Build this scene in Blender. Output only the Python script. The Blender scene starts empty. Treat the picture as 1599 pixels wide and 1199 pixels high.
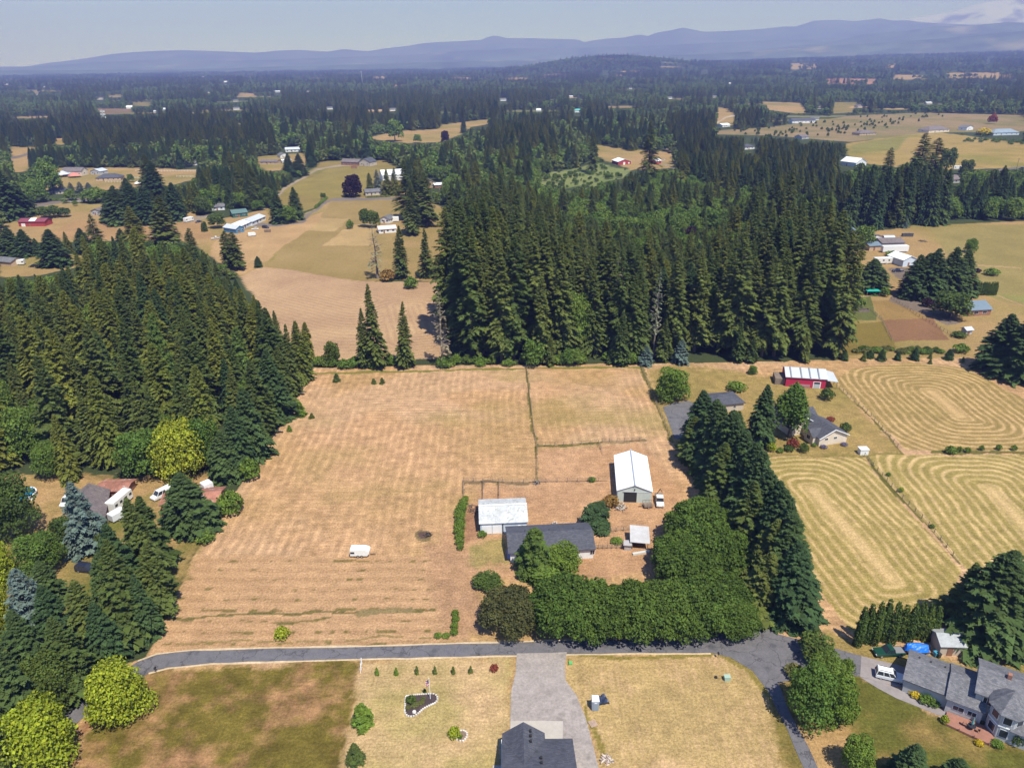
import bpy, math, random
import numpy as np
from mathutils import Matrix, Vector
random.seed(7); RNG = np.random.default_rng(7)
scene = bpy.context.scene
COL = scene.collection
# ------------------------------------------------------------------ camera, light, sky
F = 1142.0; CX = 799.5; CY = 599.5; CAMZ = 100.0
PITCH = math.radians(23.9); ROLL = math.radians(-0.7)
cam = bpy.data.cameras.new('camera'); co = bpy.data.objects.new('camera', cam); COL.objects.link(co)
RM = Matrix.Rotation(math.pi / 2 - PITCH, 4, 'X') @ Matrix.Rotation(ROLL, 4, 'Z')
co.matrix_world = Matrix.Translation((0, 0, CAMZ)) @ RM
cam.sensor_width = 36; cam.lens = 36 * F / 1599; cam.clip_start = 1; cam.clip_end = 120000
scene.camera = co
SUN_EL = math.radians(61); SDX, SDY = 0.50, -0.866       # horizontal direction towards the sun
world = bpy.data.worlds.new('World'); scene.world = world; world.use_nodes = True
wn = world.node_tree; bg = wn.nodes['Background']
sky = wn.nodes.new('ShaderNodeTexSky'); sky.sky_type = 'NISHITA'; sky.sun_disc = False
sky.sun_elevation = SUN_EL; sky.sun_rotation = math.atan2(SDX, SDY)
sky.altitude = 150; sky.air_density = 0.7; sky.dust_density = 0.0; sky.ozone_density = 9.0
wn.links.new(sky.outputs[0], bg.inputs[0]); bg.inputs[1].default_value = 0.14
sl = bpy.data.lights.new('sun', 'SUN'); so = bpy.data.objects.new('sun', sl); COL.objects.link(so)
sl.energy = 4.5; sl.angle = math.radians(0.53); sl.color = (1.0, 0.962, 0.925)
sdir = Vector((SDX * math.cos(SUN_EL), SDY * math.cos(SUN_EL), math.sin(SUN_EL)))
so.rotation_euler = sdir.to_track_quat('Z', 'Y').to_euler()
scene.view_settings.view_transform = 'Standard'; scene.view_settings.look = 'None'
scene.view_settings.exposure = 0.62; scene.view_settings.gamma = 1
scene.cycles.use_denoising = True; scene.cycles.max_bounces = 5; scene.cycles.volume_bounces = 0
scene.cycles.transparent_max_bounces = 4; scene.cycles.diffuse_bounces = 2
try: scene.cycles.volume_step_rate = 4
except Exception: pass
AR = np.array(RM.to_3x3()); RIGHT = AR[:, 0]; UP = AR[:, 1]; BACK = AR[:, 2]

def P(px, py, z=0.0):
    "world point at height z seen at photo pixel px,py"
    d = RIGHT * (px - CX) + UP * (CY - py) - BACK * F
    t = (z - CAMZ) / d[2]
    return Vector((d[0] * t, d[1] * t, z))
def proj(x, y, z):
    x = np.asarray(x, float); y = np.asarray(y, float); z = np.asarray(z, float) - CAMZ
    a = x * RIGHT[0] + y * RIGHT[1] + z * RIGHT[2]; b = x * UP[0] + y * UP[1] + z * UP[2]
    c = -(x * BACK[0] + y * BACK[1] + z * BACK[2]); c = np.where(c < 1, np.nan, c)
    return CX + F * a / c, CY - F * b / c
def ppm(p):
    c = -(p[0] * BACK[0] + p[1] * BACK[1] + (p[2] - CAMZ) * BACK[2])
    return F / c
def hfor(p, topy):
    "height of an upright thing standing at p whose top shows at pixel row topy"
    lo, hi = 0.0, 90.0
    for _ in range(40):
        m = (lo + hi) / 2
        if proj(p[0], p[1], p[2] + m)[1] > topy: lo = m
        else: hi = m
    return lo
def sstep(a, b, v): t = np.clip((v - a) / (b - a), 0, 1); return t * t * (3 - 2 * t)
def T(x, y):
    "terrain height: level near by, rising far away to the right, one knoll"
    x = np.asarray(x, float); y = np.asarray(y, float); yy = np.maximum(y, 1)
    s = sstep(-0.15, 0.75, x / yy); r = sstep(1900, 7500, y)
    k = 92 * np.exp(-((x - 690) / 620) ** 2 - ((y - 5600) / 600) ** 2)
    return 105 * s * r + k
def noise(x, y, s, seed=0):
    "smooth value noise in 0..1 with cell size s"
    x = np.asarray(x, float) / s; y = np.asarray(y, float) / s
    xi = np.floor(x).astype(np.int64); yi = np.floor(y).astype(np.int64); fx = x - xi; fy = y - yi
    fx = fx * fx * (3 - 2 * fx); fy = fy * fy * (3 - 2 * fy)
    def h(a, b):
        n = (a * 374761393 + b * 668265263 + seed * 974711) & 0x7fffffff
        n = ((n ^ (n >> 13)) * 1274126177) & 0x7fffffff
        return ((n ^ (n >> 16)) & 0xffff) / 65535.0
    return (h(xi, yi) * (1 - fx) + h(xi + 1, yi) * fx) * (1 - fy) + (h(xi, yi + 1) * (1 - fx) + h(xi + 1, yi + 1) * fx) * fy
def fbm(x, y, s, seed=0): return 0.55 * noise(x, y, s, seed) + 0.3 * noise(x, y, s / 2.1, seed + 5) + 0.15 * noise(x, y, s / 4.7, seed + 9)
def inpoly(poly, px, py):
    r = np.zeros(np.shape(px), bool); n = len(poly)
    for i in range(n):
        x1, y1 = poly[i]; x2, y2 = poly[(i + 1) % n]
        if y1 == y2: continue
        c = ((y1 > py) != (y2 > py)) & (px < (x2 - x1) * (py - y1) / (y2 - y1) + x1)
        r ^= c
    return r
def lin(r, g, b):
    f = lambda c: (c / 255 / 12.92) if c / 255 <= 0.04045 else ((c / 255 + 0.055) / 1.055) ** 2.4
    return (f(r), f(g), f(b))
# ------------------------------------------------------------------ object helpers
def tag(o, label=None, cat=None, group=None, kind=None):
    if label: o['label'] = label
    if cat: o['category'] = cat
    if group: o['group'] = group
    if kind: o['kind'] = kind
    return o
def empty(name, loc, rz=0, label=None, cat=None, group=None):
    o = bpy.data.objects.new(name, None); COL.objects.link(o); o.location = loc; o.rotation_euler = (0, 0, rz)
    o.empty_display_size = 0.5
    return tag(o, label, cat, group)
def mesh_np(name, verts, faces, mat, attr=None, smooth=False):
    "verts (n,3); faces (m,k) constant k"
    me = bpy.data.meshes.new(name); verts = np.asarray(verts, np.float32); faces = np.asarray(faces, np.int32)
    k = faces.shape[1]
    me.vertices.add(len(verts)); me.vertices.foreach_set('co', verts.ravel())
    me.loops.add(faces.size); me.loops.foreach_set('vertex_index', faces.ravel())
    me.polygons.add(len(faces)); me.polygons.foreach_set('loop_start', np.arange(0, faces.size, k, dtype=np.int32))
    me.polygons.foreach_set('loop_total', np.full(len(faces), k, np.int32))
    if smooth: me.polygons.foreach_set('use_smooth', np.ones(len(faces), bool))
    me.update(calc_edges=True)
    if attr is not None:
        a = me.color_attributes.new('Col', 'FLOAT_COLOR', 'POINT')
        c = np.ones((len(verts), 4), np.float32); c[:, :3] = attr; a.data.foreach_set('color', c.ravel())
    if mat: me.materials.append(mat)
    return me
def link(name, me, parent=None):
    o = bpy.data.objects.new(name, me); COL.objects.link(o)
    if parent: o.parent = parent
    return o
class MB:
    def __init__(s): s.v = []; s.f = []; s.M = None
    def add(s, vs, fs):
        b = len(s.v)
        if s.M is not None: vs = [tuple(s.M @ Vector(v)) for v in vs]
        s.v += vs; s.f += [tuple(i + b for i in f) for f in fs]; return s
    def box(s, x0, x1, y0, y1, z0, z1): return s.frustum(x0, x1, y0, y1, z0, x0, x1, y0, y1, z1)
    def frustum(s, x0, x1, y0, y1, z0, X0, X1, Y0, Y1, z1):
        return s.add([(x0, y0, z0), (x1, y0, z0), (x1, y1, z0), (x0, y1, z0), (X0, Y0, z1), (X1, Y0, z1), (X1, Y1, z1), (X0, Y1, z1)],
                     [(3, 2, 1, 0), (4, 5, 6, 7), (0, 1, 5, 4), (1, 2, 6, 5), (2, 3, 7, 6), (3, 0, 4, 7)])
    def prism(s, poly, z0, z1):
        n = len(poly)
        return s.add([(x, y, z0) for x, y in poly] + [(x, y, z1) for x, y in poly],
                     [tuple(range(n - 1, -1, -1)), tuple(range(n, 2 * n))] + [(i, (i + 1) % n, (i + 1) % n + n, i + n) for i in range(n)])
    def sideprism(s, prof, y0, y1):
        "profile in x,z extruded along y"
        n = len(prof)
        return s.add([(x, y0, z) for x, z in prof] + [(x, y1, z) for x, z in prof],
                     [tuple(range(n)), tuple(range(2 * n - 1, n - 1, -1))] + [((i + 1) % n, i, i + n, (i + 1) % n + n) for i in range(n)])
    def cyl(s, c, r, h, n=12, r2=None, axis='z'):
        r2 = r if r2 is None else r2; vs = []
        for k, (rr, hh) in enumerate(((r, 0), (r2, h))):
            for i in range(n):
                a = 2 * math.pi * i / n; u, v = rr * math.cos(a), rr * math.sin(a)
                vs.append({'z': (c[0] + u, c[1] + v, c[2] + hh), 'y': (c[0] + u, c[1] + hh, c[2] - v), 'x': (c[0] + hh, c[1] + u, c[2] + v)}[axis])
        return s.add(vs, [tuple(range(n - 1, -1, -1)), tuple(range(n, 2 * n))] + [(i, (i + 1) % n, (i + 1) % n + n, i + n) for i in range(n)])
    def bar(s, a, b, w=0.05):
        a = Vector(a); b = Vector(b); d = (b - a).normalized()
        u = d.cross(Vector((0, 0, 1))) if abs(d.z) < 0.95 else d.cross(Vector((1, 0, 0))); u.normalize(); v = d.cross(u)
        vs = []
        for p in (a, b):
            for (i, j) in ((-1, -1), (1, -1), (1, 1), (-1, 1)): vs.append(tuple(p + u * i * w / 2 + v * j * w / 2))
        return s.add(vs, [(3, 2, 1, 0), (4, 5, 6, 7), (0, 1, 5, 4), (1, 2, 6, 5), (2, 3, 7, 6), (3, 0, 4, 7)])
    def ell(s, c, r, nu=12, nv=8):
        vs = []; fs = []
        for j in range(nv + 1):
            t = math.pi * j / nv
            for i in range(nu):
                a = 2 * math.pi * i / nu
                vs.append((c[0] + r[0] * math.sin(t) * math.cos(a), c[1] + r[1] * math.sin(t) * math.sin(a), c[2] + r[2] * math.cos(t)))
        for j in range(nv):
            for i in range(nu): fs.append((j * nu + i, (j + 1) * nu + i, (j + 1) * nu + (i + 1) % nu, j * nu + (i + 1) % nu))
        return s.add(vs, fs)
    def build(s, name, mat, parent=None, bevel=0, smooth=False):
        me = bpy.data.meshes.new(name); me.from_pydata(s.v, [], s.f)
        me.materials.append(mat); o = link(name, me, parent)
        if smooth:
            for p in me.polygons: p.use_smooth = True
        if bevel:
            m = o.modifiers.new('bevel', 'BEVEL'); m.width = bevel; m.segments = 2; m.limit_method = 'ANGLE'
        return o
# ------------------------------------------------------------------ materials
MATS = {}
def mat(name, col, rough=0.8, nscale=0, namt=0.15, metal=0, bump=0, wave=None, spec=0.5, kind=None, cov=None):
    if name in MATS: return MATS[name]
    m = bpy.data.materials.new(name); m.use_nodes = True; nt = m.node_tree; N = nt.nodes; L = nt.links
    b = N['Principled BSDF']; b.inputs['Roughness'].default_value = rough; b.inputs['Metallic'].default_value = metal
    b.inputs['Specular IOR Level'].default_value = spec
    tc = N.new('ShaderNodeTexCoord'); out = None
    rgb = N.new('ShaderNodeRGB'); rgb.outputs[0].default_value = (*col, 1); out = rgb.outputs[0]
    def mulv(src, fac):
        mx = N.new('ShaderNodeMix'); mx.data_type = 'RGBA'; mx.blend_type = 'MULTIPLY'; mx.inputs[0].default_value = 1
        L.new(src, mx.inputs[6]); L.new(fac, mx.inputs[7]); return mx.outputs[2]
    def rng(src, a, bb, f0=0.0, f1=1.0):
        r = N.new('ShaderNodeMapRange'); r.inputs[1].default_value = f0; r.inputs[2].default_value = f1
        r.inputs[3].default_value = a; r.inputs[4].default_value = bb; L.new(src, r.inputs[0]); return r.outputs[0]
    hsrc = None
    if nscale:
        for k, sc in enumerate((nscale, nscale * 0.18)):
            n = N.new('ShaderNodeTexNoise'); n.inputs['Scale'].default_value = sc; n.inputs['Detail'].default_value = 5
            n.inputs['Roughness'].default_value = 0.65
            L.new(tc.outputs['Object'], n.inputs['Vector'])
            out = mulv(out, rng(n.outputs[0], 1 - namt, 1 + namt, 0.3, 0.7)); hsrc = hsrc or n.outputs[0]
    if cov:                                   # patches of another colour (stain, moss, rust)
        n = N.new('ShaderNodeTexNoise'); n.inputs['Scale'].default_value = cov[1]; n.inputs['Detail'].default_value = 6
        L.new(tc.outputs['Object'], n.inputs['Vector'])
        mx = N.new('ShaderNodeMix'); mx.data_type = 'RGBA'; L.new(rng(n.outputs[0], 0, 1, cov[2], cov[2] + 0.12), mx.inputs[0])
        L.new(out, mx.inputs[6]); mx.inputs[7].default_value = (*cov[0], 1); out = mx.outputs[2]
    if kind == 'crack':
        vo = N.new('ShaderNodeTexVoronoi'); vo.feature = 'DISTANCE_TO_EDGE'; vo.inputs['Scale'].default_value = 0.17
        nn = N.new('ShaderNodeTexNoise'); nn.inputs['Scale'].default_value = 0.6; nn.inputs['Detail'].default_value = 4; L.new(tc.outputs['Object'], nn.inputs['Vector'])
        ad = N.new('ShaderNodeMix'); ad.data_type = 'VECTOR'; ad.inputs[0].default_value = 0.72; L.new(nn.outputs[1], ad.inputs[5]); L.new(tc.outputs['Object'], ad.inputs[4])
        va = N.new('ShaderNodeVectorMath'); va.operation = 'MULTIPLY_ADD'; va.inputs[1].default_value = (3, 3, 3); L.new(nn.outputs[1], va.inputs[0]); L.new(tc.outputs['Object'], va.inputs[2]); L.new(va.outputs[0], vo.inputs['Vector'])
        out = mulv(out, rng(vo.outputs[0], 0.55, 1.0, 0.004, 0.02))
    if wave:                                  # (axis, scale, darkening)
        w = N.new('ShaderNodeTexWave'); w.bands_direction = wave[0]; w.inputs['Scale'].default_value = wave[1]
        w.wave_profile = 'SAW'; L.new(tc.outputs['Object'], w.inputs['Vector'])
        out = mulv(out, rng(w.outputs[1], 1, 1 - wave[2], 0.85, 1.0)); hsrc = w.outputs[1]
    if kind == 'shingle':
        br = N.new('ShaderNodeTexBrick'); br.inputs['Scale'].default_value = 1.0; br.inputs['Brick Width'].default_value = 0.5; br.inputs['Row Height'].default_value = 0.2
        br.inputs['Mortar Size'].default_value = 0.012; br.inputs['Color1'].default_value = (1.25, 1.22, 1.2, 1); br.inputs['Color2'].default_value = (0.7, 0.72, 0.76, 1); br.inputs['Mortar'].default_value = (0.5, 0.5, 0.5, 1)
        L.new(tc.outputs['Object'], br.inputs['Vector']); out = mulv(out, br.outputs[0])
    L.new(out, b.inputs['Base Color'])
    if bump and hsrc:
        bp = N.new('ShaderNodeBump'); bp.inputs['Strength'].default_value = bump; bp.inputs['Distance'].default_value = 0.05
        L.new(hsrc, bp.inputs['Height']); L.new(bp.outputs[0], b.inputs['Normal'])
    MATS[name] = m; return m
def foliage(name, col, col2, hue=0.12):
    if name in MATS: return MATS[name]
    m = bpy.data.materials.new(name); m.use_nodes = True; nt = m.node_tree; N = nt.nodes; L = nt.links
    b = N['Principled BSDF']; b.inputs['Roughness'].default_value = 0.75; b.inputs['Specular IOR Level'].default_value = 0.15
    oi = N.new('ShaderNodeObjectInfo'); at = N.new('ShaderNodeVertexColor'); at.layer_name = 'Col'
    mx = N.new('ShaderNodeMix'); mx.data_type = 'RGBA'; mx.inputs[6].default_value = (*col, 1); mx.inputs[7].default_value = (*col2, 1)
    L.new(oi.outputs['Random'], mx.inputs[0])
    mu = N.new('ShaderNodeMix'); mu.data_type = 'RGBA'; mu.blend_type = 'MULTIPLY'; mu.inputs[0].default_value = 1
    L.new(mx.outputs[2], mu.inputs[6]); L.new(at.outputs[0], mu.inputs[7])
    L.new(mu.outputs[2], b.inputs['Base Color'])
    tr = N.new('ShaderNodeBsdfTranslucent'); L.new(mu.outputs[2], tr.inputs[0])
    ms = N.new('ShaderNodeMixShader'); ms.inputs[0].default_value = 0.2
    L.new(b.outputs[0], ms.inputs[1]); L.new(tr.outputs[0], ms.inputs[2]); L.new(ms.outputs[0], N['Material Output'].inputs[0])
    MATS[name] = m; return m
ASPH = mat('asphalt', (0.125, 0.118, 0.13), 0.9, 3, 0.16, bump=0.2, kind='crack', cov=((0.075, 0.075, 0.085), 0.35, 0.56))
GRAV = mat('gravel', (0.30, 0.26, 0.24), 0.95, 2.2, 0.2, bump=0.3, cov=((0.2, 0.175, 0.16), 0.3, 0.58))
CONC = mat('concrete', (0.41, 0.37, 0.33), 0.9, 1.5, 0.07)
CONC2 = mat('concrete_worn', (0.25, 0.22, 0.22), 0.9, 1.0, 0.12)
WHITE = mat('white_paint', (0.78, 0.78, 0.79), 0.5, 1.2, 0.04)
TRIM = mat('white_trim', (0.8, 0.8, 0.8), 0.6)
GLASS = mat('window_glass', (0.03, 0.035, 0.045), 0.12)
RUBBER = mat('rubber', (0.02, 0.02, 0.02), 0.8)
RIM = mat('wheel_rim', (0.5, 0.5, 0.52), 0.35, metal=0.6)
WOOD = mat('weathered_wood', (0.2, 0.155, 0.12), 0.9, 4, 0.25)
BARK = mat('bark', (0.11, 0.085, 0.065), 0.95, 3, 0.3)
DEADW = mat('dead_wood', (0.22, 0.185, 0.155), 0.9, 3, 0.2)
SHING = mat('charcoal_shingles', (0.075, 0.078, 0.10), 0.85, 2.5, 0.12, kind='shingle')
SHINGG = mat('grey_shingles', (0.15, 0.15, 0.165), 0.85, 1.6, 0.2, kind='shingle')
SHINGB = mat('brown_shingles', (0.17, 0.14, 0.14), 0.85, 2, 0.15, kind='shingle')
WROOF = mat('white_metal_roof', (0.82, 0.84, 0.87), 0.45, 0.5, 0.03, wave=('X', 0.35, 0.12))
MROOF = mat('mossy_metal_roof', (0.5, 0.51, 0.52), 0.7, 1.8, 0.2, wave=('X', 0.35, 0.12), cov=((0.34, 0.34, 0.32), 1.3, 0.55))
SROOF = mat('silver_metal_roof', (0.5, 0.53, 0.58), 0.5, 0.8, 0.05, wave=('X', 0.5, 0.12))
GROOF = mat('green_metal_roof', (0.10, 0.17, 0.16), 0.5, 0.8, 0.06)
BROOF = mat('steel_blue_roof', (0.15, 0.2, 0.25), 0.5, 0.8, 0.06)
RUST = mat('rusty_metal', (0.3, 0.13, 0.09), 0.85, 0.8, 0.3, wave=('X', 0.5, 0.2), cov=((0.5, 0.42, 0.4), 0.7, 0.6))
# ------------------------------------------------------------------ clearings (photo pixels of open ground, tan or green), used for ground colour and tree placing
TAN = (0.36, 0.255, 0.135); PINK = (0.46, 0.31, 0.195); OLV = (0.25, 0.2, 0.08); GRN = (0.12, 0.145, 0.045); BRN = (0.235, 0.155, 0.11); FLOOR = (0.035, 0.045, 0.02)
MARSH = (0.19, 0.225, 0.095)
CLEAR = [
 ([(0,318),(90,318),(170,318),(180,345),(240,352),(300,330),(330,345),(380,335),(420,325),(440,355),(510,315),(640,300),(700,330),(700,420),(560,440),(372,432),(330,400),(280,375),(200,375),(0,380)], TAN),
 ([(0,395),(60,395),(140,390),(150,410),(60,432),(0,432)], TAN),
 ([(415,330),(440,300),(480,270),(500,252),(600,250),(622,262),(640,300),(510,315),(440,345)], OLV),
 ([(396,245),(480,238),(485,262),(420,268),(405,262)], TAN),
 ([(70,262),(230,262),(320,266),(300,282),(265,290),(200,294),(130,300),(70,298)], TAN),
 ([(575,215),(620,205),(680,202),(690,195),(765,186),(765,194),(735,199),(720,210),(690,222),(640,224),(590,219)], TAN),
 ([(845,272),(880,266),(905,262),(935,254),(960,262),(985,266),(972,279),(945,283),(930,292),(905,290),(880,296),(862,288),(842,290)], MARSH),
 ([(925,225),(970,232),(1050,238),(1055,262),(985,266),(932,245)], TAN),
 ([(1320,225),(1420,209),(1460,206),(1599,224),(1620,228),(1620,262),(1480,266),(1440,245),(1400,262),(1330,252)], (0.33,0.25,0.10)),
 ([(1110,210),(1130,203),(1200,199),(1330,181),(1440,176),(1500,178),(1599,180),(1620,205),(1440,208),(1330,222),(1200,212)], (0.27,0.21,0.13)),
 ([(1117,167),(1140,170),(1152,186),(1142,196),(1120,198)], TAN),
 ([(1190,159),(1248,161),(1262,176),(1245,178),(1200,172)], TAN),
 ([(1300,160),(1340,160),(1330,176),(1300,178)], OLV),
 ([(1290,122),(1372,124),(1372,133),(1290,131)], (0.36,0.2,0.15)), ([(1395,117),(1450,118),(1450,124),(1395,125)], TAN),
 ([(1475,114),(1585,113),(1585,127),(1510,131),(1478,122)], TAN),
 ([(700,121),(800,118),(888,115),(888,121),(800,125),(720,126)], TAN), ([(960,112),(1006,110),(1006,119),(960,119)], PINK),
 ([(612,130),(640,129),(640,136),(614,137)], PINK), ([(672,137),(692,135),(690,146),(672,146)], PINK), ([(575,120),(605,119),(605,124),(575,125)], TAN), ([(460,120),(505,119),(505,123),(460,124)], TAN),
 ([(150,170),(205,170),(205,178),(150,179)], BRN), ([(205,159),(238,160),(236,166),(205,165)], OLV), ([(15,228),(55,230),(60,250),(40,268),(15,270)], TAN), ([(84,216),(101,216),(101,226),(84,226)], TAN), ([(372,145),(400,146),(400,152),(372,151)], TAN),
 ([(940,90),(960,91),(955,95),(945,95)], TAN), ([(1232,99),(1310,98),(1310,107),(1235,109)], TAN), ([(1370,100),(1400,99),(1400,106),(1375,107)], TAN),
 ([(1306,385),(1350,362),(1440,350),(1599,346),(1700,346),(1700,600),(1312,562)], TAN),
 ([(30,140),(100,141),(95,146),(40,146)], OLV), ([(165,147),(195,147),(190,153),(168,152)], OLV),
]
_r = random.Random(21)
FARSPOT = []
for _ in range(62):
    yy = _r.uniform(1500, 7000) if _r.random() < .6 else _r.uniform(1300, 3200); xx = _r.uniform(-0.75, 0.75) * yy
    ax, ay = _r.uniform(25, 95) * (0.6 + yy / 4000), _r.uniform(12, 40) * (0.6 + yy / 3500); pl = []
    for k in range(9):
        a = 6.2832 * k / 9; q = _r.uniform(.6, 1.1); X_, Y_ = xx + ax * q * math.cos(a), yy + ay * q * math.sin(a); u, v = proj(X_, Y_, T(X_, Y_)); pl.append((float(u), float(v)))
    cy_ = sum(p[1] for p in pl) / 9
    if cy_ < 98: continue
    CLEAR.append((pl, _r.choice([TAN, (0.28, 0.21, 0.12), PINK, OLV, (0.2, 0.2, 0.09), (0.16, 0.17, 0.07)]))); FARSPOT.append((xx, yy))
# ------------------------------------------------------------------ ground colour
def ringd(X, Y, a, b, k=4.0):
    "rounded distance from the segment a-b (ground metres)"
    ax, ay = a; d = np.array([b[0] - ax, b[1] - ay]); Ln = np.hypot(*d); d = d / Ln
    u = (X - ax) * d[0] + (Y - ay) * d[1]; v = -(X - ax) * d[1] + (Y - ay) * d[0]
    uu = np.abs(u - Ln / 2) - Ln / 2
    return (np.maximum(uu, 0) ** k + np.abs(v) ** k) ** (1 / k)
g2 = lambda px, py: tuple(P(px, py)[:2])
def seg_d(px, py, pts):
    r = np.full(np.shape(px), 1e9)
    for (x1, y1), (x2, y2) in zip(pts[:-1], pts[1:]):
        dx, dy = x2 - x1, y2 - y1; t = np.clip(((px - x1) * dx + (py - y1) * dy) / (dx * dx + dy * dy + 1e-9), 0, 1)
        r = np.minimum(r, np.hypot(px - x1 - t * dx, py - y1 - t * dy))
    return r
def mid_paint(C, px, py, X, Y, n1, n3, mixc):
    m = inpoly([(640,345),(560,430),(690,437),(700,345)], px, py); C[m] = mixc(TAN, OLV, n1)[m]
    fM = inpoly([(372,432),(405,418),(590,440),(692,436),(700,560),(480,562),(430,520)], px, py)
    d = ringd(X, Y, g2(480, 452), g2(560, 470)); st = 0.5 + 0.5 * np.sin(2 * np.pi * (d + 1.8 * n1) / 2.9)
    d2 = ringd(X, Y, g2(640, 480), g2(655, 520)); st2 = 0.5 + 0.5 * np.sin(2 * np.pi * (d2 + 1.8 * n1) / 2.9)
    st = np.where(px < 600, st, st2)
    C[fM] = mixc((0.37, 0.25, 0.18), (0.55, 0.40, 0.27), 0.42 * st * (0.2 + 1.2 * n3) + 0.9 * (n1 - 0.3))[fM]
    fN = inpoly([(410,418),(520,315),(640,300),(640,335),(590,350),(600,440),(560,438)], px, py)
    C[fN] = mixc((0.24, 0.185, 0.075), (0.36, 0.27, 0.14), n3 * 0.7 + 0.6 * (n1 - 0.3))[fN]
    for pl, c in (([(508,384),(545,352),(585,350),(585,384)], (0.42,0.31,0.17)), ([(470,360),(500,340),(545,342),(520,362)], (0.4,0.3,0.16)),
                  ([(330,384),(345,365),(470,345),(505,330),(500,345),(400,418),(372,430),(330,400)], (0.42,0.29,0.17)),
                  ([(1450,356),(1620,350),(1620,480),(1560,470),(1500,440),(1490,410)], (0.27,0.23,0.10)),
                  ([(1378,500),(1458,497),(1482,531),(1394,533)], (0.235,0.135,0.085)), ([(1306,498),(1335,498),(1330,508),(1306,508)], (0.2,0.12,0.08)),
                  ([(1312,508),(1378,502),(1394,533),(1400,548),(1312,556)], (0.2,0.16,0.05)), ([(1362,470),(1440,466),(1456,497),(1378,500)], (0.29,0.2,0.09)),
                  ([(1312,470),(1360,462),(1370,500),(1312,500)], (0.12,0.14,0.05)), ([(1387,470),(1410,440),(1390,418),(1420,418),(1440,440),(1470,478),(1500,505),(1480,508),(1436,488)], (0.2,0.165,0.155)),
                  ([(1530,455),(1620,465),(1620,476),(1540,462)], (0.24,0.24,0.09)), ([(1500,575),(1620,575),(1620,600),(1500,590)], TAN),
                  ([(0,318),(60,322),(60,335),(0,345)], OLV), ([(120,345),(310,345),(330,372),(200,375),(60,372)], (0.36,0.235,0.13)),
                  ([(430,300),(520,262),(620,262),(640,300),(510,312)], (0.25,0.21,0.075)), ([(1330,226),(1420,211),(1400,235),(1330,240)], (0.22,0.21,0.07))):
        m = inpoly(pl, px, py); C[m] = (np.array(c) * (0.82 + 0.36 * n1[..., None]))[m]
    for pts, w, c in (([(0,330),(60,318),(95,312),(170,312),(230,318)], 1.8, (0.17,0.15,0.15)), ([(0,248),(25,246),(50,238)], 2, (0.18,0.16,0.16)),
                      ([(410,382),(400,400),(370,420)], 1.5, (0.45,0.33,0.2)), ([(1599,262),(1540,268),(1480,275)], 1.6, (0.17,0.16,0.17)), ([(1040,232),(1050,240),(1070,258)], 2.0, (0.22,0.19,0.18)),
                      ([(1120,193),(1135,183),(1150,180)], 1.0, (0.45,0.4,0.36)), ([(290,346),(312,340),(330,337)], 3, (0.3,0.26,0.23)), ([(1075,270),(1052,262),(1030,255)], 1.5, (0.3,0.25,0.2)),
                      ([(372,352),(400,350),(430,352),(470,346),(490,330),(505,318),(520,312.5),(560,311.5),(620,309.5)], 2.0, (0.2,0.18,0.19)), ([(408,330),(425,315),(441,298),(460,285),(480,274),(497,264),(520,260),(552,257.5)], 1.5, (0.33,0.28,0.24)), ([(20,340),(60,322),(100,314.5),(170,313),(235,318)], 1.8, (0.19,0.17,0.17)), ([(1599,420),(1500,412),(1460,430)], 0.9, (0.4,0.29,0.18)), ([(1599,478),(1560,462),(1520,455)], 1.0, (0.36,0.26,0.16))):
        m = seg_d(px, py, pts) < w; C[m] = (np.array(c) * (0.9 + 0.2 * n1[..., None]))[m]
    return C
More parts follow.
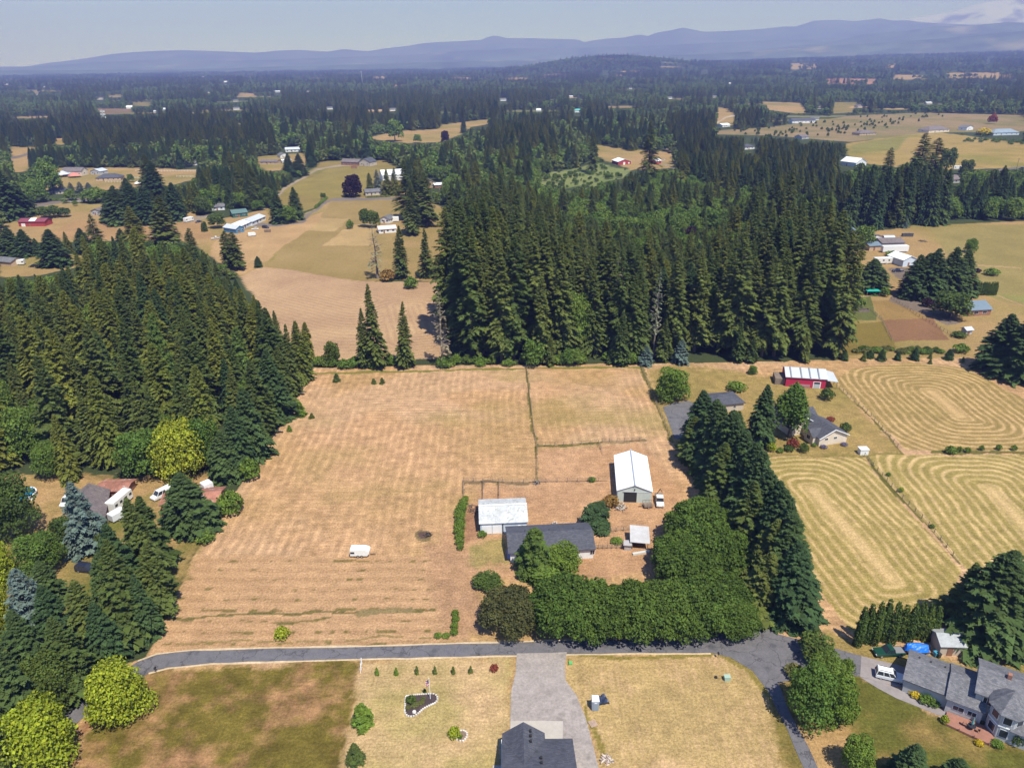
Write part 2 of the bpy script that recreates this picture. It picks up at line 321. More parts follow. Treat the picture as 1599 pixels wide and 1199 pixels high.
def ground_colour(X, Y, Z, near):
    wob = 1.6 if near else 6.0
    jx = X + (fbm(X, Y, wob * 4, 1) - 0.5) * wob; jy = Y + (fbm(X, Y, wob * 4, 2) - 0.5) * wob * 1.6
    px, py = proj(jx, jy, Z)
    n1 = fbm(X, Y, 14, 3); n2 = fbm(X, Y, 5, 4); n3 = fbm(X, Y, 45, 6); n4 = fbm(X, Y, 1.9, 8)
    C = np.zeros(X.shape + (3,))
    def put(mask, col, a=1.0):
        c = np.array(col); w = (mask * a)[..., None]
        C[...] = C * (1 - w) + c * w
    def mixc(a, b, t): t = np.clip(t, 0, 1)[..., None]; return np.array(a) * (1 - t) + np.array(b) * t
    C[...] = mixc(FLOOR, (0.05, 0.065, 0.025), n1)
    for poly, c in CLEAR:
        m = inpoly(poly, px, py)
        if m.any():
            gk = mixc(c, (c[0] * 0.72, c[1] * 0.86, c[2] * 0.62), (n3 - 0.4) * 3) * (0.85 + 0.3 * n1)[..., None]
            C[m] = gk[m]
    if not near: return mid_paint(C, px, py, X, Y, n1, n3, mixc)
    # ---- near ground (metres 60..330)
    mid_paint(C, px, py, X, Y, n1, n3, mixc)
    hay = mixc((0.50, 0.325, 0.205), (0.37, 0.26, 0.125), (n3 - 0.35) * 1.5 + (n1 - 0.45) * 0.8)
    wp_ = np.clip((fbm(X, Y, 30, 71) - 0.52) * 5, 0, 0.75)[..., None]; hay = hay * (1 - wp_) + np.array((0.50, 0.345, 0.24)) * wp_
    bl = g2(225, 1040); tl = g2(488, 583)
    ed = np.array([tl[0] - bl[0], tl[1] - bl[1]]); ed /= np.hypot(*ed)
    q = (X - bl[0]) * ed[1] - (Y - bl[1]) * ed[0]
    ldir = np.sin(2 * np.pi * (q + 2.2 * n1) / 2.3); hdir = np.sin(2 * np.pi * (Y + 1.3 * n1 + 0.02 * X) / 1.75)
    wl = np.clip(noise(X, Y, 26, 21) * 2.6 - 0.8 + (q < 24) * 0.5, 0, 1)
    sh = lambda q: 2.2 * (0.5 + 0.5 * q) ** 2.2 - 0.8
    st = wl * sh(ldir) + (1 - wl) * sh(hdir)
    stk = (0.35 + 0.65 * fbm(X, Y, 18, 31)) * (0.5 + n4)
    hay = hay * (1 + 0.16 * st * stk)[..., None]
    hay = hay * (0.66 + 0.68 * n4)[..., None]
    gm = np.clip(fbm(X, Y, 22, 12) * 3.0 - 1.5, 0, 1) * sstep(900, 600, py) * inpoly([(470,585),(1010,575),(1040,680),(830,720),(700,760),(430,800)], px, py)
    hay = hay * (1 - 0.6 * gm[..., None]) + np.array((0.27, 0.24, 0.075)) * 0.6 * gm[..., None]
    home = inpoly([(488,583),(488,574),(700,570),(1010,568),(1300,562),(1330,560),(1700,555),(1700,1000),(1290,1000),(1150,985),(900,1003),(225,1032),(300,870),(400,720)], px, py) | inpoly([(200,1030),(1700,950),(1700,1400),(-200,1400),(100,1150)], px, py)
    C[home] = hay[home]
    # bottom windrow belt
    mb = inpoly([(300,868),(700,868),(735,1000),(225,1030)], px, py)
    rb = 0.5 + 0.5 * np.sin(2 * np.pi * (Y + 0.02 * X + 1.2 * n1) / 3.1)
    hb = mixc((0.5, 0.33, 0.21), (0.40, 0.26, 0.16), rb * 0.8 + (n2 - 0.5)) * (0.85 + 0.3 * n4)[..., None]; C[mb] = hb[mb]
    dash = (rb > 0.9) & (noise(X, Y, 1.3, 77) > 0.70) & mb; C[dash] = (0.2, 0.16, 0.07)
    for pts, w, c in (([(240,966),(400,960),(560,955),(680,952)], 1.8, (0.16,0.14,0.06)), ([(430,971),(515,966)], 1.5, (0.17,0.15,0.06)), ([(280,1003),(500,998),(700,992)], 1.2, (0.25,0.2,0.09)),
                      ([(560,957),(640,952)], 4, (0.25,0.2,0.11)),
                      ([(822,575),(828,650),(838,700),(838,750)], 1.7, (0.16,0.145,0.05)), ([(838,697),(935,692),(940,690)], 1.6, (0.15,0.14,0.05)), ([(935,692),(943,712)], 3, (0.17,0.15,0.06)),
                      ([(1001,572),(1020,620),(1050,690)], 3.2, (0.19,0.165,0.055)), ([(940,691),(1010,688)], 1.3, (0.25,0.2,0.12)),
                      ([(724,752),(800,754),(950,752)], 1.6, (0.2,0.15,0.10)), ([(724,752),(722,775)], 1.4, (0.2,0.15,0.1)), ([(754,753),(755,785)], 1.2, (0.17,0.13,0.09)), ([(778,755),(780,785)], 3, (0.22,0.17,0.09)), ([(840,757),(822,785)], 1.6, (0.25,0.17,0.12)),
                      ([(1310,608),(1360,650),(1408,706)], 2.2, (0.15,0.145,0.05)), ([(1350,710),(1400,770),(1450,820),(1500,880)], 3.0, (0.13,0.13,0.04)), ([(1455,706),(1600,706)], 2.2, (0.14,0.135,0.045)),
                      ([(1170,712),(1410,708)], 2.2, (0.2,0.175,0.06)), ([(925,832),(985,828)], 1.5, (0.2,0.16,0.08)), ([(927,856),(985,856)], 1.5, (0.17,0.14,0.08)), ([(490,583),(690,579),(820,575),(1000,573)], 1.5, (0.2,0.19,0.06))):
        m = seg_d(px, py, pts) < w * (0.5 + noise(X, Y, 2.5, 55)); C[m & home] = c
    offs = [(fbm(X, Y, 6, 101 + k) - 0.5, fbm(X, Y, 6, 201 + k) - 0.5, noise(X, Y, 0.9, 301 + k) - 0.5) for k in range(3)]
    def region(poly, a, b, t, amt=0.35, soft=1.0):
        ys = [q[1] for q in poly]; sub_ = (py > min(ys) - 25) & (py < max(ys) + 25); w = np.zeros(px.shape)
        for ox, oy, oz in offs: w[sub_] += inpoly(poly, px[sub_] + (ox[sub_] * 26 + oz[sub_] * 14) * soft, py[sub_] + (oy[sub_] * 18 + oz[sub_] * 9) * soft) / 3.0
        c = mixc(a, b, t) * (1 - amt * 0.75 + 1.5 * amt * n4)[..., None]; C[...] = C * (1 - w[..., None]) + c * w[..., None]; return w > .5
    # pens and yard
    region([(840,702),(1000,692),(1060,760),(1060,880),(990,900),(860,905),(715,905),(690,860),(690,830),(760,760),(840,757)], (0.50, 0.32, 0.21), (0.42, 0.26, 0.165), n1 * 1.2 - 0.1)
    region([(722,795),(752,795),(752,835),(730,850),(722,845)], (0.3, 0.17, 0.115), (0.34, 0.2, 0.135), n2)
    region([(660,850),(720,850),(735,880),(745,930),(760,990),(715,995),(690,960),(672,900)], (0.34, 0.22, 0.15), (0.44, 0.28, 0.18), n1 * 1.5 - 0.2)
    region([(735,850),(790,840),(795,880),(730,890)], (0.36, 0.28, 0.13), (0.26, 0.23, 0.1), n2 * 1.4 - 0.2)
    bp = np.hypot(px - 661, (py - 835) * 1.6); C[bp < 13 * (0.6 + 0.7 * n2)] = (0.2, 0.16, 0.09); C[bp < 8 * (0.6 + 0.7 * n2)] = (0.12, 0.08, 0.08)
    # right homestead lawn
    region([(1010,575),(1075,572),(1300,600),(1312,608),(1410,706),(1165,712),(1060,700),(1050,690),(1020,620)], (0.36, 0.265, 0.12), (0.24, 0.205, 0.075), n1 * 1.3 - 0.2)
    # swath fields
    def swath(poly, a, b, per, light, dark, jn=1.2, green=0.3):
        m = inpoly(poly, px, py); d = ringd(X, Y, g2(*a), g2(*b), 3.2)
        s = np.sin(2 * np.pi * (d + jn * (n1 - 0.5) * 2.2 + 0.35 * n4 + 0.5 * (n2 - .5)) / per); s = (0.5 + 0.5 * s) ** 2.6 * 1.25
        s = s * (0.1 + 1.3 * fbm(X, Y, 3.5, 17)) * (0.55 + 0.8 * fbm(X, Y, 24, 18)) + 0.25 * (n4 - .5)
        c = mixc(dark, light, s); gg = np.clip((fbm(X, Y, 25, 19) - 0.5) * 3, 0, 1) * green
        c = c * (1 - gg[..., None]) + np.array((0.19, 0.18, 0.045)) * gg[..., None]
        c = mixc(0, 0, n1) * 0 + c * (0.82 + 0.36 * n4)[..., None]
        ctr = np.clip(1 - d / 3.0, 0, 1)[..., None]; c = c * (1 - ctr) + np.array(light) * ctr; C[m] = c[m]
    L1, D1 = (0.58, 0.44, 0.25), (0.31, 0.26, 0.10)
    swath([(1166,716),(1345,712),(1500,890),(1480,960),(1330,990),(1285,930),(1230,830)], (1268,764), (1392,905), 2.35, L1, D1)
    swath([(1352,711),(1700,709),(1700,900),(1505,888)], (1548,765), (1680,905), 2.35, L1, D1)
    swath([(1300,598),(1330,575),(1420,566),(1510,575),(1720,690),(1720,703),(1418,703)], (1455,612), (1500,650), 2.35, (0.54,0.39,0.22), (0.30,0.23,0.1), green=0.15)
    # lawns in front
    region([(205,1050),(560,1032),(535,1240),(60,1240),(150,1130)], (0.15, 0.125, 0.03), (0.34, 0.205, 0.115), fbm(X, Y, 9, 41) * 2.4 + fbm(X, Y, 2.4, 47) * 2.4 - 2.1, 0.6)
    region([(565,1033),(802,1026),(796,1110),(790,1240),(530,1240)], (0.40, 0.33, 0.16), (0.52, 0.38, 0.24), fbm(X, Y, 7, 42) * 2.6 - 1, 0.28)
    region([(884,1024),(1130,1018),(1180,1050),(1215,1100),(1265,1240),(950,1240),(920,1130),(900,1100),(884,1060)], (0.42, 0.32, 0.165), (0.54, 0.385, 0.245), fbm(X, Y, 6, 43) * 2.6 - 1 + 0.25 * np.sin(X * 4.2), 0.3)
    for pts, w in (([(884,1030),(886,1065),(905,1100),(925,1140),(945,1180)], 5), ([(888,1025),(1120,1020)], 3), ([(1130,1022),(1170,1045),(1200,1090),(1225,1130)], 4)):
        m = (seg_d(px, py, pts) < w * (0.5 + n2)) & inpoly([(884,1020),(1250,1010),(1265,1240),(950,1240)], px, py); C[m] = (0.25, 0.21, 0.07)
    region([(1225,1199),(1200,1090),(1230,1010),(1340,1010),(1345,1057),(1370,1062),(1450,1110),(1700,1170),(1700,1300),(1270,1300)], (0.12, 0.125, 0.03), (0.31, 0.22, 0.09), fbm(X, Y, 6, 44) * 2.6 - 1.1, 0.3)
    region([(1262,1199),(1240,1140),(1320,1130),(1340,1180),(1300,1260)], (0.36, 0.25, 0.12), (0.45, 0.3, 0.17), n2, 0.3)
    region([(1290,985),(1345,1005),(1420,1012),(1460,1030),(1560,1040),(1700,1030),(1700,1100),(1340,1050),(1290,1010)], (0.34, 0.25, 0.12), (0.22, 0.19, 0.06), n2, 0.3)
    # left property
    region([(20,742),(245,745),(330,740),(350,790),(300,880),(230,990),(60,1000),(0,960),(-100,900),(-60,742)], (0.15, 0.155, 0.04), (0.36, 0.245, 0.13), n1 * 2.2 - 0.6, 0.3)
    region([(20,742),(245,745),(250,760),(120,830),(60,850),(55,790)], (0.44, 0.29, 0.17), (0.3, 0.23, 0.1), n1 * 1.6 - 0.4, 0.3)
    region([(110,1150),(200,1060),(205,1075),(115,1160)], (0.25, 0.12, 0.07), (0.3, 0.17, 0.1), n2, 0.3)
    return C
GM = bpy.data.materials.new('ground'); GM.use_nodes = True
def ground_mat():
    nt = GM.node_tree; N = nt.nodes; L = nt.links; b = N['Principled BSDF']; b.inputs['Roughness'].default_value = 0.95; b.inputs['Specular IOR Level'].default_value = 0.1
    at = N.new('ShaderNodeVertexColor'); at.layer_name = 'Col'; tc = N.new('ShaderNodeTexCoord'); src = at.outputs[0]; first = None
    for sc, amt, xs in ((2.2, 0.34, 1), (5.5, 0.26, 1), (0.55, 0.12, 1), (1.6, 0.16, 0.18)):
        mp = N.new('ShaderNodeMapping'); mp.inputs['Scale'].default_value = (xs, 1, 1); L.new(tc.outputs['Object'], mp.inputs[0])
        n = N.new('ShaderNodeTexNoise'); n.inputs['Scale'].default_value = sc; n.inputs['Detail'].default_value = 6; n.inputs['Roughness'].default_value = 0.7
        L.new(mp.outputs[0], n.inputs['Vector']); r = N.new('ShaderNodeMapRange'); r.inputs[1].default_value = 0.3; r.inputs[2].default_value = 0.7
        r.inputs[3].default_value = 1 - amt; r.inputs[4].default_value = 1 + amt; L.new(n.outputs[0], r.inputs[0])
        mx = N.new('ShaderNodeMix'); mx.data_type = 'RGBA'; mx.blend_type = 'MULTIPLY'; mx.inputs[0].default_value = 1
        L.new(src, mx.inputs[6]); L.new(r.outputs[0], mx.inputs[7]); src = mx.outputs[2]; first = first or n.outputs[0]
    L.new(src, b.inputs['Base Color']); bp = N.new('ShaderNodeBump'); bp.inputs['Strength'].default_value = 0.6; bp.inputs['Distance'].default_value = 0.25
    L.new(first, bp.inputs['Height']); L.new(bp.outputs[0], b.inputs['Normal'])
ground_mat()
def make_ground():
    V = []; Fc = []; Cc = []; base = 0
    bands = [(62, 330, 270, 0.42, True), (330, 720, 600, 1.3, False), (720, 2000, 1600, 4.0, False), (2000, 9000, 7400, 25, False), (9000, 29000, 25000, 500, False)]
    for i, (y0, y1, w, st, near) in enumerate(bands):
        nx = int(round(2 * w / st)) + 1; ny = int(round((y1 - y0) / st)) + 1
        X, Y = np.meshgrid(np.linspace(-w, w, nx), np.linspace(y0, y1, ny)); Z = T(X, Y)
        C = ground_colour(X, Y, Z, near) if y0 < 9000 else np.broadcast_to(np.array(FLOOR), X.shape + (3,))
        V.append(np.stack([X, Y, Z], -1).reshape(-1, 3)); C = np.asarray(C); lum = C.max(-1, keepdims=True); C = C * np.where(lum > 0.08, np.array((0.83, 0.765, 0.64)), 1.0); Cc.append(C.reshape(-1, 3))
        idx = np.arange(nx * ny).reshape(ny, nx) + base
        Fc.append(np.stack([idx[:-1, :-1], idx[:-1, 1:], idx[1:, 1:], idx[1:, :-1]], -1).reshape(-1, 4)); base += nx * ny
    def quad(x0, x1, y0, y1, c):
        nonlocal base
        V.append(np.array([(x0, y0, T(x0, y0)), (x1, y0, T(x1, y0)), (x1, y1, T(x1, y1)), (x0, y1, T(x0, y1))], float)); Cc.append(np.array([c] * 4)); Fc.append(np.array([[0, 1, 2, 3]]) + base); base += 4
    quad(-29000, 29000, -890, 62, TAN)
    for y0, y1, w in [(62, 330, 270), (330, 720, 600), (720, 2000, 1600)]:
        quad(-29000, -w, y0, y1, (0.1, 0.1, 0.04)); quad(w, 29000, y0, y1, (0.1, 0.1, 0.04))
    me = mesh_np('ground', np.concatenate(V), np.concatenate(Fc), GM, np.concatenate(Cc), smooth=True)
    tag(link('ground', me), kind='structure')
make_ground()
# ------------------------------------------------------------------ hills on the horizon
HILLM = mat('hill_forest', (0.05, 0.07, 0.045), 0.95, 0.0035, 0.5, cov=((0.17, 0.16, 0.1), 0.0016, 0.60))
SNOWM = mat('snowy_mountain', (0.42, 0.44, 0.48), 0.8, 0, cov=((0.10, 0.10, 0.12), 0.0018, 0.50))
def ridge(name, pts, dist, depth, m, seed, rough=0.05):
    "a hill range with real depth whose crest follows pts (photo pixels) at distance dist"
    nx, ny = 420, 26; xs = np.linspace(pts[0][0], pts[-1][0], nx); ys = np.interp(xs, [p[0] for p in pts], [p[1] for p in pts])
    V = np.zeros((ny, nx, 3))
    for i in range(nx):
        d = RIGHT * (xs[i] - CX) + UP * (CY - ys[i]) - BACK * F; t = dist / math.hypot(d[0], d[1]) ; top = CAMZ + d[2] * t
        hx, hy = d[0] * t / dist, d[1] * t / dist
        for j in range(ny):
            v = j / (ny - 1) * 2 - 1; rr = dist + v * depth; prof = (1 - abs(v)) ** 0.8 if v < 0 else (1 - v) ** 1.0
            X, Y = hx * rr, hy * rr; nz = (fbm(X, Y, depth * 0.5, seed) - 0.5) * rough * 7 * (1 - abs(v)) * abs(v) * max(top, 60) * 2
            V[j, i] = (X, Y, -25 + (top + 25) * prof + nz)
    idx = np.arange(nx * ny).reshape(ny, nx)
    me = mesh_np(name, V.reshape(-1, 3), np.stack([idx[:-1, :-1], idx[:-1, 1:], idx[1:, 1:], idx[1:, :-1]], -1).reshape(-1, 4), m, smooth=True)
    tag(link(name, me), kind='structure')
far = [(-300,108),(-80,104),(42,104),(75,98),(112,94),(175,84),(210,81),(250,79),(287,78),(337,79.5),(375,81),(400,82),(430,79),(460,77.5),(490,79),(512,80.5),(537,76),(560,78.5),(575,79.5),(600,75),(637,71),(660,67),(682,65),(720,63.5),(750,62),(762,57),(772,55),(780,56),(790,59),(830,59),(870,60),(900,61),(905,62),(912,65),(940,60),(975,57.5),(990,54),(1000,53),(1012,55.5),(1025,50),(1050,46),(1067,42),(1080,45),(1100,49),(1142,47.5),(1187,44.5),(1224,40),(1244,40),(1271,31),(1311,30),(1334,32),(1360,29),(1374,27),(1394,31),(1419,30),(1437,33),(1480,36),(1600,40),(1900,55)]
midr = [(-300,112),(37,105),(150,97),(225,94),(287,90),(350,95),(400,94),(480,91),(575,87.5),(650,85),(700,80),(775,77.5),(800,75),(887,75),(975,71),(1050,69.5),(1125,66),(1200,63),(1306,58),(1400,56),(1600,50),(1900,60)]
nearr = [(1150,80),(1230,72),(1306,63),(1349,52),(1380,49),(1424,46),(1461,39),(1509,40),(1536,36),(1574,33),(1599,34),(1700,38),(1900,55)]
low = [(-300,112),(300,108),(700,96),(900,92),(1150,82),(1300,70),(1380,66),(1480,58),(1599,47),(1750,45),(1900,60)]
ridge('distant_hills', far, 17000, 2600, HILLM, 1)
ridge('middle_hills', midr, 13800, 2000, HILLM, 2)
ridge('right_hills', nearr, 12000, 1500, HILLM, 3)
ridge('low_hills', low, 9800, 1100, HILLM, 4)
ridge('snowy_mountain', [(1330,40),(1400,31),(1440,24),(1475,18),(1500,12),(1520,6),(1540,1),(1565,-3),(1585,-5),(1600,-4),(1640,2),(1680,12),(1730,24),(1850,38)], 20500, 2600, SNOWM, 5, 0.1)
# ------------------------------------------------------------------ haze
hz = MB().box(-30000, 30000, -900, 31000, -26, 2000).build('haze', None or mat('x', (1, 1, 1))); hz.data.materials.clear()
hm = bpy.data.materials.new('haze'); hm.use_nodes = True; hn = hm.node_tree; hn.nodes.remove(hn.nodes['Principled BSDF'])
pv = hn.nodes.new('ShaderNodeVolumePrincipled'); pv.inputs['Color'].default_value = (0.31, 0.365, 1.0, 1); pv.inputs['Absorption Color'].default_value = (0.62, 0.57, 1, 1); pv.inputs['Density'].default_value = 1.35e-4; pv.inputs['Anisotropy'].default_value = 0.0
hn.links.new(pv.outputs[0], hn.nodes['Material Output'].inputs['Volume']); hz.data.materials.append(hm); tag(hz, kind='stuff'); MATS.pop('x')
try: hm.volume_sampling = 'DISTANCE'
except Exception: pass
# ------------------------------------------------------------------ roads and drives
def sheet(name, poly, m, z=0.05, thick=0.0):
    pts = []
    n = len(poly)
    for i in range(n):
        a, b = P(*poly[i]), P(*poly[(i + 1) % n]); k = max(1, int((b - a).length / 3))
        for j in range(k):
            q = a.lerp(b, j / k); w = 0.12 if 0 < j else 0
            pts.append((q.x + random.uniform(-w, w), q.y + random.uniform(-w, w)))
    mb = MB(); n = len(pts); mb.add([(x, y, z) for x, y in pts] + [(x, y, -0.05) for x, y in pts], [tuple(range(n))] + [((i + 1) % n, i, i + n, (i + 1) % n + n) for i in range(n)])
    return tag(mb.build(name, m), kind='structure')
VERGE = mat('dry_verge', (0.50, 0.38, 0.24), 0.95, 2, 0.2)
RT = [(20,1189),(110,1110),(170,1062),(215,1033),(245,1022),(300,1016),(400,1013),(600,1009),(800,1003),(900,1000),(1050,1000),(1110,990),(1150,968),(1170,962),(1215,990),(1300,1011)]
RB = [(1300,1050),(1245,1062),(1215,1065),(1232,1110),(1262,1165),(1300,1250),(1280,1250),(1255,1199),(1230,1140),(1200,1080),(1175,1047),(1140,1026),(1110,1019),(1000,1019),(880,1021),(800,1023),(500,1030),(330,1035),(262,1042),(232,1050),(190,1085),(125,1124),(20,1215)]
sheet('road', RT + RB, ASPH, 0.05)
sheet('verge', [(x, y - 2.5) for x, y in RT[3:10]] + [(x, y + 1) for x, y in RT[3:10][::-1]], VERGE, 0.025)
sheet('verge', [(x, y + 2.5) for x, y in RB[12:20]] + [(x, y - 1) for x, y in RB[12:20][::-1]], VERGE, 0.025)
sheet('driveway', [(1300,1011),(1345,1024),(1343,1056),(1300,1050)], ASPH, 0.045)
sheet('concrete_driveway', [(1345,1024),(1402,1038),(1420,1045),(1420,1072),(1400,1072),(1343,1056)], CONC2, 0.06)
sheet('path', [(1343,1057),(1375,1064),(1408,1078),(1450,1098),(1482,1112),(1474,1120),(1440,1106),(1400,1090),(1370,1074)], CONC2, 0.05)
sheet('gravel_driveway', [(807,1020),(885,1018),(882,1040),(883,1062),(900,1085),(915,1122),(925,1160),(935,1199),(945,1245),(795,1245),(797,1120),(798,1080),(805,1050)], GRAV, 0.06)
sheet('concrete_pad', [(797,1126),(879,1126),(881,1245),(797,1245)], CONC, 0.09)
sheet('driveway', [(1035,636),(1052,629),(1075,626),(1110,640),(1110,660),(1060,686),(1053,684)], ASPH, 0.05)
# ------------------------------------------------------------------ tree shapes
FIRM = foliage('fir_needles', (0.0697, 0.1000, 0.0267), (0.1163, 0.1378, 0.0333))
GFIR = foliage('green_fir_needles', (0.0823, 0.1265, 0.0264), (0.0968, 0.1417, 0.0308))
FIRD = foliage('dark_fir_needles', (0.0430, 0.0801, 0.0318), (0.0715, 0.1077, 0.0339))
CEDM = foliage('cedar_foliage', (0.1159, 0.1400, 0.0254), (0.1643, 0.1728, 0.0295))
BLUE = foliage('blue_spruce_needles', (0.1100, 0.1584, 0.1496), (0.1320, 0.1742, 0.1540))
LEAF = foliage('green_leaves', (0.0890, 0.1540, 0.0257), (0.1455, 0.2099, 0.0351))
LEAFD = foliage('dark_leaves', (0.0650, 0.1040, 0.0222), (0.0958, 0.1343, 0.0267))
LIME = foliage('lime_leaves', (0.2558, 0.3168, 0.0213), (0.2898, 0.3168, 0.0290))
BRIT = foliage('bright_leaves', (0.1160, 0.1874, 0.0253), (0.1364, 0.1999, 0.0304))
PURP = foliage('purple_leaves', (0.0242, 0.0127, 0.0229), (0.0330, 0.0148, 0.0264))
REDL = foliage('red_leaves', (0.2200, 0.0528, 0.0352), (0.2420, 0.0634, 0.0396))
YELL = foliage('yellow_leaves', (0.6050, 0.4435, 0.0264), (0.5500, 0.4224, 0.0264))
RUSTL = foliage('rusty_leaves', (0.2860, 0.1478, 0.0440), (0.2420, 0.1584, 0.0440))
SNAGM = foliage('bare_twigs', (0.1980, 0.2218, 0.1496), (0.2420, 0.2006, 0.1408))
MAPD = foliage('maple_leaves', (0.0687, 0.1159, 0.0188), (0.0879, 0.1385, 0.0230))
MAPR = foliage('bronze_leaves', (0.0811, 0.0876, 0.0289), (0.0884, 0.0905, 0.0311))
LAVF = foliage('lavender_leaves', (0.17, 0.15, 0.24), (0.18, 0.16, 0.24))
SAGE = foliage('sage_leaves', (0.1364, 0.1562, 0.0506), (0.1637, 0.1624, 0.0506))
def conifer(name, H, R, lev, nbr, nf, seed, m, taper=0.85, droop=0.22, base=0.06, flen=0.24, fw=0.40, sparse=0.0, bulge=0.0, irr=0.25):
    r = np.random.default_rng(seed); t = np.repeat(np.linspace(base, 0.985, lev), nbr); n = len(t); t = np.clip(t + r.normal(0, 0.5 / lev, n), base, 0.99)
    ang = r.uniform(0, 2 * np.pi, n) + 0; az = np.floor(t * lev / 2) ;
    lob = 1 + irr * np.sin(ang * 2 + r.uniform(0, 6) + t * 5) * 0.5 + irr * 0.5 * np.sin(ang * 3 + t * 17)
    prof = (1 - t) ** taper * (1 + bulge * np.sin(np.pi * t)); low = np.clip((t - base) / 0.10, 0.55, 1)
    Ln = R * prof * low * lob * r.uniform(0.68, 1.12, n) + 0.012 * H * (1 - t) + 0.18
    keep = r.uniform(size=n) > sparse; t, ang, Ln = t[keep], ang[keep], Ln[keep]; n = len(t)
    rise = (t * 0.5 - 0.15 + r.normal(0, 0.08, n)); dr = droop * (1.25 - t) * 1.3
    tint = r.uniform(0.72, 1.32, n); hu = r.uniform(-0.06, 0.10, n)
    V = []; C = []
    dx, dy = np.cos(ang), np.sin(ang)
    for j in range(nf):
        s = 0.22 + 0.78 * (j + 0.5) / nf
        for side in (-1, 1):
            ss = np.clip(s + r.normal(0, 0.04, n), 0.1, 1.02); fl = Ln * flen * (1.15 - 0.65 * ss) * r.uniform(0.7, 1.35, n) + 0.25
            w = fl * fw * r.uniform(0.8, 1.3, n)
            bx, by = dx * ss * Ln, dy * ss * Ln; bz = t * H + Ln * (rise * ss - dr * ss * ss) + r.normal(0, 0.08, n)
            fx, fy = -dy * side * fl * 0.85 + dx * fl * 0.65, dx * side * fl * 0.85 + dy * fl * 0.65
            fz = -fl * (0.18 + r.uniform(0, 0.35, n))
            a = np.stack([bx - dx * w, by - dy * w, bz + 0.05 * fl], -1); b = np.stack([bx + dx * w, by + dy * w, bz - 0.12 * fl], -1); c = np.stack([bx + fx, by + fy, bz + fz], -1)
            V.append(np.stack([a, b, c], 1)); tt = tint * r.uniform(0.85, 1.15, n)
            C.append(np.repeat(np.stack([tt * (1 + hu), tt, tt * (1 - hu)], -1)[:, None], 3, 1))
    # branch tips
    w = 0.14 * Ln + 0.12; bx, by = dx * Ln * 0.8, dy * Ln * 0.8; bz = t * H + Ln * (rise * 0.8 - dr * 0.64)
    V.append(np.stack([np.stack([bx - dy * w, by + dx * w, bz], -1), np.stack([bx + dy * w, by - dx * w, bz], -1), np.stack([dx * Ln * 1.12, dy * Ln * 1.12, t * H + Ln * (rise - dr * 1.1)], -1)], 1))
    C.append(np.repeat(np.stack([tint * 1.1, tint * 1.12, tint], -1)[:, None], 3, 1))
    k = np.array([[[-0.12, 0, 0.97 * H], [0.12, 0, 0.97 * H], [0, 0, 1.01 * H]], [[0, -0.12, 0.97 * H], [0, 0.12, 0.97 * H], [0, 0, 1.01 * H]]]); V.append(k); C.append(np.ones((2, 3, 3)))
    V = np.concatenate(V).reshape(-1, 3); C = np.concatenate(C).reshape(-1, 3)
    return mesh_np(name, V, np.arange(len(V)).reshape(-1, 3), m, C)
def leafy(name, lobes, nleaf, size, seed, m, flat=0.75, shell=0.35, tv=0.25):
    "lobes: (x,y,z,rx,rz) ellipsoids; leaf clumps as bent quads spread through the outer shell"
    r = np.random.default_rng(seed); V = []; C = []
    area = np.array([l[3] * l[3] for l in lobes]); cnt = np.maximum((area / area.sum() * nleaf).astype(int), 8)
    for l, n in zip(lobes, cnt):
        d = r.normal(size=(n, 3)); d /= np.linalg.norm(d, axis=1)[:, None]; d[:, 2] = np.where(d[:, 2] < -0.55, -d[:, 2], d[:, 2])
        rad = 1 - shell * r.uniform(0, 1, n) ** 1.8 + 0.10 * np.sin(d[:, 0] * 7 + l[0]) * np.sin(d[:, 1] * 7 + l[1]) + r.normal(0, 0.03, n)
        p = np.stack([l[0] + d[:, 0] * l[3] * rad, l[1] + d[:, 1] * l[3] * rad, l[2] + d[:, 2] * l[4] * rad], -1)
        nn = d * flat + r.normal(size=(n, 3)) * 0.55 + np.array([0, 0, 0.25]); nn /= np.linalg.norm(nn, axis=1)[:, None]
        u = np.cross(nn, r.normal(size=(n, 3))); u /= np.linalg.norm(u, axis=1)[:, None]; v = np.cross(nn, u)
        s = (size * r.uniform(0.55, 1.35, n))[:, None]
        q = np.stack([p - u * s, p - v * s * 0.75 + nn * s * 0.15, p + u * s, p + v * s * 0.75 - nn * s * 0.25], 1); V.append(q)
        tt = r.uniform(1 - tv, 1 + tv, n) * r.uniform(0.85, 1.15); hu = r.uniform(-0.08, 0.12, n)
        C.append(np.repeat(np.stack([tt * (1 + hu), tt, tt * (1 - hu)], -1)[:, None], 4, 1))
    V = np.concatenate(V).reshape(-1, 3); C = np.concatenate(C).reshape(-1, 3)
    return mesh_np(name, V, np.arange(len(V)).reshape(-1, 4), m, C)
def lobes_round(seed, H, R, n=16, base=0.22, dome=1.0):
    r = np.random.default_rng(seed); L = []
    for i in range(n):
        a = i * 2.4 + r.uniform(-0.4, 0.4); k = (i + 0.5) / n; z = base + (0.93 - base) * (0.12 + 0.82 * k)
        rad = R * math.sqrt(max(0.05, 1 - (max(0, (z - base * 1.2)) / (1 - base * 0.9)) ** (2.2 * dome))) * r.uniform(0.5, 0.72)
        rl = R * r.uniform(0.36, 0.5); L.append((rad * math.cos(a), rad * math.sin(a), z * H - rl * 0.35, rl, rl * r.uniform(0.75, 1.0)))
    L.append((0, 0, H * (base + 0.93) / 2, R * 0.62, H * (0.93 - base) * 0.42)); return L
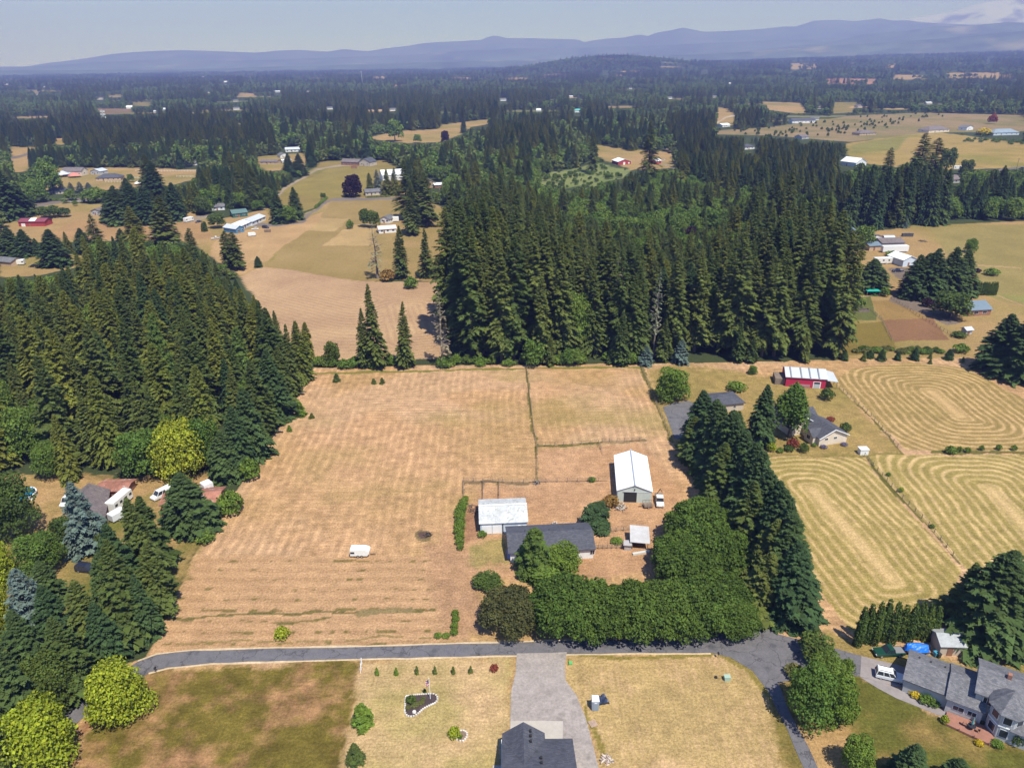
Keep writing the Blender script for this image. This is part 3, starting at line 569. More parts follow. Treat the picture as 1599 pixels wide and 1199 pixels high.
def dome_lobes(seed, H, R, n=34):
    "small bulges spread over one rounded dome, so neighbouring crowns stay readable as separate mounds"
    r = np.random.default_rng(seed); L = [(0, 0, H * 0.42, R * 0.80, H * 0.44)]
    for i in range(n):
        ph = math.acos(1 - 1.25 * (i + 0.5) / n); a = i * 2.39996 + r.uniform(-.25, .25); q = R * r.uniform(0.2, 0.29)
        L.append((R * 0.78 * math.sin(ph) * math.cos(a), R * 0.78 * math.sin(ph) * math.sin(a), H * (0.40 + 0.42 * math.cos(ph)), q, q * r.uniform(.75, 1)))
    return L
PH = {}                                        # species -> (list of crown meshes, native height, trunk fraction, native radius, trunk kind)
def trunk_mesh(name, H, r0, limbs, seed, m=None, ls=1.0):
    rr = random.Random(seed); mb = MB()
    pts = [(rr.uniform(-.01, .01) * H * k, rr.uniform(-.01, .01) * H * k, H * k) for k in (0, 0.25, 0.5, 0.75, 0.96)]
    n = 7; ring = []
    for i, p in enumerate(pts):
        r = r0 * (1 - 0.9 * i / 4) * (1.35 if i == 0 else 1); ring.append([(p[0] + r * math.cos(2 * math.pi * j / n), p[1] + r * math.sin(2 * math.pi * j / n), p[2]) for j in range(n)])
    mb.add([v for q in ring for v in q], [(i * n + j, i * n + (j + 1) % n, (i + 1) * n + (j + 1) % n, (i + 1) * n + j) for i in range(4) for j in range(n)])
    for _ in range(limbs):
        a = rr.uniform(0, 6.28); z = H * rr.uniform(0.25, 0.7); l = H * rr.uniform(0.2, 0.38) * ls
        mb.bar((0, 0, z), (l * math.cos(a), l * math.sin(a), z + l * rr.uniform(0.4, 0.9)), r0 * 0.5)
    me = bpy.data.meshes.new(name); me.from_pydata(mb.v, [], mb.f); me.materials.append(m or BARK); return me
def spec(key, crowns, H, R, tr, cat='conifer'): PH[key] = dict(c=crowns, H=H, R=R, t=tr, cat=cat)
TF = trunk_mesh('trunk', 30, 0.42, 0, 1); TB = trunk_mesh('trunk', 9, 0.32, 9, 2)
spec('fir', [conifer('crown', 30, 5.2, 54, 13, 11, s, FIRM, flen=0.18, fw=0.45, irr=0.4, sparse=0.08) for s in (1, 2, 3, 4)], 30, 5, TF)
spec('tallfir', [conifer('crown', 40, 5.0, 64, 10, 8, 10 + s, FIRM, taper=0.62, base=0.10, sparse=0.12, irr=0.55, droop=0.3) for s in range(4)], 40, 4.8, trunk_mesh('trunk', 40, 0.5, 0, 3))
spec('darkfir', [conifer('crown', 20, 5.2, 46, 16, 12, 20 + s, FIRD, flen=0.17, fw=0.45, taper=0.75, base=0.02, irr=0.2, bulge=0.18) for s in range(3)], 20, 5.2, trunk_mesh('trunk', 20, 0.35, 0, 4))
spec('cedar', [conifer('crown', 26, 4.8, 54, 13, 11, 30 + s, CEDM, taper=0.68, base=0.03, droop=0.30, flen=0.19, irr=0.35) for s in range(3)], 26, 4.6, trunk_mesh('trunk', 26, 0.45, 0, 5))
spec('greenfir', [conifer('crown', 16, 5, 40, 14, 8, 66, GFIR, taper=0.6, base=0.02, droop=0.4, flen=0.26)], 16, 5, trunk_mesh('trunk', 16, 0.3, 0, 66))
spec('spruce', [conifer('crown', 16, 4.0, 34, 11, 6, 40, BLUE, taper=0.7, base=0.02, bulge=0.2)], 16, 4.2, trunk_mesh('trunk', 16, 0.3, 0, 6))
spec('youngfir', [conifer('crown', 4, 1.5, 16, 8, 5, 45 + s, BRIT if s else FIRM, taper=0.8, base=0.03, flen=0.35) for s in (0, 1)], 4, 1.5, trunk_mesh('trunk', 4, 0.08, 0, 7))
spec('snag', [conifer('crown', 34, 3.0, 40, 5, 4, 50 + s, SNAGM, taper=0.6, base=0.15, sparse=0.35, flen=0.2, fw=0.16, droop=0.4) for s in range(2)], 34, 3, trunk_mesh('trunk', 34, 0.4, 26, 8, DEADW, 0.24))
spec('broad', [leafy('crown', lobes_round(60 + s, 12, 5.0, 15), 2600, 0.42, 60 + s, LEAF) for s in range(4)], 12, 5.3, TB, 'broadleaf')
spec('dark', [leafy('crown', lobes_round(70 + s, 12, 5.2, 15), 2800, 0.40, 70 + s, LEAFD) for s in range(2)], 12, 5.5, TB, 'broadleaf')
spec('maple', [leafy('crown', dome_lobes(80 + s, 10, 7.4), 15000, 0.25, 80 + s, MAPD, tv=0.3, shell=0.3) for s in range(3)], 10, 7.5, trunk_mesh('trunk', 9, 0.45, 10, 9), 'broadleaf')
spec('bronze', [leafy('crown', dome_lobes(85, 10, 7.4), 14000, 0.25, 85, MAPR)], 10, 7.5, trunk_mesh('trunk', 9, 0.45, 10, 9), 'broadleaf')
spec('lime', [leafy('crown', [(x * 1.05, y * 1.05, z, r_ * (0.62 + 0.5 * abs(math.sin(i * 2.7 + s))), q_ * (0.7 + .4 * abs(math.sin(i * 1.9)))) for i, (x, y, z, r_, q_) in enumerate(lobes_round(90 + s, 11, 5.6, 34, base=0.08, dome=0.62))], 11000, 0.24, 90 + s, LIME, tv=0.32, shell=0.45) for s in range(2)], 11, 5.9, trunk_mesh('trunk', 9, 0.3, 10, 10), 'broadleaf')
spec('bright', [leafy('crown', lobes_round(94 + s, 10, 4.2, 18, base=0.06), 7000, 0.22, 94 + s, BRIT) for s in range(2)], 10, 4.4, trunk_mesh('trunk', 8, 0.25, 8, 11), 'broadleaf')
spec('purple', [leafy('crown', lobes_round(97, 12, 5.0, 16, base=0.05, dome=1.3), 3600, 0.45, 97, PURP)], 12, 5.3, TB, 'broadleaf')
def column_lobes(seed, H, R, n=10):
    r = np.random.default_rng(seed); return [(r.uniform(-.12, .12) * R, r.uniform(-.12, .12) * R, H * (0.06 + 0.88 * i / n), R * min(1, 1.9 * (1 - i / n) ** 0.5 * 0.75 + 0.12) * r.uniform(0.9, 1.1), H / n * 1.05) for i in range(n)]
spec('column', [leafy('crown', column_lobes(s, 8, 1.15), 2200, 0.2, s, LEAFD, tv=0.32) for s in (101, 102, 103)], 8, 1.2, trunk_mesh('trunk', 6, 0.12, 0, 12), 'conifer')
spec('upright', [leafy('crown', [(0.9 * math.cos(a) * k, 0.9 * math.sin(a) * k, 5.5 + 1.4 * (2 - k), 1.6, 4.6) for k in (0, 1, 2) for a in (0.3, 2.4, 4.5)], 8000, 0.22, 105, LEAF)], 13, 3.6, TB, 'broadleaf')
spec('willow', [conifer('crown', 6, 3.6, 20, 22, 9, 107, FIRD, taper=0.35, base=0.2, droop=0.9, flen=0.3, irr=0.5)], 6, 3.4, trunk_mesh('trunk', 4, 0.25, 6, 13), 'broadleaf')
def bushspec(key, m, seed, n=700): spec(key, [leafy('crown', [(0.5 * math.cos(a), 0.5 * math.sin(a), 0.62, 0.6, 0.55) for a in np.arange(0, 6.2, 1.25)] + [(0, 0, 0.95, 0.62, 0.55)], n, 0.13, seed, m, tv=0.32)], 1.5, 1.1, None, 'shrub')
for k, m, s in (('bush', LEAF, 110), ('darkbush', LEAFD, 111), ('limebush', LIME, 112), ('redbush', REDL, 113), ('yellowbush', YELL, 114), ('rustbush', RUSTL, 115), ('purplebush', PURP, 116), ('brightbush', BRIT, 117), ('sagebush', SAGE, 118), ('lavbush', LAVF, 119)): bushspec(k, m, s)
PH['broad']['hi'] = [leafy('crown', lobes_round(60 + s, 12, 5.0, 20), 9000, 0.23, 160 + s, LEAF, tv=0.3) for s in range(2)]
PH['dark']['hi'] = [leafy('crown', lobes_round(70 + s, 12, 5.2, 20), 9000, 0.24, 170 + s, LEAFD, tv=0.3) for s in range(2)]
NAMES = dict(greenfir='fir_tree', fir='fir_tree', tallfir='fir_tree', darkfir='fir_tree', cedar='cedar_tree', spruce='spruce_tree', youngfir='fir_tree', snag='dead_tree', broad='broadleaf_tree', dark='broadleaf_tree', maple='maple_tree', bronze='maple_tree', lime='maple_tree', bright='broadleaf_tree', purple='beech_tree', column='cypress_tree', upright='broadleaf_tree', willow='willow_tree')
def plant(key, p, h, rad, label, group=None, parts=True, rz=None):
    s = PH[key]; me = random.choice(s['hi'] if 'hi' in s and h * ppm(p) > 55 else s['c']); sz = h / s['H']; sx = rad / s['R'] if rad else sz
    rz = random.uniform(0, 6.28) if rz is None else rz; nm = NAMES.get(key, 'shrub')
    cat = {'conifer': 'conifer', 'broadleaf': 'tree', 'shrub': 'shrub'}[s['cat']]
    if parts and s['t'] is not None:
        e = empty(nm, p, rz, label, cat, group)
        if s['cat'] == 'conifer' and h > 8: e.rotation_euler = (random.uniform(-.03, .03), random.uniform(-.03, .03), rz)
        for cn, cm in (('crown', me), ('trunk', s['t'])):
            c = link(cn, cm, e); c.scale = (sx, sx, sz)
        return e
    o = link(nm, me); o.location = p; o.rotation_euler = (random.uniform(-.035, .035), random.uniform(-.035, .035), rz); o.scale = (sx, sx, sz); return tag(o, label, cat, group)
# ------------------------------------------------------------------ trees placed one by one: key, base px, base py, top py, crown width px, label
EDGE = 'firs in the belt between the left lawn and the mown field'
ROWR = 'big firs in the diagonal row beside the swathed field'
MAPL = 'maples massed above the lane'
ONE = [
 ('darkfir',300,838,738,84,'dark fir hiding the rusty roofed shed',None), ('fir',240,892,776,70,'tall fir at the top of the dense belt beside the mown field',None),
 ('fir',235,930,776,84,0,EDGE), ('darkfir',200,958,815,80,0,EDGE), ('fir',252,968,845,72,0,EDGE), ('fir',205,1010,842,90,0,EDGE), ('darkfir',182,992,862,70,0,EDGE), ('fir',150,1040,905,92,0,EDGE), ('darkfir',228,1002,900,60,0,EDGE),
 ('darkfir',100,1050,915,84,0,EDGE), ('fir',120,1095,960,90,0,EDGE), ('darkfir',60,1095,955,90,0,EDGE), ('fir',20,1120,968,80,0,EDGE), ('darkfir',40,1165,1010,96,0,EDGE), ('fir',-10,1200,1050,90,0,EDGE), ('dark',85,1125,1020,80,0,EDGE), ('darkfir',-25,1110,975,80,0,EDGE), ('fir',10,1240,1110,90,0,EDGE), ('darkfir',170,1048,940,70,0,EDGE),
 ('spruce',72,1030,885,78,'bluish grey fir behind the dark belt at lower left',None), ('spruce',143,868,751,62,'pale blue spruce beside the brown roofed house',None), ('dark',165,866,826,34,'small dark round tree at the foot of the blue spruce',None),
 ('dark',22,850,738,92,'dark leafy tree hiding part of the round pool',None), ('broad',68,905,826,72,'mid green tree on the lawn below the pool',None), ('dark',100,850,805,40,'small round dark tree left of the blue spruce',None), ('lime',5,925,845,60,'yellow green tree at the left edge below the pool',None), ('darkfir',78,950,876,56,'young dark fir on the left lawn below the black car',None), ('lime',8,1010,900,55,'olive yellow tree at the left edge above the fir belt',None),
 ('lime',190,1138,1028,100,'lime green maple overhanging the curve of the lane',None), ('lime',74,1215,1093,120,'large yellow green maple in the lower left corner',None),
 ('darkfir',357,752,672,58,'bluish green fir beside the junk cars',None), ('lime',288,755,645,88,'yellow green maple behind the white van',None), ('broad',322,740,640,60,'green maple touching the fir beside the junk cars',None), ('brightbush',362,806,763,44,'round green bush at the edge of the mown field below the firs',None), ('brightbush',392,752,712,34,'green bush at the field edge above the round bush',None), ('bush',322,850,830,30,'low bush between dark fir and mown field',None),
 ('darkfir',395,722,604,60,0,'firs at the right edge of the left forest'), ('fir',412,690,560,58,0,'firs at the right edge of the left forest'), ('darkfir',432,662,545,56,0,'firs at the right edge of the left forest'), ('fir',446,640,540,46,0,'firs at the right edge of the left forest'), ('fir',458,622,507,34,'slender fir pointing above the right edge of the left forest',None), ('cedar',474,600,500,36,'cedar at the top right corner of the left forest',None), ('fir',432,610,480,54,0,'firs at the right edge of the left forest'), ('fir',418,585,470,50,0,'firs at the right edge of the left forest'), ('darkfir',378,742,632,50,0,'firs at the right edge of the left forest'),
 ('youngfir',470,652,627,18,'largest young fir on the left side of the mown field',None), ('youngfir',487,654,645,9,'tiny young fir right of the largest young fir',None), ('youngfir',447,661,650,10,'tiny young fir touching the forest edge',None), ('youngfir',452,674,664,9,'lowest of the tiny young firs at the forest edge',None),
 ('youngfir',526,597,583,12,'leftmost of three little firs at the top of the field',None), ('youngfir',584,600,591,9,'middle of three little firs at the top of the field',None), ('youngfir',597,600,590,9,'rightmost of three little firs at the top of the field',None),
 ('fir',588,578,443,40,'tallest lone fir at the top of the field',None), ('fir',570,576,480,28,'fir leaning against the left side of the tallest lone fir',None), ('fir',633,577,471,32,'slim lone fir between the tallest lone fir and the forest',None), ('cedar',481,562,503,24,'small cedar at the top left field corner',None), ('dark',521,574,529,28,'small dark scraggly tree in the brush above the field',None),
 ('snag',590,437,345,26,'half bare fir at the edge of the pink field',None), ('fir',627,436,352,30,'fir right of the half bare fir behind the pink field',None), ('fir',667,436,356,28,'fir with bare lower trunk right of the rusty bush',None), ('rustbush',606,440,418,26,'rusty orange bush below the half bare fir',None), ('bush',642,452,430,24,'green bush jutting into the pink field',None),
 ('snag',692,575,452,28,'pale dead tree at the left end of the tall fir stand',None), ('snag',784,560,425,24,'tall grey dead tree inside the tall fir stand',None), ('snag',1020,560,420,24,'brownish dying fir in the middle of the fir stand',None),
 ('fir',652,352,262,36,0,'tall firs behind the white cottage'), ('tallfir',636,345,250,34,0,'tall firs behind the white cottage'), ('tallfir',668,355,268,34,0,'tall firs behind the white cottage'), ('fir',645,368,285,32,0,'tall firs behind the white cottage'), ('tallfir',706,430,312,34,'tall fir right of the white cottage group',None),
 ('spruce',1008,572,540,24,'blue spruce bush at the foot of the tall firs',None), ('spruce',1062,570,530,26,'second bluish spruce at the foot of the tall firs, nearest the bright round tree',None), ('fir',1036,566,498,26,'young fir between the two blue spruces',None),
 ('bright',1048,632,567,58,'bright green round tree beside the paddock corner',None), ('bright',1175,586,569,16,'tiny round tree on the grass above the garage',None), ('brightbush',1150,612,594,34,'wide green bush above the garage',None), ('darkbush',1290,626,604,24,'round dark bush below the red barn',None), ('darkbush',1320,674,659,19,'green bush behind the cream house',None),
 ('darkfir',1184,697,600,46,'dense cone shaped conifer left of the leafy tree by the cream house',None), ('upright',1232,692,599,64,'big leafy tree beside the cream house',None), ('darkfir',1149,702,642,36,'small grey green conifer between garage and fir row',None),
 ('redbush',1237,702,683,20,'dark red shrub in front of the big leafy tree',None), ('darkbush',1232,706,694,17,'small dark shrub left of the blue green one',None), ('darkbush',1254,708,690,17,'blue green shrub by the cream house front',None), ('limebush',1204,706,689,16,'yellowish shrub left of the dark red shrub',None), ('bush',1218,708,698,12,'low shrub beside the yellowish shrub',None), ('brightbush',1271,698,691,9,'small bright shrub at the cream house wall',None), ('lavbush',1286,701,696,12,'round lavender bush at the cream house gable',None), ('lavbush',1318,697,691,12,'lavender bush at the corner of the cream house gable',None), ('redbush',1297,658,650,14,'reddish shrub behind the cream house roof',None),
 ('darkfir',1092,712,609,62,'topmost fir of the diagonal row',None), ('darkfir',1108,742,622,74,0,ROWR), ('fir',1082,730,650,58,0,ROWR), ('darkfir',1118,758,632,66,0,ROWR), ('darkfir',1141,790,658,66,0,ROWR), ('darkfir',1162,824,690,70,0,ROWR), ('darkfir',1198,890,752,74,0,ROWR), ('darkfir',1214,924,785,74,0,ROWR), ('darkfir',1130,775,640,80,0,ROWR), ('darkfir',1150,805,672,80,0,ROWR), ('fir',1120,800,690,70,0,ROWR), ('darkfir',1170,840,702,82,0,ROWR), ('darkfir',1188,872,735,84,0,ROWR), ('fir',1160,880,750,76,0,ROWR), ('darkfir',1208,905,765,84,0,ROWR), ('darkfir',1222,940,800,88,0,ROWR), ('fir',1195,930,810,84,0,ROWR), ('darkfir',1232,980,845,88,'lowest fir of the diagonal row beside the lane',None), ('fir',1190,968,860,76,0,ROWR),
 ('maple',1092,872,752,112,'maple at the top of the dense maple mass',None), ('maple',1118,905,795,104,0,MAPL), ('maple',1145,1000,888,76,0,MAPL), ('maple',1060,900,800,84,0,MAPL), ('maple',882,1000,893,118,0,MAPL), ('maple',932,1004,889,112,0,MAPL), ('maple',986,1005,885,112,0,MAPL), ('maple',1040,1004,873,112,0,MAPL), ('maple',1092,998,863,112,0,MAPL), ('maple',1128,972,842,92,0,MAPL), ('maple',1070,935,822,104,0,MAPL), ('bronze',798,998,902,96,'bronze tinted maple at the left end of the maple mass',None),
 ('greenfir',836,905,824,64,'yellow green conifer in front of the grey roofed farmhouse',None), ('bright',880,905,847,62,'light green tree in front of the farmhouse',None), ('dark',762,925,896,50,'low green tree left of the bronze maple',None), ('broad',850,920,880,60,'green tree between farmhouse tree and maple mass',None), ('willow',930,829,784,52,'weeping tree between the two barns',None),
 ('rustbush',953,793,772,30,'rusty green bush left of the white barn door',None), ('bush',963,850,840,22,'green weeds inside the chicken pen',None), ('bush',753,840,828,16,'small bush at the corner of the pale metal barn',None), ('bush',924,753,744,14,'little weed clump on the pen fence',None), ('limebush',441,1000,977,26,'yellow green bush beside the lane on the left',None),
 ('darkfir',1536,1020,860,118,'huge dark conifer behind the grey garden shed',None), ('fir',1496,988,880,66,'dark conifer leaning on the left side of the huge dark conifer',None), ('darkfir',1582,1012,878,100,'dark conifer at the right edge beside the huge dark conifer',None), ('darkfir',1550,1000,868,90,'dark conifer top behind the huge dark conifer',None),
 ('darkfir',1558,585,490,70,'leftmost fir of the dark clump at the right edge',None), ('darkfir',1590,600,478,76,'foremost fir of the dark clump at the right edge',None), ('darkfir',1615,570,470,70,'backmost fir of the dark clump at the right edge',None),
 ('dark',1272,1042,990,60,'olive green tree at the fork of the lane',None), ('broad',1262,1142,1042,84,'large green tree on the lane side below the fork',None), ('bright',1303,1138,1050,66,'light green tree on the lawn side of the large lane tree',None), ('broad',1282,1092,1020,62,'green tree top between the fork tree and the large lane tree',None), ('sagebush',1240,1060,1038,34,'pale grey green bush at the lane junction',None), ('brightbush',1322,1055,1028,25,'neat round shrub beside the asphalt drive',None),
 ('bright',1335,1215,1146,56,'green tree on the lawn at the bottom edge',None), ('darkfir',1415,1235,1160,60,'dark conifer top at the bottom edge',None), ('darkfir',1490,1240,1186,54,'lower dark conifer at the bottom right edge',None),
 ('youngfir',567,1138,1100,34,'upper of two bushy young trees on the lawn edge',None), ('youngfir',556,1196,1163,28,'lower of two bushy young trees on the lawn edge',None),
 ('redbush',772,1049,1037,15,'round red shrub at the end of the shrub line',None), ('yellowbush',1430,1090,1076,24,'bright yellow shrub beside the garage wall',None), ('bush',1446,1100,1083,26,'green shrub beside the yellow shrub',None), ('bush',1458,1104,1092,18,'dark green shrub at the deck end',None), ('limebush',1474,1130,1116,14,'small lime shrub at the deck corner',None), ('darkbush',1586,1166,1140,22,'round dark shrub below the turret',None), ('yellowbush',1528,1165,1157,14,'orange flowering shrub below the deck',None), ('brightbush',1556,1168,1158,22,'light green shrub below the turret windows',None),
 ('purple',552,309,268,34,'dark purple beech beside the long ranch house',None), ('purple',1072,420,347,26,'dark purple tree among the firs',None), ('spruce',590,296,265,16,'small blue spruce beside the long ranch house',None), ('cedar',578,298,270,14,'small cedar left of the blue spruce by the ranch house',None), ('cedar',605,305,264,18,'pointed cedar in front of the white roof',None), ('cedar',618,306,262,16,'second pointed cedar in front of the white roof',None),
 ('dark',572,356,323,22,'left dark round tree above the white cottage garden',None), ('dark',583,357,326,24,'right dark round tree above the white cottage garden',None), ('bush',547,358,342,13,'small round tree left of the dark garden trees',None),
 ('darkfir',436,350,300,30,'left fir of the clump by the asphalt drive',None), ('broad',452,350,318,28,'green tree in the clump by the asphalt drive',None), ('darkfir',464,344,292,26,'right fir of the clump by the asphalt drive',None),
 ('darkfir',20,402,355,40,0,'firs in the line below the red barn'), ('darkfir',42,402,358,36,0,'firs in the line below the red barn'), ('darkfir',88,418,358,50,0,'firs in the line below the red barn'), ('cedar',108,397,362,16,0,'firs in the line below the red barn'), ('darkfir',133,397,356,30,0,'firs in the line below the red barn'), ('tallfir',155,397,334,24,'spindly tall fir right of the red barn',None), ('darkfir',192,385,357,22,0,'firs in the line below the red barn'), ('darkfir',60,400,372,20,0,'firs in the line below the red barn'),
 ('tallfir',306,425,356,28,'thin fir standing alone above the left forest',None), ('tallfir',358,418,360,26,'left fir of the pair at the pink field corner',None), ('tallfir',372,422,362,30,'right fir of the pair at the pink field corner',None), ('darkfir',404,418,400,14,'small dark fir at the pink field corner',None),
 ('darkfir',14,345,252,56,'large dark fir group at the left edge above the far lane',None), ('darkfir',36,340,285,40,'dark fir right of the large left edge fir',None), ('broad',84,305,246,36,'tall green tree left of the pale two storey house',None), ('broad',60,318,282,34,'pale green rounded tree beside the far lane hedge',None), ('spruce',84,300,284,14,'blue spruce hedge plant before the pale house',None), ('spruce',97,300,284,14,'second blue spruce before the pale house',None), ('spruce',112,301,285,14,'third blue spruce before the pale house',None), ('spruce',126,301,284,15,'fourth blue spruce before the pale house',None), ('spruce',140,301,285,17,'fifth and widest blue spruce before the pale house',None), ('broad',110,314,294,20,'low green tree above the white lane fence',None), ('darkfir',200,308,278,26,'dark bushy fir below the white dome tent',None), ('darkfir',250,335,252,50,'broad dark fir left of the square conifer block',None), ('fir',238,318,240,44,'tall fir behind the grey house clump',None), ('darkfir',276,345,285,36,'dark fir above the gravel yard',None), ('broad',205,285,270,12,'lone round tree at the far arena',None), ('broad',47,338,315,26,'left round tree behind the red barn',None), ('dark',78,342,318,38,'big round tree behind the red barn',None), ('dark',102,340,322,22,'right round tree behind the red barn',None), ('broad',118,322,312,8,'tiny tree beside the far lane',None), ('broad',148,318,290,40,'large yellowish tree beside the far lane',None),
 ('darkfir',188,352,290,44,0,'dark fir clump right of the grey house'), ('darkfir',212,350,285,44,0,'dark fir clump right of the grey house'), ('darkfir',232,352,292,36,0,'dark fir clump right of the grey house'), ('darkfir',176,348,300,34,0,'dark fir clump right of the grey house'),
 ('fir',262,400,305,60,'broad fir rising over the left forest edge',None), ('cedar',218,400,322,40,'yellowish cedar left of the broad fir',None),
 ('dark',340,358,330,30,'round tree left of the green roofed house',None), ('column',320,362,345,10,'clipped columnar tree beside the round tree',None), ('broad',325,330,290,34,'green tree between the two yards',None), ('broad',363,325,296,34,'yellow green tree above the green roofed house',None), ('spruce',370,318,280,16,'blue spruce above the green roofed house',None), ('broad',404,330,310,22,'round tree right of the green roofed house',None),
 ('dark',445,290,270,20,'round tree beside the far drive',None), ('darkfir',452,278,240,24,0,'fir clump beside the far drive'), ('darkfir',468,276,240,26,0,'fir clump beside the far drive'), ('cedar',425,288,266,12,'small cedar beside the far drive',None), ('dark',505,312,300,10,'tiny tree at the far drive bend',None),
 ('darkfir',1358,458,404,56,'round topped dark conifer by the green shelter',None), ('darkfir',1425,468,398,50,0,'broad conifer clump beside the asphalt drive'), ('darkfir',1452,470,388,52,0,'broad conifer clump beside the asphalt drive'), ('darkfir',1480,468,386,52,0,'broad conifer clump beside the asphalt drive'), ('darkfir',1500,462,390,44,0,'broad conifer clump beside the asphalt drive'), ('darkfir',1440,455,395,44,0,'broad conifer clump beside the asphalt drive'),
 ('dark',1484,502,450,66,'round topped oak beside the brick house',None), ('purplebush',1447,480,463,20,'purple shrub tree beside the asphalt drive',None), ('bright',1514,396,370,22,'bright round tree on the far pasture edge',None), ('broad',1347,390,347,36,'light green tree by the far yard',None), ('darkfir',1320,388,345,26,'dark fir left of the light green yard tree',None), ('bush',1393,401,390,22,'round bush in front of the white trailer',None), ('bush',1381,464,447,16,'small tree right of the round topped conifer',None),
 ('bush',1330,482,455,40,'spreading green shrub above the raised beds',None), ('bush',1322,398,391,14,'low bush in the far yard',None), ('bush',1320,428,418,16,'green bush at the edge of the forest by the far yard',None), ('purplebush',1525,426,418,14,'dark red shrub on the far pasture',None), ('bush',1548,431,417,24,'grey green bush on the far pasture',None), ('darkbush',1497,528,516,26,'low dark bush below the ploughed garden',None), ('bush',1500,552,535,26,'green bush behind the young fir row at right',None), ('bush',1410,552,544,24,'brush patch behind the young fir row',None),
 ('cedar',985,236,212,12,'left cedar in the far paddock',None), ('cedar',992,235,215,9,'right cedar in the far paddock',None), ('darkfir',980,234,210,14,'round cedar in the far paddock',None), ('dark',1010,233,205,16,'leafy cedar beside the blue shed',None), ('tallfir',1012,290,188,30,'very tall fir in front of the far red buildings',None), ('tallfir',925,270,205,20,'tall dark fir at the marsh edge',None),
 ('yellowbush',1536,212,198,24,'pale yellow round tree by the far blue house',None), ('redbush',1549,194,176,14,'dark red tree on the far hillside',None), ('dark',1507,274,246,22,'dark round tree beside the camper',None), ('dark',1476,272,226,26,'leafy tree at the right side of the tall firs on the right pasture',None),
 ('tallfir',1428,300,208,44,'tallest fir of the clump in front of the right pasture',None), ('tallfir',1452,298,215,40,'second tallest fir of the clump in front of the right pasture',None), ('tallfir',1378,310,230,30,'thin topped fir left of the right pasture clump',None), ('fir',1558,310,258,30,'pointed fir below the far road at right',None), ('spruce',1413,357,337,10,'narrow blue spruce in front of the dark woods at right',None),
 ('broad',617,222,182,30,'big round tree standing in the far tan field',None), ('broad',652,224,208,14,'small tree at the foot of the big round field tree',None), ('purple',695,222,202,14,'purple tree at the far tan field',None), ('darkfir',724,208,186,12,'dark cedar at the far tan field',None),
]
TREES = []                                     # (key, p, h, rad, label, group, prio)
for key, bx, by, ty, wpx, lab, grp in ONE:
    p = P(bx, by); rad = wpx / 2 / ppm(p)
    if key in ('darkfir', 'fir', 'greenfir', 'cedar') and grp == EDGE: rad *= 0.86; wpx *= 0.86
    by -= wpx / 2 * CAMZ / math.hypot(p.x, p.y, CAMZ) * (0.62 if PH[key]['cat'] == 'broadleaf' else 0.6 if PH[key]['cat'] == 'conifer' else 0.5)   # the front of the skirt, not the trunk, is what meets the ground in the photo
    p = P(bx, by); h = max(hfor(p, ty), 0.7); rad = wpx / 2 / ppm(p)
    if PH[key]['cat'] != 'conifer' and key not in ('upright', 'column'): rad = wpx / 2 / ppm(p) * 0.98; h = max(1.0, h - 0.15 * rad)
    if key in ('maple', 'bronze'): rad *= 1.1; h = min(h, 1.28 * rad)
    g = grp
    if not lab:
        lab = {EDGE: 'fir in the dense belt left of the mown field', ROWR: 'dense fir in the diagonal row by the swathed field', MAPL: 'dark green maple in the rounded mass above the lane',
               'firs at the right edge of the left forest': 'fir edging the left forest along the mown field', 'tall firs behind the white cottage': 'tall dark fir right of the white cottage', 'firs in the line below the red barn': 'bushy fir in the line below the maroon barn',
               'dark fir clump right of the grey house': 'dark fir clumped right of the distant grey house', 'fir clump beside the far drive': 'dark fir in the pair beside the far pale drive', 'broad conifer clump beside the asphalt drive': 'broad dark conifer beside the brick house drive'}[grp]
    TREES.append((key, p, h, rad, lab, g, 1e9))
CONE = [(bx, by) for _, bx, by, *_ in ONE]
# clipped cypress hedges, young fir row, shrub line
for i in range(10):
    x = 1338 + i * 13; p = P(x, 1008 - i * 1.2 - (4 if i % 2 else 0)); TREES.append(('column', p, hfor(p, (945, 940, 936, 934, 938, 941, 939, 936, 941, 944)[i]), 0.95, 'tall cypress in the hedge behind the green pickup', 'cypresses in the hedge behind the pickup', 1e9))
for i in range(9):
    p = P(1520 + i * 4.1, 461); TREES.append(('column', p, hfor(p, 439), 0.85, 'slim cypress in the far hedge above the brick house', 'cypresses in the far hedge above the brick house', 1e9))
for i, (x, y, t, w) in enumerate([(1318,562,546,13),(1348,563,550,10),(1358,559,546,13),(1376,563,544,13),(1401,562,549,11),(1427,562,542,14),(1452,560,553,7),(1452,568,561,7),(1481,561,545,15),(1503,566,557,6)]):
    p = P(x, y); TREES.append(('youngfir' if w < 11 else 'darkfir', p, hfor(p, t), w / 2 / ppm(p), 'young fir in the row above the right swathed field', 'young firs along the right swathed field', 1e9))
for i, (x, y) in enumerate([(589,1053),(619,1053),(651,1051),(679,1051),(708,1051),(735,1050)]):
    p = P(x, y); TREES.append(('youngfir', p, hfor(p, y - 11), 0.42, 'tiny green shrub planted in the line on the front lawn', 'shrubs in the line on the front lawn', 1e9))
for i, (x, y) in enumerate([(1484,708),(1498,705),(1510,706),(1532,703),(1559,702),(1583,703)]):
    p = P(x, y); TREES.append(('bush', p, hfor(p, y - 8 - (i == 0) * 4), (1.6, .8, 1.0, .8, .9, .9)[i], 'small orchard tree between the swathed fields', 'orchard trees between the swathed fields', 1e9))
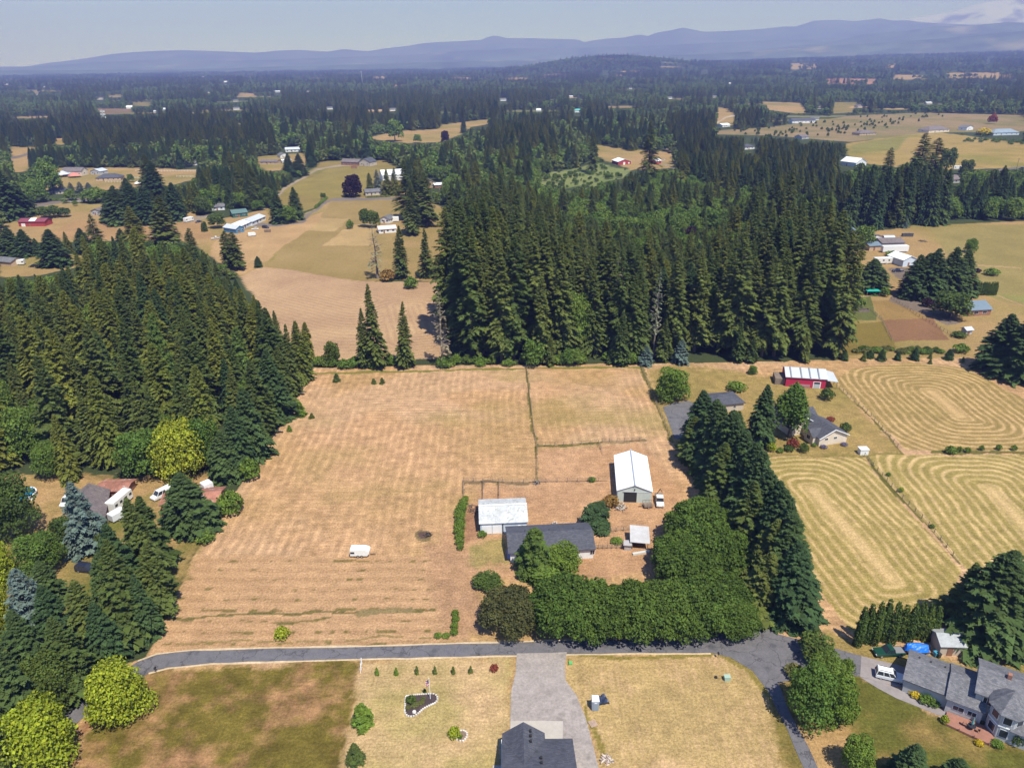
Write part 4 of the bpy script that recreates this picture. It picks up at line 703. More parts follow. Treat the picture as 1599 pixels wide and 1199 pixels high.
for i, (x, y, w) in enumerate([(727,776,9),(724,783,12),(721,790,14),(719,797,15),(718,804,15),(718,812,14),(718,820,15),(717,828,14),(718,836,13),(718,845,12),(719,853,9)]):
    p = P(x, y + 5); TREES.append((('brightbush', 'bush')[i % 2], p, 1.9 if i else 1.3, w * 0.66 / ppm(p), 'vine bush in the hedge left of the metal barn', 'bushes of the overgrown hedge left of the metal barn', 1e9))
for i, (x, y) in enumerate([(711,957),(712,966),(710,976),(709,986),(684,990),(697,990)]):
    p = P(x, y + 4); TREES.append(('brightbush' if i < 4 else 'bush', p, 1.4 if i < 4 else 0.8, 0.85, 'leafy bush in the short hedge near the lane bend', 'bushes of the short hedge near the lane', 1e9))
for i, (x, y) in enumerate([(1387,741),(1405,766),(1407,764),(1455,822)]):
    p = P(x, y + 2); TREES.append(('limebush' if i == 2 else 'bush', p, 1.0, 0.7, 'small weed bush on the line between the swathed fields', 'weed bushes between the swathed fields', 1e9))
# ------------------------------------------------------------------ forest stands on the ground: polygon of base pixels, spacing, mix, height range
def stand(poly, sp, mix, h0, h1, label, group, jit=0.38, topcap=None, marks=None):
    w = [P(*q) for q in poly]; x0, x1 = min(q.x for q in w), max(q.x for q in w); y0, y1 = min(q.y for q in w), max(q.y for q in w)
    wp = [(q.x, q.y) for q in w]; k = 0; y = y0
    while y < y1:
        x = x0 + (sp / 2 if k % 2 else 0)
        while x < x1:
            X = x + random.uniform(-jit, jit) * sp; Y = y + random.uniform(-jit, jit) * sp
            if inpoly(wp, np.array([X]), np.array([Y]))[0]:
                key = random.choices([m[0] for m in mix], [m[1] for m in mix])[0]; h = random.uniform(h0, h1)
                if PH[key]['cat'] == 'broadleaf': h *= 0.55
                if topcap:
                    bx, _ = proj(X, Y, 0); cap = np.interp(bx, [c[0] for c in topcap], [c[1] for c in topcap]); h = min(h, max(6, hfor(Vector((X, Y, 0)), cap + random.uniform(0, 22))))
                rad = h * {'conifer': 0.155, 'broadleaf': 0.40}[PH[key]['cat']] * random.uniform(0.85, 1.25); rad = min(max(rad * (0.8 if key == 'tallfir' else 1), 2.2), 6.6)
                p = Vector((X, Y, 0)); c = PH[key]['cat']
                lb = {'conifer': label[0], 'broadleaf': label[1]}[c]
                if marks: bx_, _ = proj(X, Y, 0); lb += ', ' + next(m for e_, m in marks if bx_ < e_)
                TREES.append((key, p, h, rad, lb, group[c == 'broadleaf'], h * ppm(p)))
            x += sp
        y += sp * 0.87; k += 1
capL = [(0,425),(60,425),(110,430),(140,375),(170,352),(230,330),(260,350),(300,375),(330,372),(360,420),(400,455),(430,478),(470,510)]
stand([(-60,525),(60,505),(140,470),(230,440),(300,440),(400,500),(440,548),(428,600),(400,655),(380,700),(330,730),(250,738),(-60,738)], 8.6, [('fir', 5), ('darkfir', 1.5), ('cedar', 3.6), ('tallfir', 1.5), ('greenfir', 1.0), ('broad', 0.6), ('dark', .4)], 17, 35,
      ('green conifer in the dense left forest', 'broadleaf tree among the left forest conifers'), ('conifers of the left forest', 'broadleaf trees of the left forest'), topcap=capL, marks=[(60, 'at its left edge'), (160, 'above the round pool'), (260, 'above the brown house'), (360, 'above the lime maple'), (9999, 'towards the pink field')])
stand([(-40,735),(250,735),(246,750),(60,752),(-40,750)], 7.5, [('cedar', 5), ('broad', 1)], 18, 26, ('yellowish cedar at the front of the left forest above the pool', 'leafy tree at the front of the left forest above the pool'), ('cedars at the front of the left forest', 'leafy trees at the front of the left forest'))
capC = [(690,310),(760,290),(800,300),(840,330),(880,345),(930,360),(970,372),(1000,378),(1060,385),(1100,372),(1150,350),(1200,325),(1250,320),(1300,330)]
stand([(705,570),(1305,560),(1308,520),(1200,470),(1050,470),(900,465),(700,470)], 8.2, [('tallfir', 7), ('fir', 1.8), ('darkfir', .6), ('cedar', .5), ('snag', 0.25), ('broad', .6)], 30, 52,
      ('tall dark fir fronting the central stand', 'leafy tree within the front of the central stand'), ('tall firs of the stand above the mown field', 'leafy trees among the tall firs'), topcap=capC, marks=[(760, 'near its pale snags'), (830, 'left of the fence line'), (920, 'right of the fence line'), (1000, 'left of the blue spruces'), (1075, 'behind the blue spruces'), (1180, 'above the round bush'), (9999, 'above the crimson barn')])
stand([(712,574),(1300,564),(1300,559),(712,568)], 5.5, [('fir', 3), ('broad', 2)], 9, 20, ('lower fir at the foot of the tall stand above the field', 'small leafy tree at the foot of the tall stand'), ('low firs at the foot of the tall stand', 'small leafy trees at the foot of the tall stand'))
capC2 = [(690,330),(740,285),(780,262),(840,292),(870,318),(930,338),(1000,345),(1060,352),(1110,348),(1150,300),(1200,262),(1250,240),(1310,262)]
stand([(700,468),(900,462),(1050,468),(1200,468),(1308,500),(1305,420),(1270,372),(1200,360),(1000,365),(800,352),(712,352)], 9.5, [('tallfir', 5), ('fir', 2), ('cedar', 1), ('broad', 2.6), ('dark', 1)], 26, 46,
      ('tall fir deep inside the forest above the mown field', 'leafy tree deep inside the forest above the mown field'), ('firs deep inside the central forest', 'leafy trees deep inside the central forest'), topcap=capC2)
stand([(850,372),(1150,372),(1150,334),(850,334)], 8, [('broad', 4), ('dark', 1), ('fir', 1)], 18, 28, ('fir in the hollow behind the tall stand', 'leafy tree in the hollow behind the tall stand'), ('firs in the hollow behind the tall stand', 'leafy trees in the hollow behind the tall stand'))
# hedge-like blocks of dark conifers in the distance
for poly, sp, hh, nm in (([(312,312),(405,312),(405,290),(312,292)], 7, (18, 21), 'square dark conifer block above the far left yards'),
                     ([(50,262),(270,262),(270,256),(50,256)], 7, (17, 20), 'long dark conifer belt behind the far left houses'),
                     ([(330,247),(400,246),(400,238),(250,240)], 8, (16, 19), 'second dark conifer belt behind the far left houses'),
                     ([(925,226),(1010,226),(1010,218),(925,218)], 9, (17, 21), 'dark conifer belt above the far red barn'),
                     ([(1325,358),(1470,352),(1470,335),(1325,340)], 8, (28, 38), 'dark woods behind the far trailer yard'),
                     ([(1470,345),(1620,344),(1620,325),(1470,330)], 8, (20, 28), 'mixed woods behind the right pasture')):
    stand(poly, sp, [('darkfir', 5), ('fir', 1)] if 'dark' in nm else [('darkfir', 3), ('broad', 4)], hh[0], hh[1], ('dark conifer in the ' + nm, 'leafy tree in the ' + nm), ('conifers in the ' + nm, 'leafy trees in the ' + nm))
# shrubs along the brushy edge above the field
for i in range(46):
    x = random.uniform(494, 712) if i < 26 else random.uniform(712, 1000); y = (576 if i < 26 else 573) - random.uniform(0, 9) - (x - 500) * 0.005
    p = P(x, y); TREES.append((random.choice(['brightbush', 'bush', 'bush', 'darkbush']), p, random.uniform(2, 4.5), random.uniform(1.6, 3.0), 'green bush in the brush strip along the top of the mown field', 'bushes in the brush strip above the mown field', 1e8))
for i in range(26):
    x = random.uniform(1310, 1480); p = P(x, 552 - random.uniform(0, 6)); TREES.append((random.choice(['bush', 'darkbush', 'sagebush']), p, random.uniform(1.2, 2.2), random.uniform(1.2, 2.4), 'low brush behind the young fir row', 'brush behind the young fir row', 1e8))
EXTRA_CLEAR = []
# ------------------------------------------------------------------ woodland beyond: scattered in metres, cleared fields kept open
def woodland():
    out = []
    for y0, y1, sp in ((330, 900, 9.5), (900, 1700, 11.5), (1700, 3000, 15), (3000, 5500, 23), (5500, 10000, 40)):
        w = 0.80 * y1 + 60; nx = int(2 * w / sp); ny = int((y1 - y0) / sp)
        gx, gy = np.meshgrid(np.arange(nx), np.arange(ny)); X = -w + (gx + 0.5 * (gy % 2)) * sp; Y = y0 + gy * sp + 0.0 * X
        X = (X + RNG.uniform(-.42, .42, X.shape) * sp).ravel(); Y = (Y + RNG.uniform(-.42, .42, Y.shape) * sp).ravel()
        k = np.abs(X) < 0.80 * Y + 60; X, Y = X[k], Y[k]; out.append(np.stack([X, Y, np.full(len(X), sp)], -1))
    A = np.concatenate(out); X, Y, S = A.T; Z = T(X, Y)
    nz = fbm(X, Y, 170, 61); nh = fbm(X, Y, 90, 62); px, py = proj(X, Y, Z)
    broad = (nz > np.where(Y > 1200, 0.43, 0.47)) ^ (RNG.uniform(size=len(X)) < 0.12)
    for pl, v in (([(400,200),(640,190),(640,290),(520,262),(420,235)], 1), ([(640,225),(830,240),(960,300),(1000,345),(720,340),(640,290)], 1), ([(880,200),(1130,165),(1130,215),(900,235)], 1), ([(1320,165),(1620,165),(1620,185),(1320,185)], 1), ([(1010,300),(1150,300),(1200,370),(1060,370)], 1),
                  ([(0,185),(420,185),(420,235),(0,235)], 0), ([(440,150),(880,150),(740,215),(440,195)], 0), ([(1040,190),(1320,205),(1320,350),(1080,300)], 0), ([(760,200),(860,190),(860,240),(760,250)], 0)):
        m = inpoly(pl, px, py); broad[m] = RNG.uniform(size=m.sum()) < (0.8 if v else 0.13)
    h = np.where(broad, 8 + 8 * nh + RNG.uniform(-2, 2, len(X)), 15 + 15 * nh + RNG.uniform(-4, 5, len(X)))
    h *= np.where(S > 20, 1.12, 1)
    clear = [c[0] for c in CLEAR] + EXTRA_CLEAR
    stands = [[(-60,525),(60,495),(140,455),(230,430),(330,430),(410,500),(500,545),(500,620),(-60,760)], [(640,345),(1310,372),(1320,600),(690,590),(590,440)], [(372,432),(405,418),(690,437),(700,590),(430,590)], [(700,345),(1310,350),(1310,500),(700,500)], [(1300,345),(1700,335),(1700,620),(1300,620)]]
    NC = len(CLEAR); jx_ = RNG.normal(0, 1, len(X)) * np.clip((260 - py) / 60, 0, 2.5); jy_ = RNG.normal(0, 1, len(X)) * np.clip((260 - py) / 150, 0, 0.8)
    def bad(kh):
        qx, qy = proj(X, Y, Z + h * kh); b = np.zeros(len(X), bool)
        qx = qx + jx_; qy = qy + jy_
        for c in clear[:NC]: b |= inpoly(c, qx, qy)
        b &= ~((py < 150) & (fbm(X, Y, 130, 91) < 0.44))
        for c in clear[NC:]: b |= inpoly(c, qx, qy)
        return b
    ok = ~bad(0.02)
    for c in stands: ok &= ~inpoly(c, px, py)
    good = np.zeros(len(X)); 
    B = {q: bad(q) for q in (1.0, 0.85, 0.7, 0.55, 0.42, 0.3, 0.2)}
    ks = sorted(B); best = np.zeros(len(X)); alive = np.ones(len(X), bool)
    for q in ks: alive &= ~B[q]; best = np.where(alive, q, best)
    ok &= best > 0.25; h = h * best
    vis = (px > -260) & (px < 1860)
    k = ok & vis; X, Y, Z, h, broad, S = X[k], Y[k], Z[k], h[k], broad[k], S[k]
    rad = np.where(broad, np.clip(h * 0.42, 2.5, 7), np.clip(h * 0.19, 1.9, 5.5)) * RNG.uniform(0.85, 1.2, len(X)) * np.where(S > 14, S / 16.0, 1.0) ** 0.8
    return X, Y, Z, h, rad, broad
def lowcon(n, seed, m, H=24, R=4.0): return conifer(n, H, R, 22, 7, 3, seed, m, taper=0.75, flen=0.5, fw=0.6, irr=0.4)
def lowbr(n, seed, m): return leafy(n, lobes_round(seed, 12, 5.2, 7), 300, 1.05, seed, m, tv=0.3)
PROTO = []                                     # (mesh, H, R)
def proto(me, H, R): PROTO.append((me, H, R)); return len(PROTO) - 1
SPI = {k: [proto(m, PH[k]['H'], PH[k]['R']) for m in PH[k]['c']] for k in ('fir', 'tallfir', 'darkfir', 'cedar', 'greenfir', 'snag', 'broad', 'dark')}
LC = [proto(lowcon('far_conifer', 200 + i, (FIRM, FIRM, FIRD, CEDM)[i]), 24, 4.0) for i in range(4)]
OLIVEF = foliage('olive_leaves', (0.11, 0.15, 0.04), (0.14, 0.165, 0.045))
LBR = [proto(lowbr('far_leafy', 210 + i, (LEAF, LEAFD, OLIVEF)[i]), 12, 5.2) for i in range(3)]
PC = bpy.data.collections.new('woodland_shapes')
for i, (me, H, R) in enumerate(PROTO): PC.objects.link(bpy.data.objects.new('shape_%03d' % i, me))
def scatter(name, pts, idx, rot, scl, label=None, cat=None):
    me = bpy.data.meshes.new(name); n = len(pts); me.vertices.add(n); me.vertices.foreach_set('co', np.asarray(pts, np.float32).ravel())
    a = me.attributes.new('idx', 'INT', 'POINT'); a.data.foreach_set('value', np.asarray(idx, np.int32))
    for nm, v in (('rot', rot), ('scl', scl)): a = me.attributes.new(nm, 'FLOAT_VECTOR', 'POINT'); a.data.foreach_set('vector', np.asarray(v, np.float32).ravel())
    o = link(name, me); ng = bpy.data.node_groups.new(name, 'GeometryNodeTree'); ng.interface.new_socket('Geometry', in_out='INPUT', socket_type='NodeSocketGeometry'); ng.interface.new_socket('Geometry', in_out='OUTPUT', socket_type='NodeSocketGeometry')
    N = ng.nodes; L = ng.links; gi = N.new('NodeGroupInput'); go = N.new('NodeGroupOutput'); ip = N.new('GeometryNodeInstanceOnPoints'); ci = N.new('GeometryNodeCollectionInfo')
    ci.inputs['Collection'].default_value = PC; ci.inputs['Separate Children'].default_value = True; ci.inputs['Reset Children'].default_value = True
    def na(nm, t): q = N.new('GeometryNodeInputNamedAttribute'); q.data_type = t; q.inputs['Name'].default_value = nm; return [s for s in q.outputs if s.enabled and s.name == 'Attribute'][0]
    L.new(gi.outputs[0], ip.inputs['Points']); L.new(ci.outputs[0], ip.inputs['Instance']); ip.inputs['Pick Instance'].default_value = True
    L.new(na('idx', 'INT'), ip.inputs['Instance Index']); L.new(na('rot', 'FLOAT_VECTOR'), ip.inputs['Rotation']); L.new(na('scl', 'FLOAT_VECTOR'), ip.inputs['Scale'])
    L.new(ip.outputs[0], go.inputs[0]); o.modifiers.new('scatter', 'NODES').node_group = ng
    return tag(o, label, cat, kind='stuff')
def finish_trees():
    q = []
    while len(q) < 130:
        x, y = random.uniform(835, 1000), random.uniform(258, 302); c = inpoly([(838,300),(842,272),(905,262),(935,254),(985,264),(985,290),(960,302)], np.array([x]), np.array([y]))[0]
        if c and noise(*P(x, y)[:2], 30, 5) > 0.45 or (c and random.random() < .12): q.append(P(x, y))
    ids = [random.choice(SPI['broad'] + SPI['dark']) for _ in q]; hs = [random.uniform(1.2, 4.5) for _ in q]
    scatter('marsh_brush', [tuple(p) for p in q], ids, [(0, 0, random.uniform(0, 6)) for _ in q], [(h * .11, h * .11, h / 12) for h in hs], 'low brush spreading over the green clearing', 'brush')
    X, Y, Z, h, rad, broad = woodland(); d = F / (-(X * BACK[0] + Y * BACK[1] + (Z - CAMZ) * BACK[2])); pr = h * d; px, py = proj(X, Y, Z)
    lst = list(TREES); order = np.argsort(-pr)
    used = np.zeros(len(X), bool); nb = 0
    WL = [(420, 'woods left of the far lane'), (760, 'thicket between the far round drive and the tall firs'), (1130, 'leafy woods behind the tall central firs'), (9999, 'woods around the far right pasture')]
    cnt = {'conifer': sum(t[6] > 1e7 and PH[t[0]]['cat'] == 'conifer' for t in lst), 'broadleaf': sum(t[6] > 1e7 and PH[t[0]]['cat'] == 'broadleaf' for t in lst)}
    print('manual', cnt, 'stand', len(lst), 'wood', len(X))
    LIM = {'conifer': 330, 'broadleaf': 290}; rest = []
    for i in order[:4000]:
        if 0 < px[i] < 1599: used[i] = True; c = broad[i]; where = next(w for a, w in WL if px[i] < a); lst.append((random.choice(['broad', 'broad', 'dark']) if c else random.choice(['fir', 'fir', 'darkfir', 'cedar']), Vector((X[i], Y[i], Z[i])), h[i], rad[i],
            ('round green tree in the ' if c else 'dark conifer in the ') + where, ('leafy trees of the ' if c else 'conifers of the ') + where, pr[i]))
    ORD = 'first second third fourth fifth sixth seventh eighth ninth tenth eleventh twelfth thirteenth fourteenth fifteenth sixteenth seventeenth eighteenth nineteenth twentieth'.split()
    by = {}
    for k, t in enumerate(lst): by.setdefault(t[4], []).append(k)
    for lab, ks in by.items():
        if 1 < len(ks) <= 20 and lst[ks[0]][6] > 1e7:
            pr_ = {k: proj(*lst[k][1]) for k in ks}; vert = np.ptp([pr_[k][1] for k in ks]) > np.ptp([pr_[k][0] for k in ks]) * 0.9
            for n_, k in enumerate(sorted(ks, key=lambda k: pr_[k][1 if vert else 0])): t = lst[k]; lst[k] = t[:4] + (lab + ', ' + ORD[n_] + (' from the top' if vert else ' from the left'),) + t[5:]
    lst.sort(key=lambda t: -t[6]); S = {k: [] for k in ('near', 'far')}
    for t in lst:
        key, p, hh, rr, lab, grp, pri = t; c = PH[key]['cat']
        bx, by = proj(p.x, p.y, p.z); tx, ty = proj(p.x, p.y, p.z + hh); inview = -40 < bx < 1640 and ty < 1199
        if pri > 1e7 or (inview and cnt.get(c, 999) < LIM.get(c, 0)):
            if pri <= 1e7: cnt[c] += 1
            plant(key, p, hh, rr, lab, grp, parts=(hh * ppm(p) > 34 and by - ty > 30 and (pri > 1e7 or hh * ppm(p) > 95)))
        else: S['near'].append((key, p, hh, rr))
    for c, nm, lab in (('conifer', 'forest_conifers', 'conifers filling the depth of the forest'), ('broadleaf', 'forest_broadleaf_trees', 'leafy trees filling the depth of the woods')):
        q = [t for t in S['near'] if PH[t[0]]['cat'] == c]
        if not q: continue
        ids = [random.choice(SPI[t[0]]) for t in q]
        scatter(nm, [tuple(t[1]) for t in q], ids, [(0, 0, random.uniform(0, 6.28)) for _ in q], [(t[3] / PROTO[i][2], t[3] / PROTO[i][2], t[2] / PROTO[i][1]) for t, i in zip(q, ids)], lab, c if c == 'conifer' else 'tree')
    for c, nm, lab in ((0, 'distant_conifers', 'dark conifer woods stretching to the hills'), (1, 'distant_broadleaf_trees', 'leafy woods stretching to the hills')):
        k = (~used) & (broad == bool(c)); n = k.sum(); ids = RNG.integers(0, len(LC) if not c else len(LBR), n) + (LC[0] if not c else LBR[0])
        Hn, Rn = (24, 4.0) if not c else (12, 5.2); rot = np.zeros((n, 3)); rot[:, 2] = RNG.uniform(0, 6.28, n)
        scatter(nm, np.stack([X[k], Y[k], Z[k]], -1), ids, rot, np.stack([rad[k] / Rn, rad[k] / Rn, h[k] / Hn], -1), lab, 'conifer' if not c else 'tree')
# ------------------------------------------------------------------ buildings
WALLS = dict(white=mat('white_siding', (0.72, 0.73, 0.76), 0.7, 1, 0.05, wave=('Z', 0.8, 0.12)), cream=mat('cream_siding', (0.66, 0.56, 0.45), 0.7, 1, 0.05, wave=('Z', 0.8, 0.1)), grey=mat('grey_siding', (0.42, 0.42, 0.43), 0.7, 1, 0.07, wave=('Z', 0.8, 0.12)),
  beige=mat('beige_siding', (0.5, 0.43, 0.36), 0.7, 1, 0.06, wave=('Z', 0.8, 0.1)), brick=mat('red_brick', (0.30, 0.14, 0.09), 0.9, 3, 0.2), red=mat('red_barn_siding', (0.42, 0.015, 0.06), 0.7, 1, 0.12, wave=('X', 0.6, 0.15)), darkred=mat('faded_red_siding', (0.36, 0.045, 0.05), 0.7, 1, 0.12, wave=('X', 0.6, 0.15)),
  palegreen=mat('pale_green_metal', (0.5, 0.56, 0.53), 0.6, 1, 0.04, wave=('X', 0.35, 0.1)), blue=mat('blue_siding', (0.07, 0.22, 0.38), 0.7, 1, 0.06), green=mat('green_siding', (0.03, 0.11, 0.10), 0.7, 1, 0.06), paleblue=mat('pale_blue_siding', (0.55, 0.62, 0.72), 0.6, 1, 0.05, wave=('X', 0.35, 0.1)), brown=mat('brown_siding', (0.24, 0.12, 0.08), 0.8, 1, 0.15), tan=mat('tan_siding', (0.5, 0.36, 0.24), 0.8, 1, 0.08))
DARK = mat('black_and_door_shade', (0.02, 0.02, 0.022), 0.9)  # near-black: real black parts, and panels painted as doorway shade
def window(parent, x, y, z, w, h, side='front'):
    "front faces -y; left/right face -x/+x"
    f = MB(); g = MB(); d = 0.06
    if side in ('front', 'back'):
        s = -1 if side == 'front' else 1; a, b = sorted((y, y + s * d)); f.box(x, x + w, a, b, z, z + h); a, b = sorted((y + s * d, y + s * (d + .02)))
        g.box(x + .09, x + w / 2 - .03, a, b, z + .09, z + h - .09); g.box(x + w / 2 + .03, x + w - .09, a, b, z + .09, z + h - .09)
    else:
        s = -1 if side == 'left' else 1; a, b = sorted((x, x + s * d)); f.box(a, b, y, y + w, z, z + h); a, b = sorted((x + s * d, x + s * (d + .02)))
        g.box(a, b, y + .09, y + w / 2 - .03, z + .09, z + h - .09); g.box(a, b, y + w / 2 + .03, y + w - .09, z + .09, z + h - .09)
    o = f.build('window', TRIM, parent); g.build('pane', GLASS, o); return o
def roof_geo(w, d, zh, rh, ridge, ov, hip=False, th=0.16):
    mb = MB(); x0, x1, y0, y1 = -ov, w + ov, -ov, d + ov
    if hip:
        if w >= d: i = (y1 - y0) / 2; a, b = (x0 + i, (y0 + y1) / 2), (x1 - i, (y0 + y1) / 2)
        else: i = (x1 - x0) / 2; a, b = ((x0 + x1) / 2, y0 + i), ((x0 + x1) / 2, y1 - i)
        V = [(x0, y0, zh), (x1, y0, zh), (x1, y1, zh), (x0, y1, zh), (a[0], a[1], zh + rh), (b[0], b[1], zh + rh)]
        Fc = [(0, 1, 5, 4), (1, 2, 5), (2, 3, 4, 5), (3, 0, 4)] if w >= d else [(0, 1, 4), (1, 2, 5, 4), (2, 3, 5), (3, 0, 4, 5)]
        mb.add(V + [(v[0], v[1], zh - th) for v in V[:4]], Fc + [(9, 8, 7, 6), (1, 0, 6, 7), (2, 1, 7, 8), (3, 2, 8, 9), (0, 3, 9, 6)]); return mb
    k = rh / ((d if ridge == 'x' else w) / 2); drop = k * ov
    if ridge == 'x': prof = [(y0, zh - drop), (d / 2, zh + rh), (y1, zh - drop), (y1, zh - drop + th), (d / 2, zh + rh + th), (y0, zh - drop + th)]
    else: prof = [(x0, zh - drop), (w / 2, zh + rh), (x1, zh - drop), (x1, zh - drop + th), (w / 2, zh + rh + th), (x0, zh - drop + th)]
    n = 6
    if ridge == 'x': vs = [(x0, y, z) for y, z in prof] + [(x1, y, z) for y, z in prof]
    else: vs = [(x, y0, z) for x, z in prof] + [(x, y1, z) for x, z in prof]
    fs = [(0, 1, 4, 5), (1, 2, 3, 4), (11, 10, 7, 6), (10, 9, 8, 7)] + [(i, (i + 1) % n, (i + 1) % n + n, i + n) for i in range(n)]
    return mb.add(vs, fs)
def wall_geo(w, d, zh, rh, ridge, hip=False):
    mb = MB()
    if hip: return mb.box(0, w, 0, d, 0, zh)
    if ridge == 'x': pr = [(0, 0), (d, 0), (d, zh), (d / 2, zh + rh), (0, zh)]; vs = [(0, y, z) for y, z in pr] + [(w, y, z) for y, z in pr]
    else: pr = [(0, 0), (w, 0), (w, zh), (w / 2, zh + rh), (0, zh)]; vs = [(x, 0, z) for x, z in pr] + [(x, d, z) for x, z in pr]
    return mb.add(vs, [(0, 1, 2, 3, 4), (9, 8, 7, 6, 5)] + [((i + 1) % 5, i, i + 5, (i + 1) % 5 + 5) for i in range(5)])
def house(fl, fr, d, zh, rh, wall, roof, label, ridge='x', hip=False, ov=0.45, wins=None, door=True, cat='house', name='house', chim=False, extra=None, group=None, clear=True):
    a, b = P(*fl), P(*fr); w = (b - a).length; rz = math.atan2(b.y - a.y, b.x - a.x)
    e = empty(name, a, rz, label, cat, group)
    wall_geo(w, d, zh, rh, ridge, hip).build('wall', WALLS[wall] if isinstance(wall, str) else wall, e)
    rf = roof_geo(w, d, zh, rh, ridge, ov, hip).build('roof', roof, e)
    if chim: MB().box(w * .6, w * .6 + .7, d * .55, d * .55 + .7, zh + rh * .3, zh + rh + .9).build('chimney', WALLS['brick'], rf)
    wins = max(2, int(w / 4)) if wins is None else wins
    if isinstance(wins, int):
        for i in range(wins): window(e, (i + .5) * w / wins - .7 + .15 * math.sin(i * 9), 0, zh * .38, 1.5, 1.15)
        if wins: window(e, w, d * .35, zh * .38, 1.4, 1.1, 'right'); window(e, 0, d * .55, zh * .38, 1.4, 1.1, 'left')
    else:
        for q in wins: window(e, *q)
    if door: dx = w * (.42 if isinstance(wins, int) and wins % 2 == 0 else .3); MB().box(dx - .5, dx + .5, -.07, 0, 0, 2.05).build('door', WALLS['brown'], e)
    if extra: extra(e, w, d)
    if clear:
        q = [proj(*(e_.x, e_.y, zz)) for e_ in (a, b) for zz in (0, zh + rh)]; xs = [float(t[0]) for t in q]; ys = [float(t[1]) for t in q]; mrg = 3
        EXTRA_CLEAR.append([(min(xs) - mrg, min(ys) - 1), (max(xs) + mrg, min(ys) - 1), (max(xs) + mrg, max(ys) + 4), (min(xs) - mrg, max(ys) + 4)])
    return e, w, rz
# white barn with pale green walls
def barn_x(e, w, d):
    MB().box(w * .19, w * .56, -.05, 0, 0, 2.75).build('door_shade_panel', DARK, e)  # wall is uncut; dark panel paints the shade inside the doorway
    MB().box(w * .57, w * .99, -.16, -.04, 0, 2.95).build('sliding_door', WALLS['palegreen'], e)
    MB().box(w * .16, w * .99, -.2, -.02, 2.96, 3.06).build('door_track', mat('grey_metal', (0.4, 0.4, 0.42), 0.5), e)
    MB().box(w * .49, w * .51, -.3, 0, 3.5, 3.9).build('barn_lamp', DARK, e)
    MB().box(w / 2 - .14, w / 2 + .14, -.5, d + .5, 3.3 + 1.75 + .14, 3.3 + 1.75 + .24).build('ridge_cap', mat('ridge_metal', (0.4, 0.42, 0.47), 0.5), e)
house((963.5,783), (1016.5,785), 17.0, 3.3, 1.6, 'palegreen', mat('bright_white_roof', (0.86, 0.87, 0.9), 0.5, 0.4, 0.02), 'white roofed barn with pale green walls and a dark open door', 'y', ov=.25, wins=0, door=False, cat='barn', name='barn', extra=barn_x)
def mbarn_x(e, w, d):
    for i, (a, b) in enumerate([(.03, .24), (.26, .45)]): MB().box(w * a, w * b, -.08, 0, .1, 2.3).build('sliding_door', WHITE, e)
    MB().box(w * .80, w * .87, -.08, 0, 0, 2.1).build('door', WHITE, e); window(e, w * .91, 0, 1.2, .8, .8)
    MB().box(w * .47, w * .49, -.1, -.01, 0, 2.9).build('downpipe', DARK, e)
    MB().box(-.3, w + .3, d / 2 - .2, d / 2 + .2, 3.0 + 1.5 + .1, 3.0 + 1.5 + .26).build('ridge_cap', TRIM, e)
house((750.5,834), (823,831), 9.6, 3.0, 1.4, 'paleblue', MROOF, 'long pale blue metal barn with a stained white roof', 'x', ov=.3, wins=0, door=False, cat='barn', name='barn', extra=mbarn_x)
def farm_x(e, w, d):
    MB().box(-.6, 0, 0.6, 1.7, .5, 2.2).build('water_tank', mat('blue_plastic', (0.1, 0.2, 0.55), 0.5), e)
    for x in (.2, .5, .8): MB().cyl((w * x, d * .62, 3.6), .12, .5, 8).build('roof_vent', DARK, e)
house((797,878), (926,871), 9.2, 2.7, 1.5, 'white', SHING, 'low white farmhouse under a long charcoal shingle roof', 'x', ov=.5, wins=[(1.2, 0, 1.1, 1.0, 1.2), (17.4, 0, 1.0, 1.1, 1.2), (8, 0, 1.0, 1.4, 1.2)], door=True, name='farmhouse', extra=farm_x, clear=False)
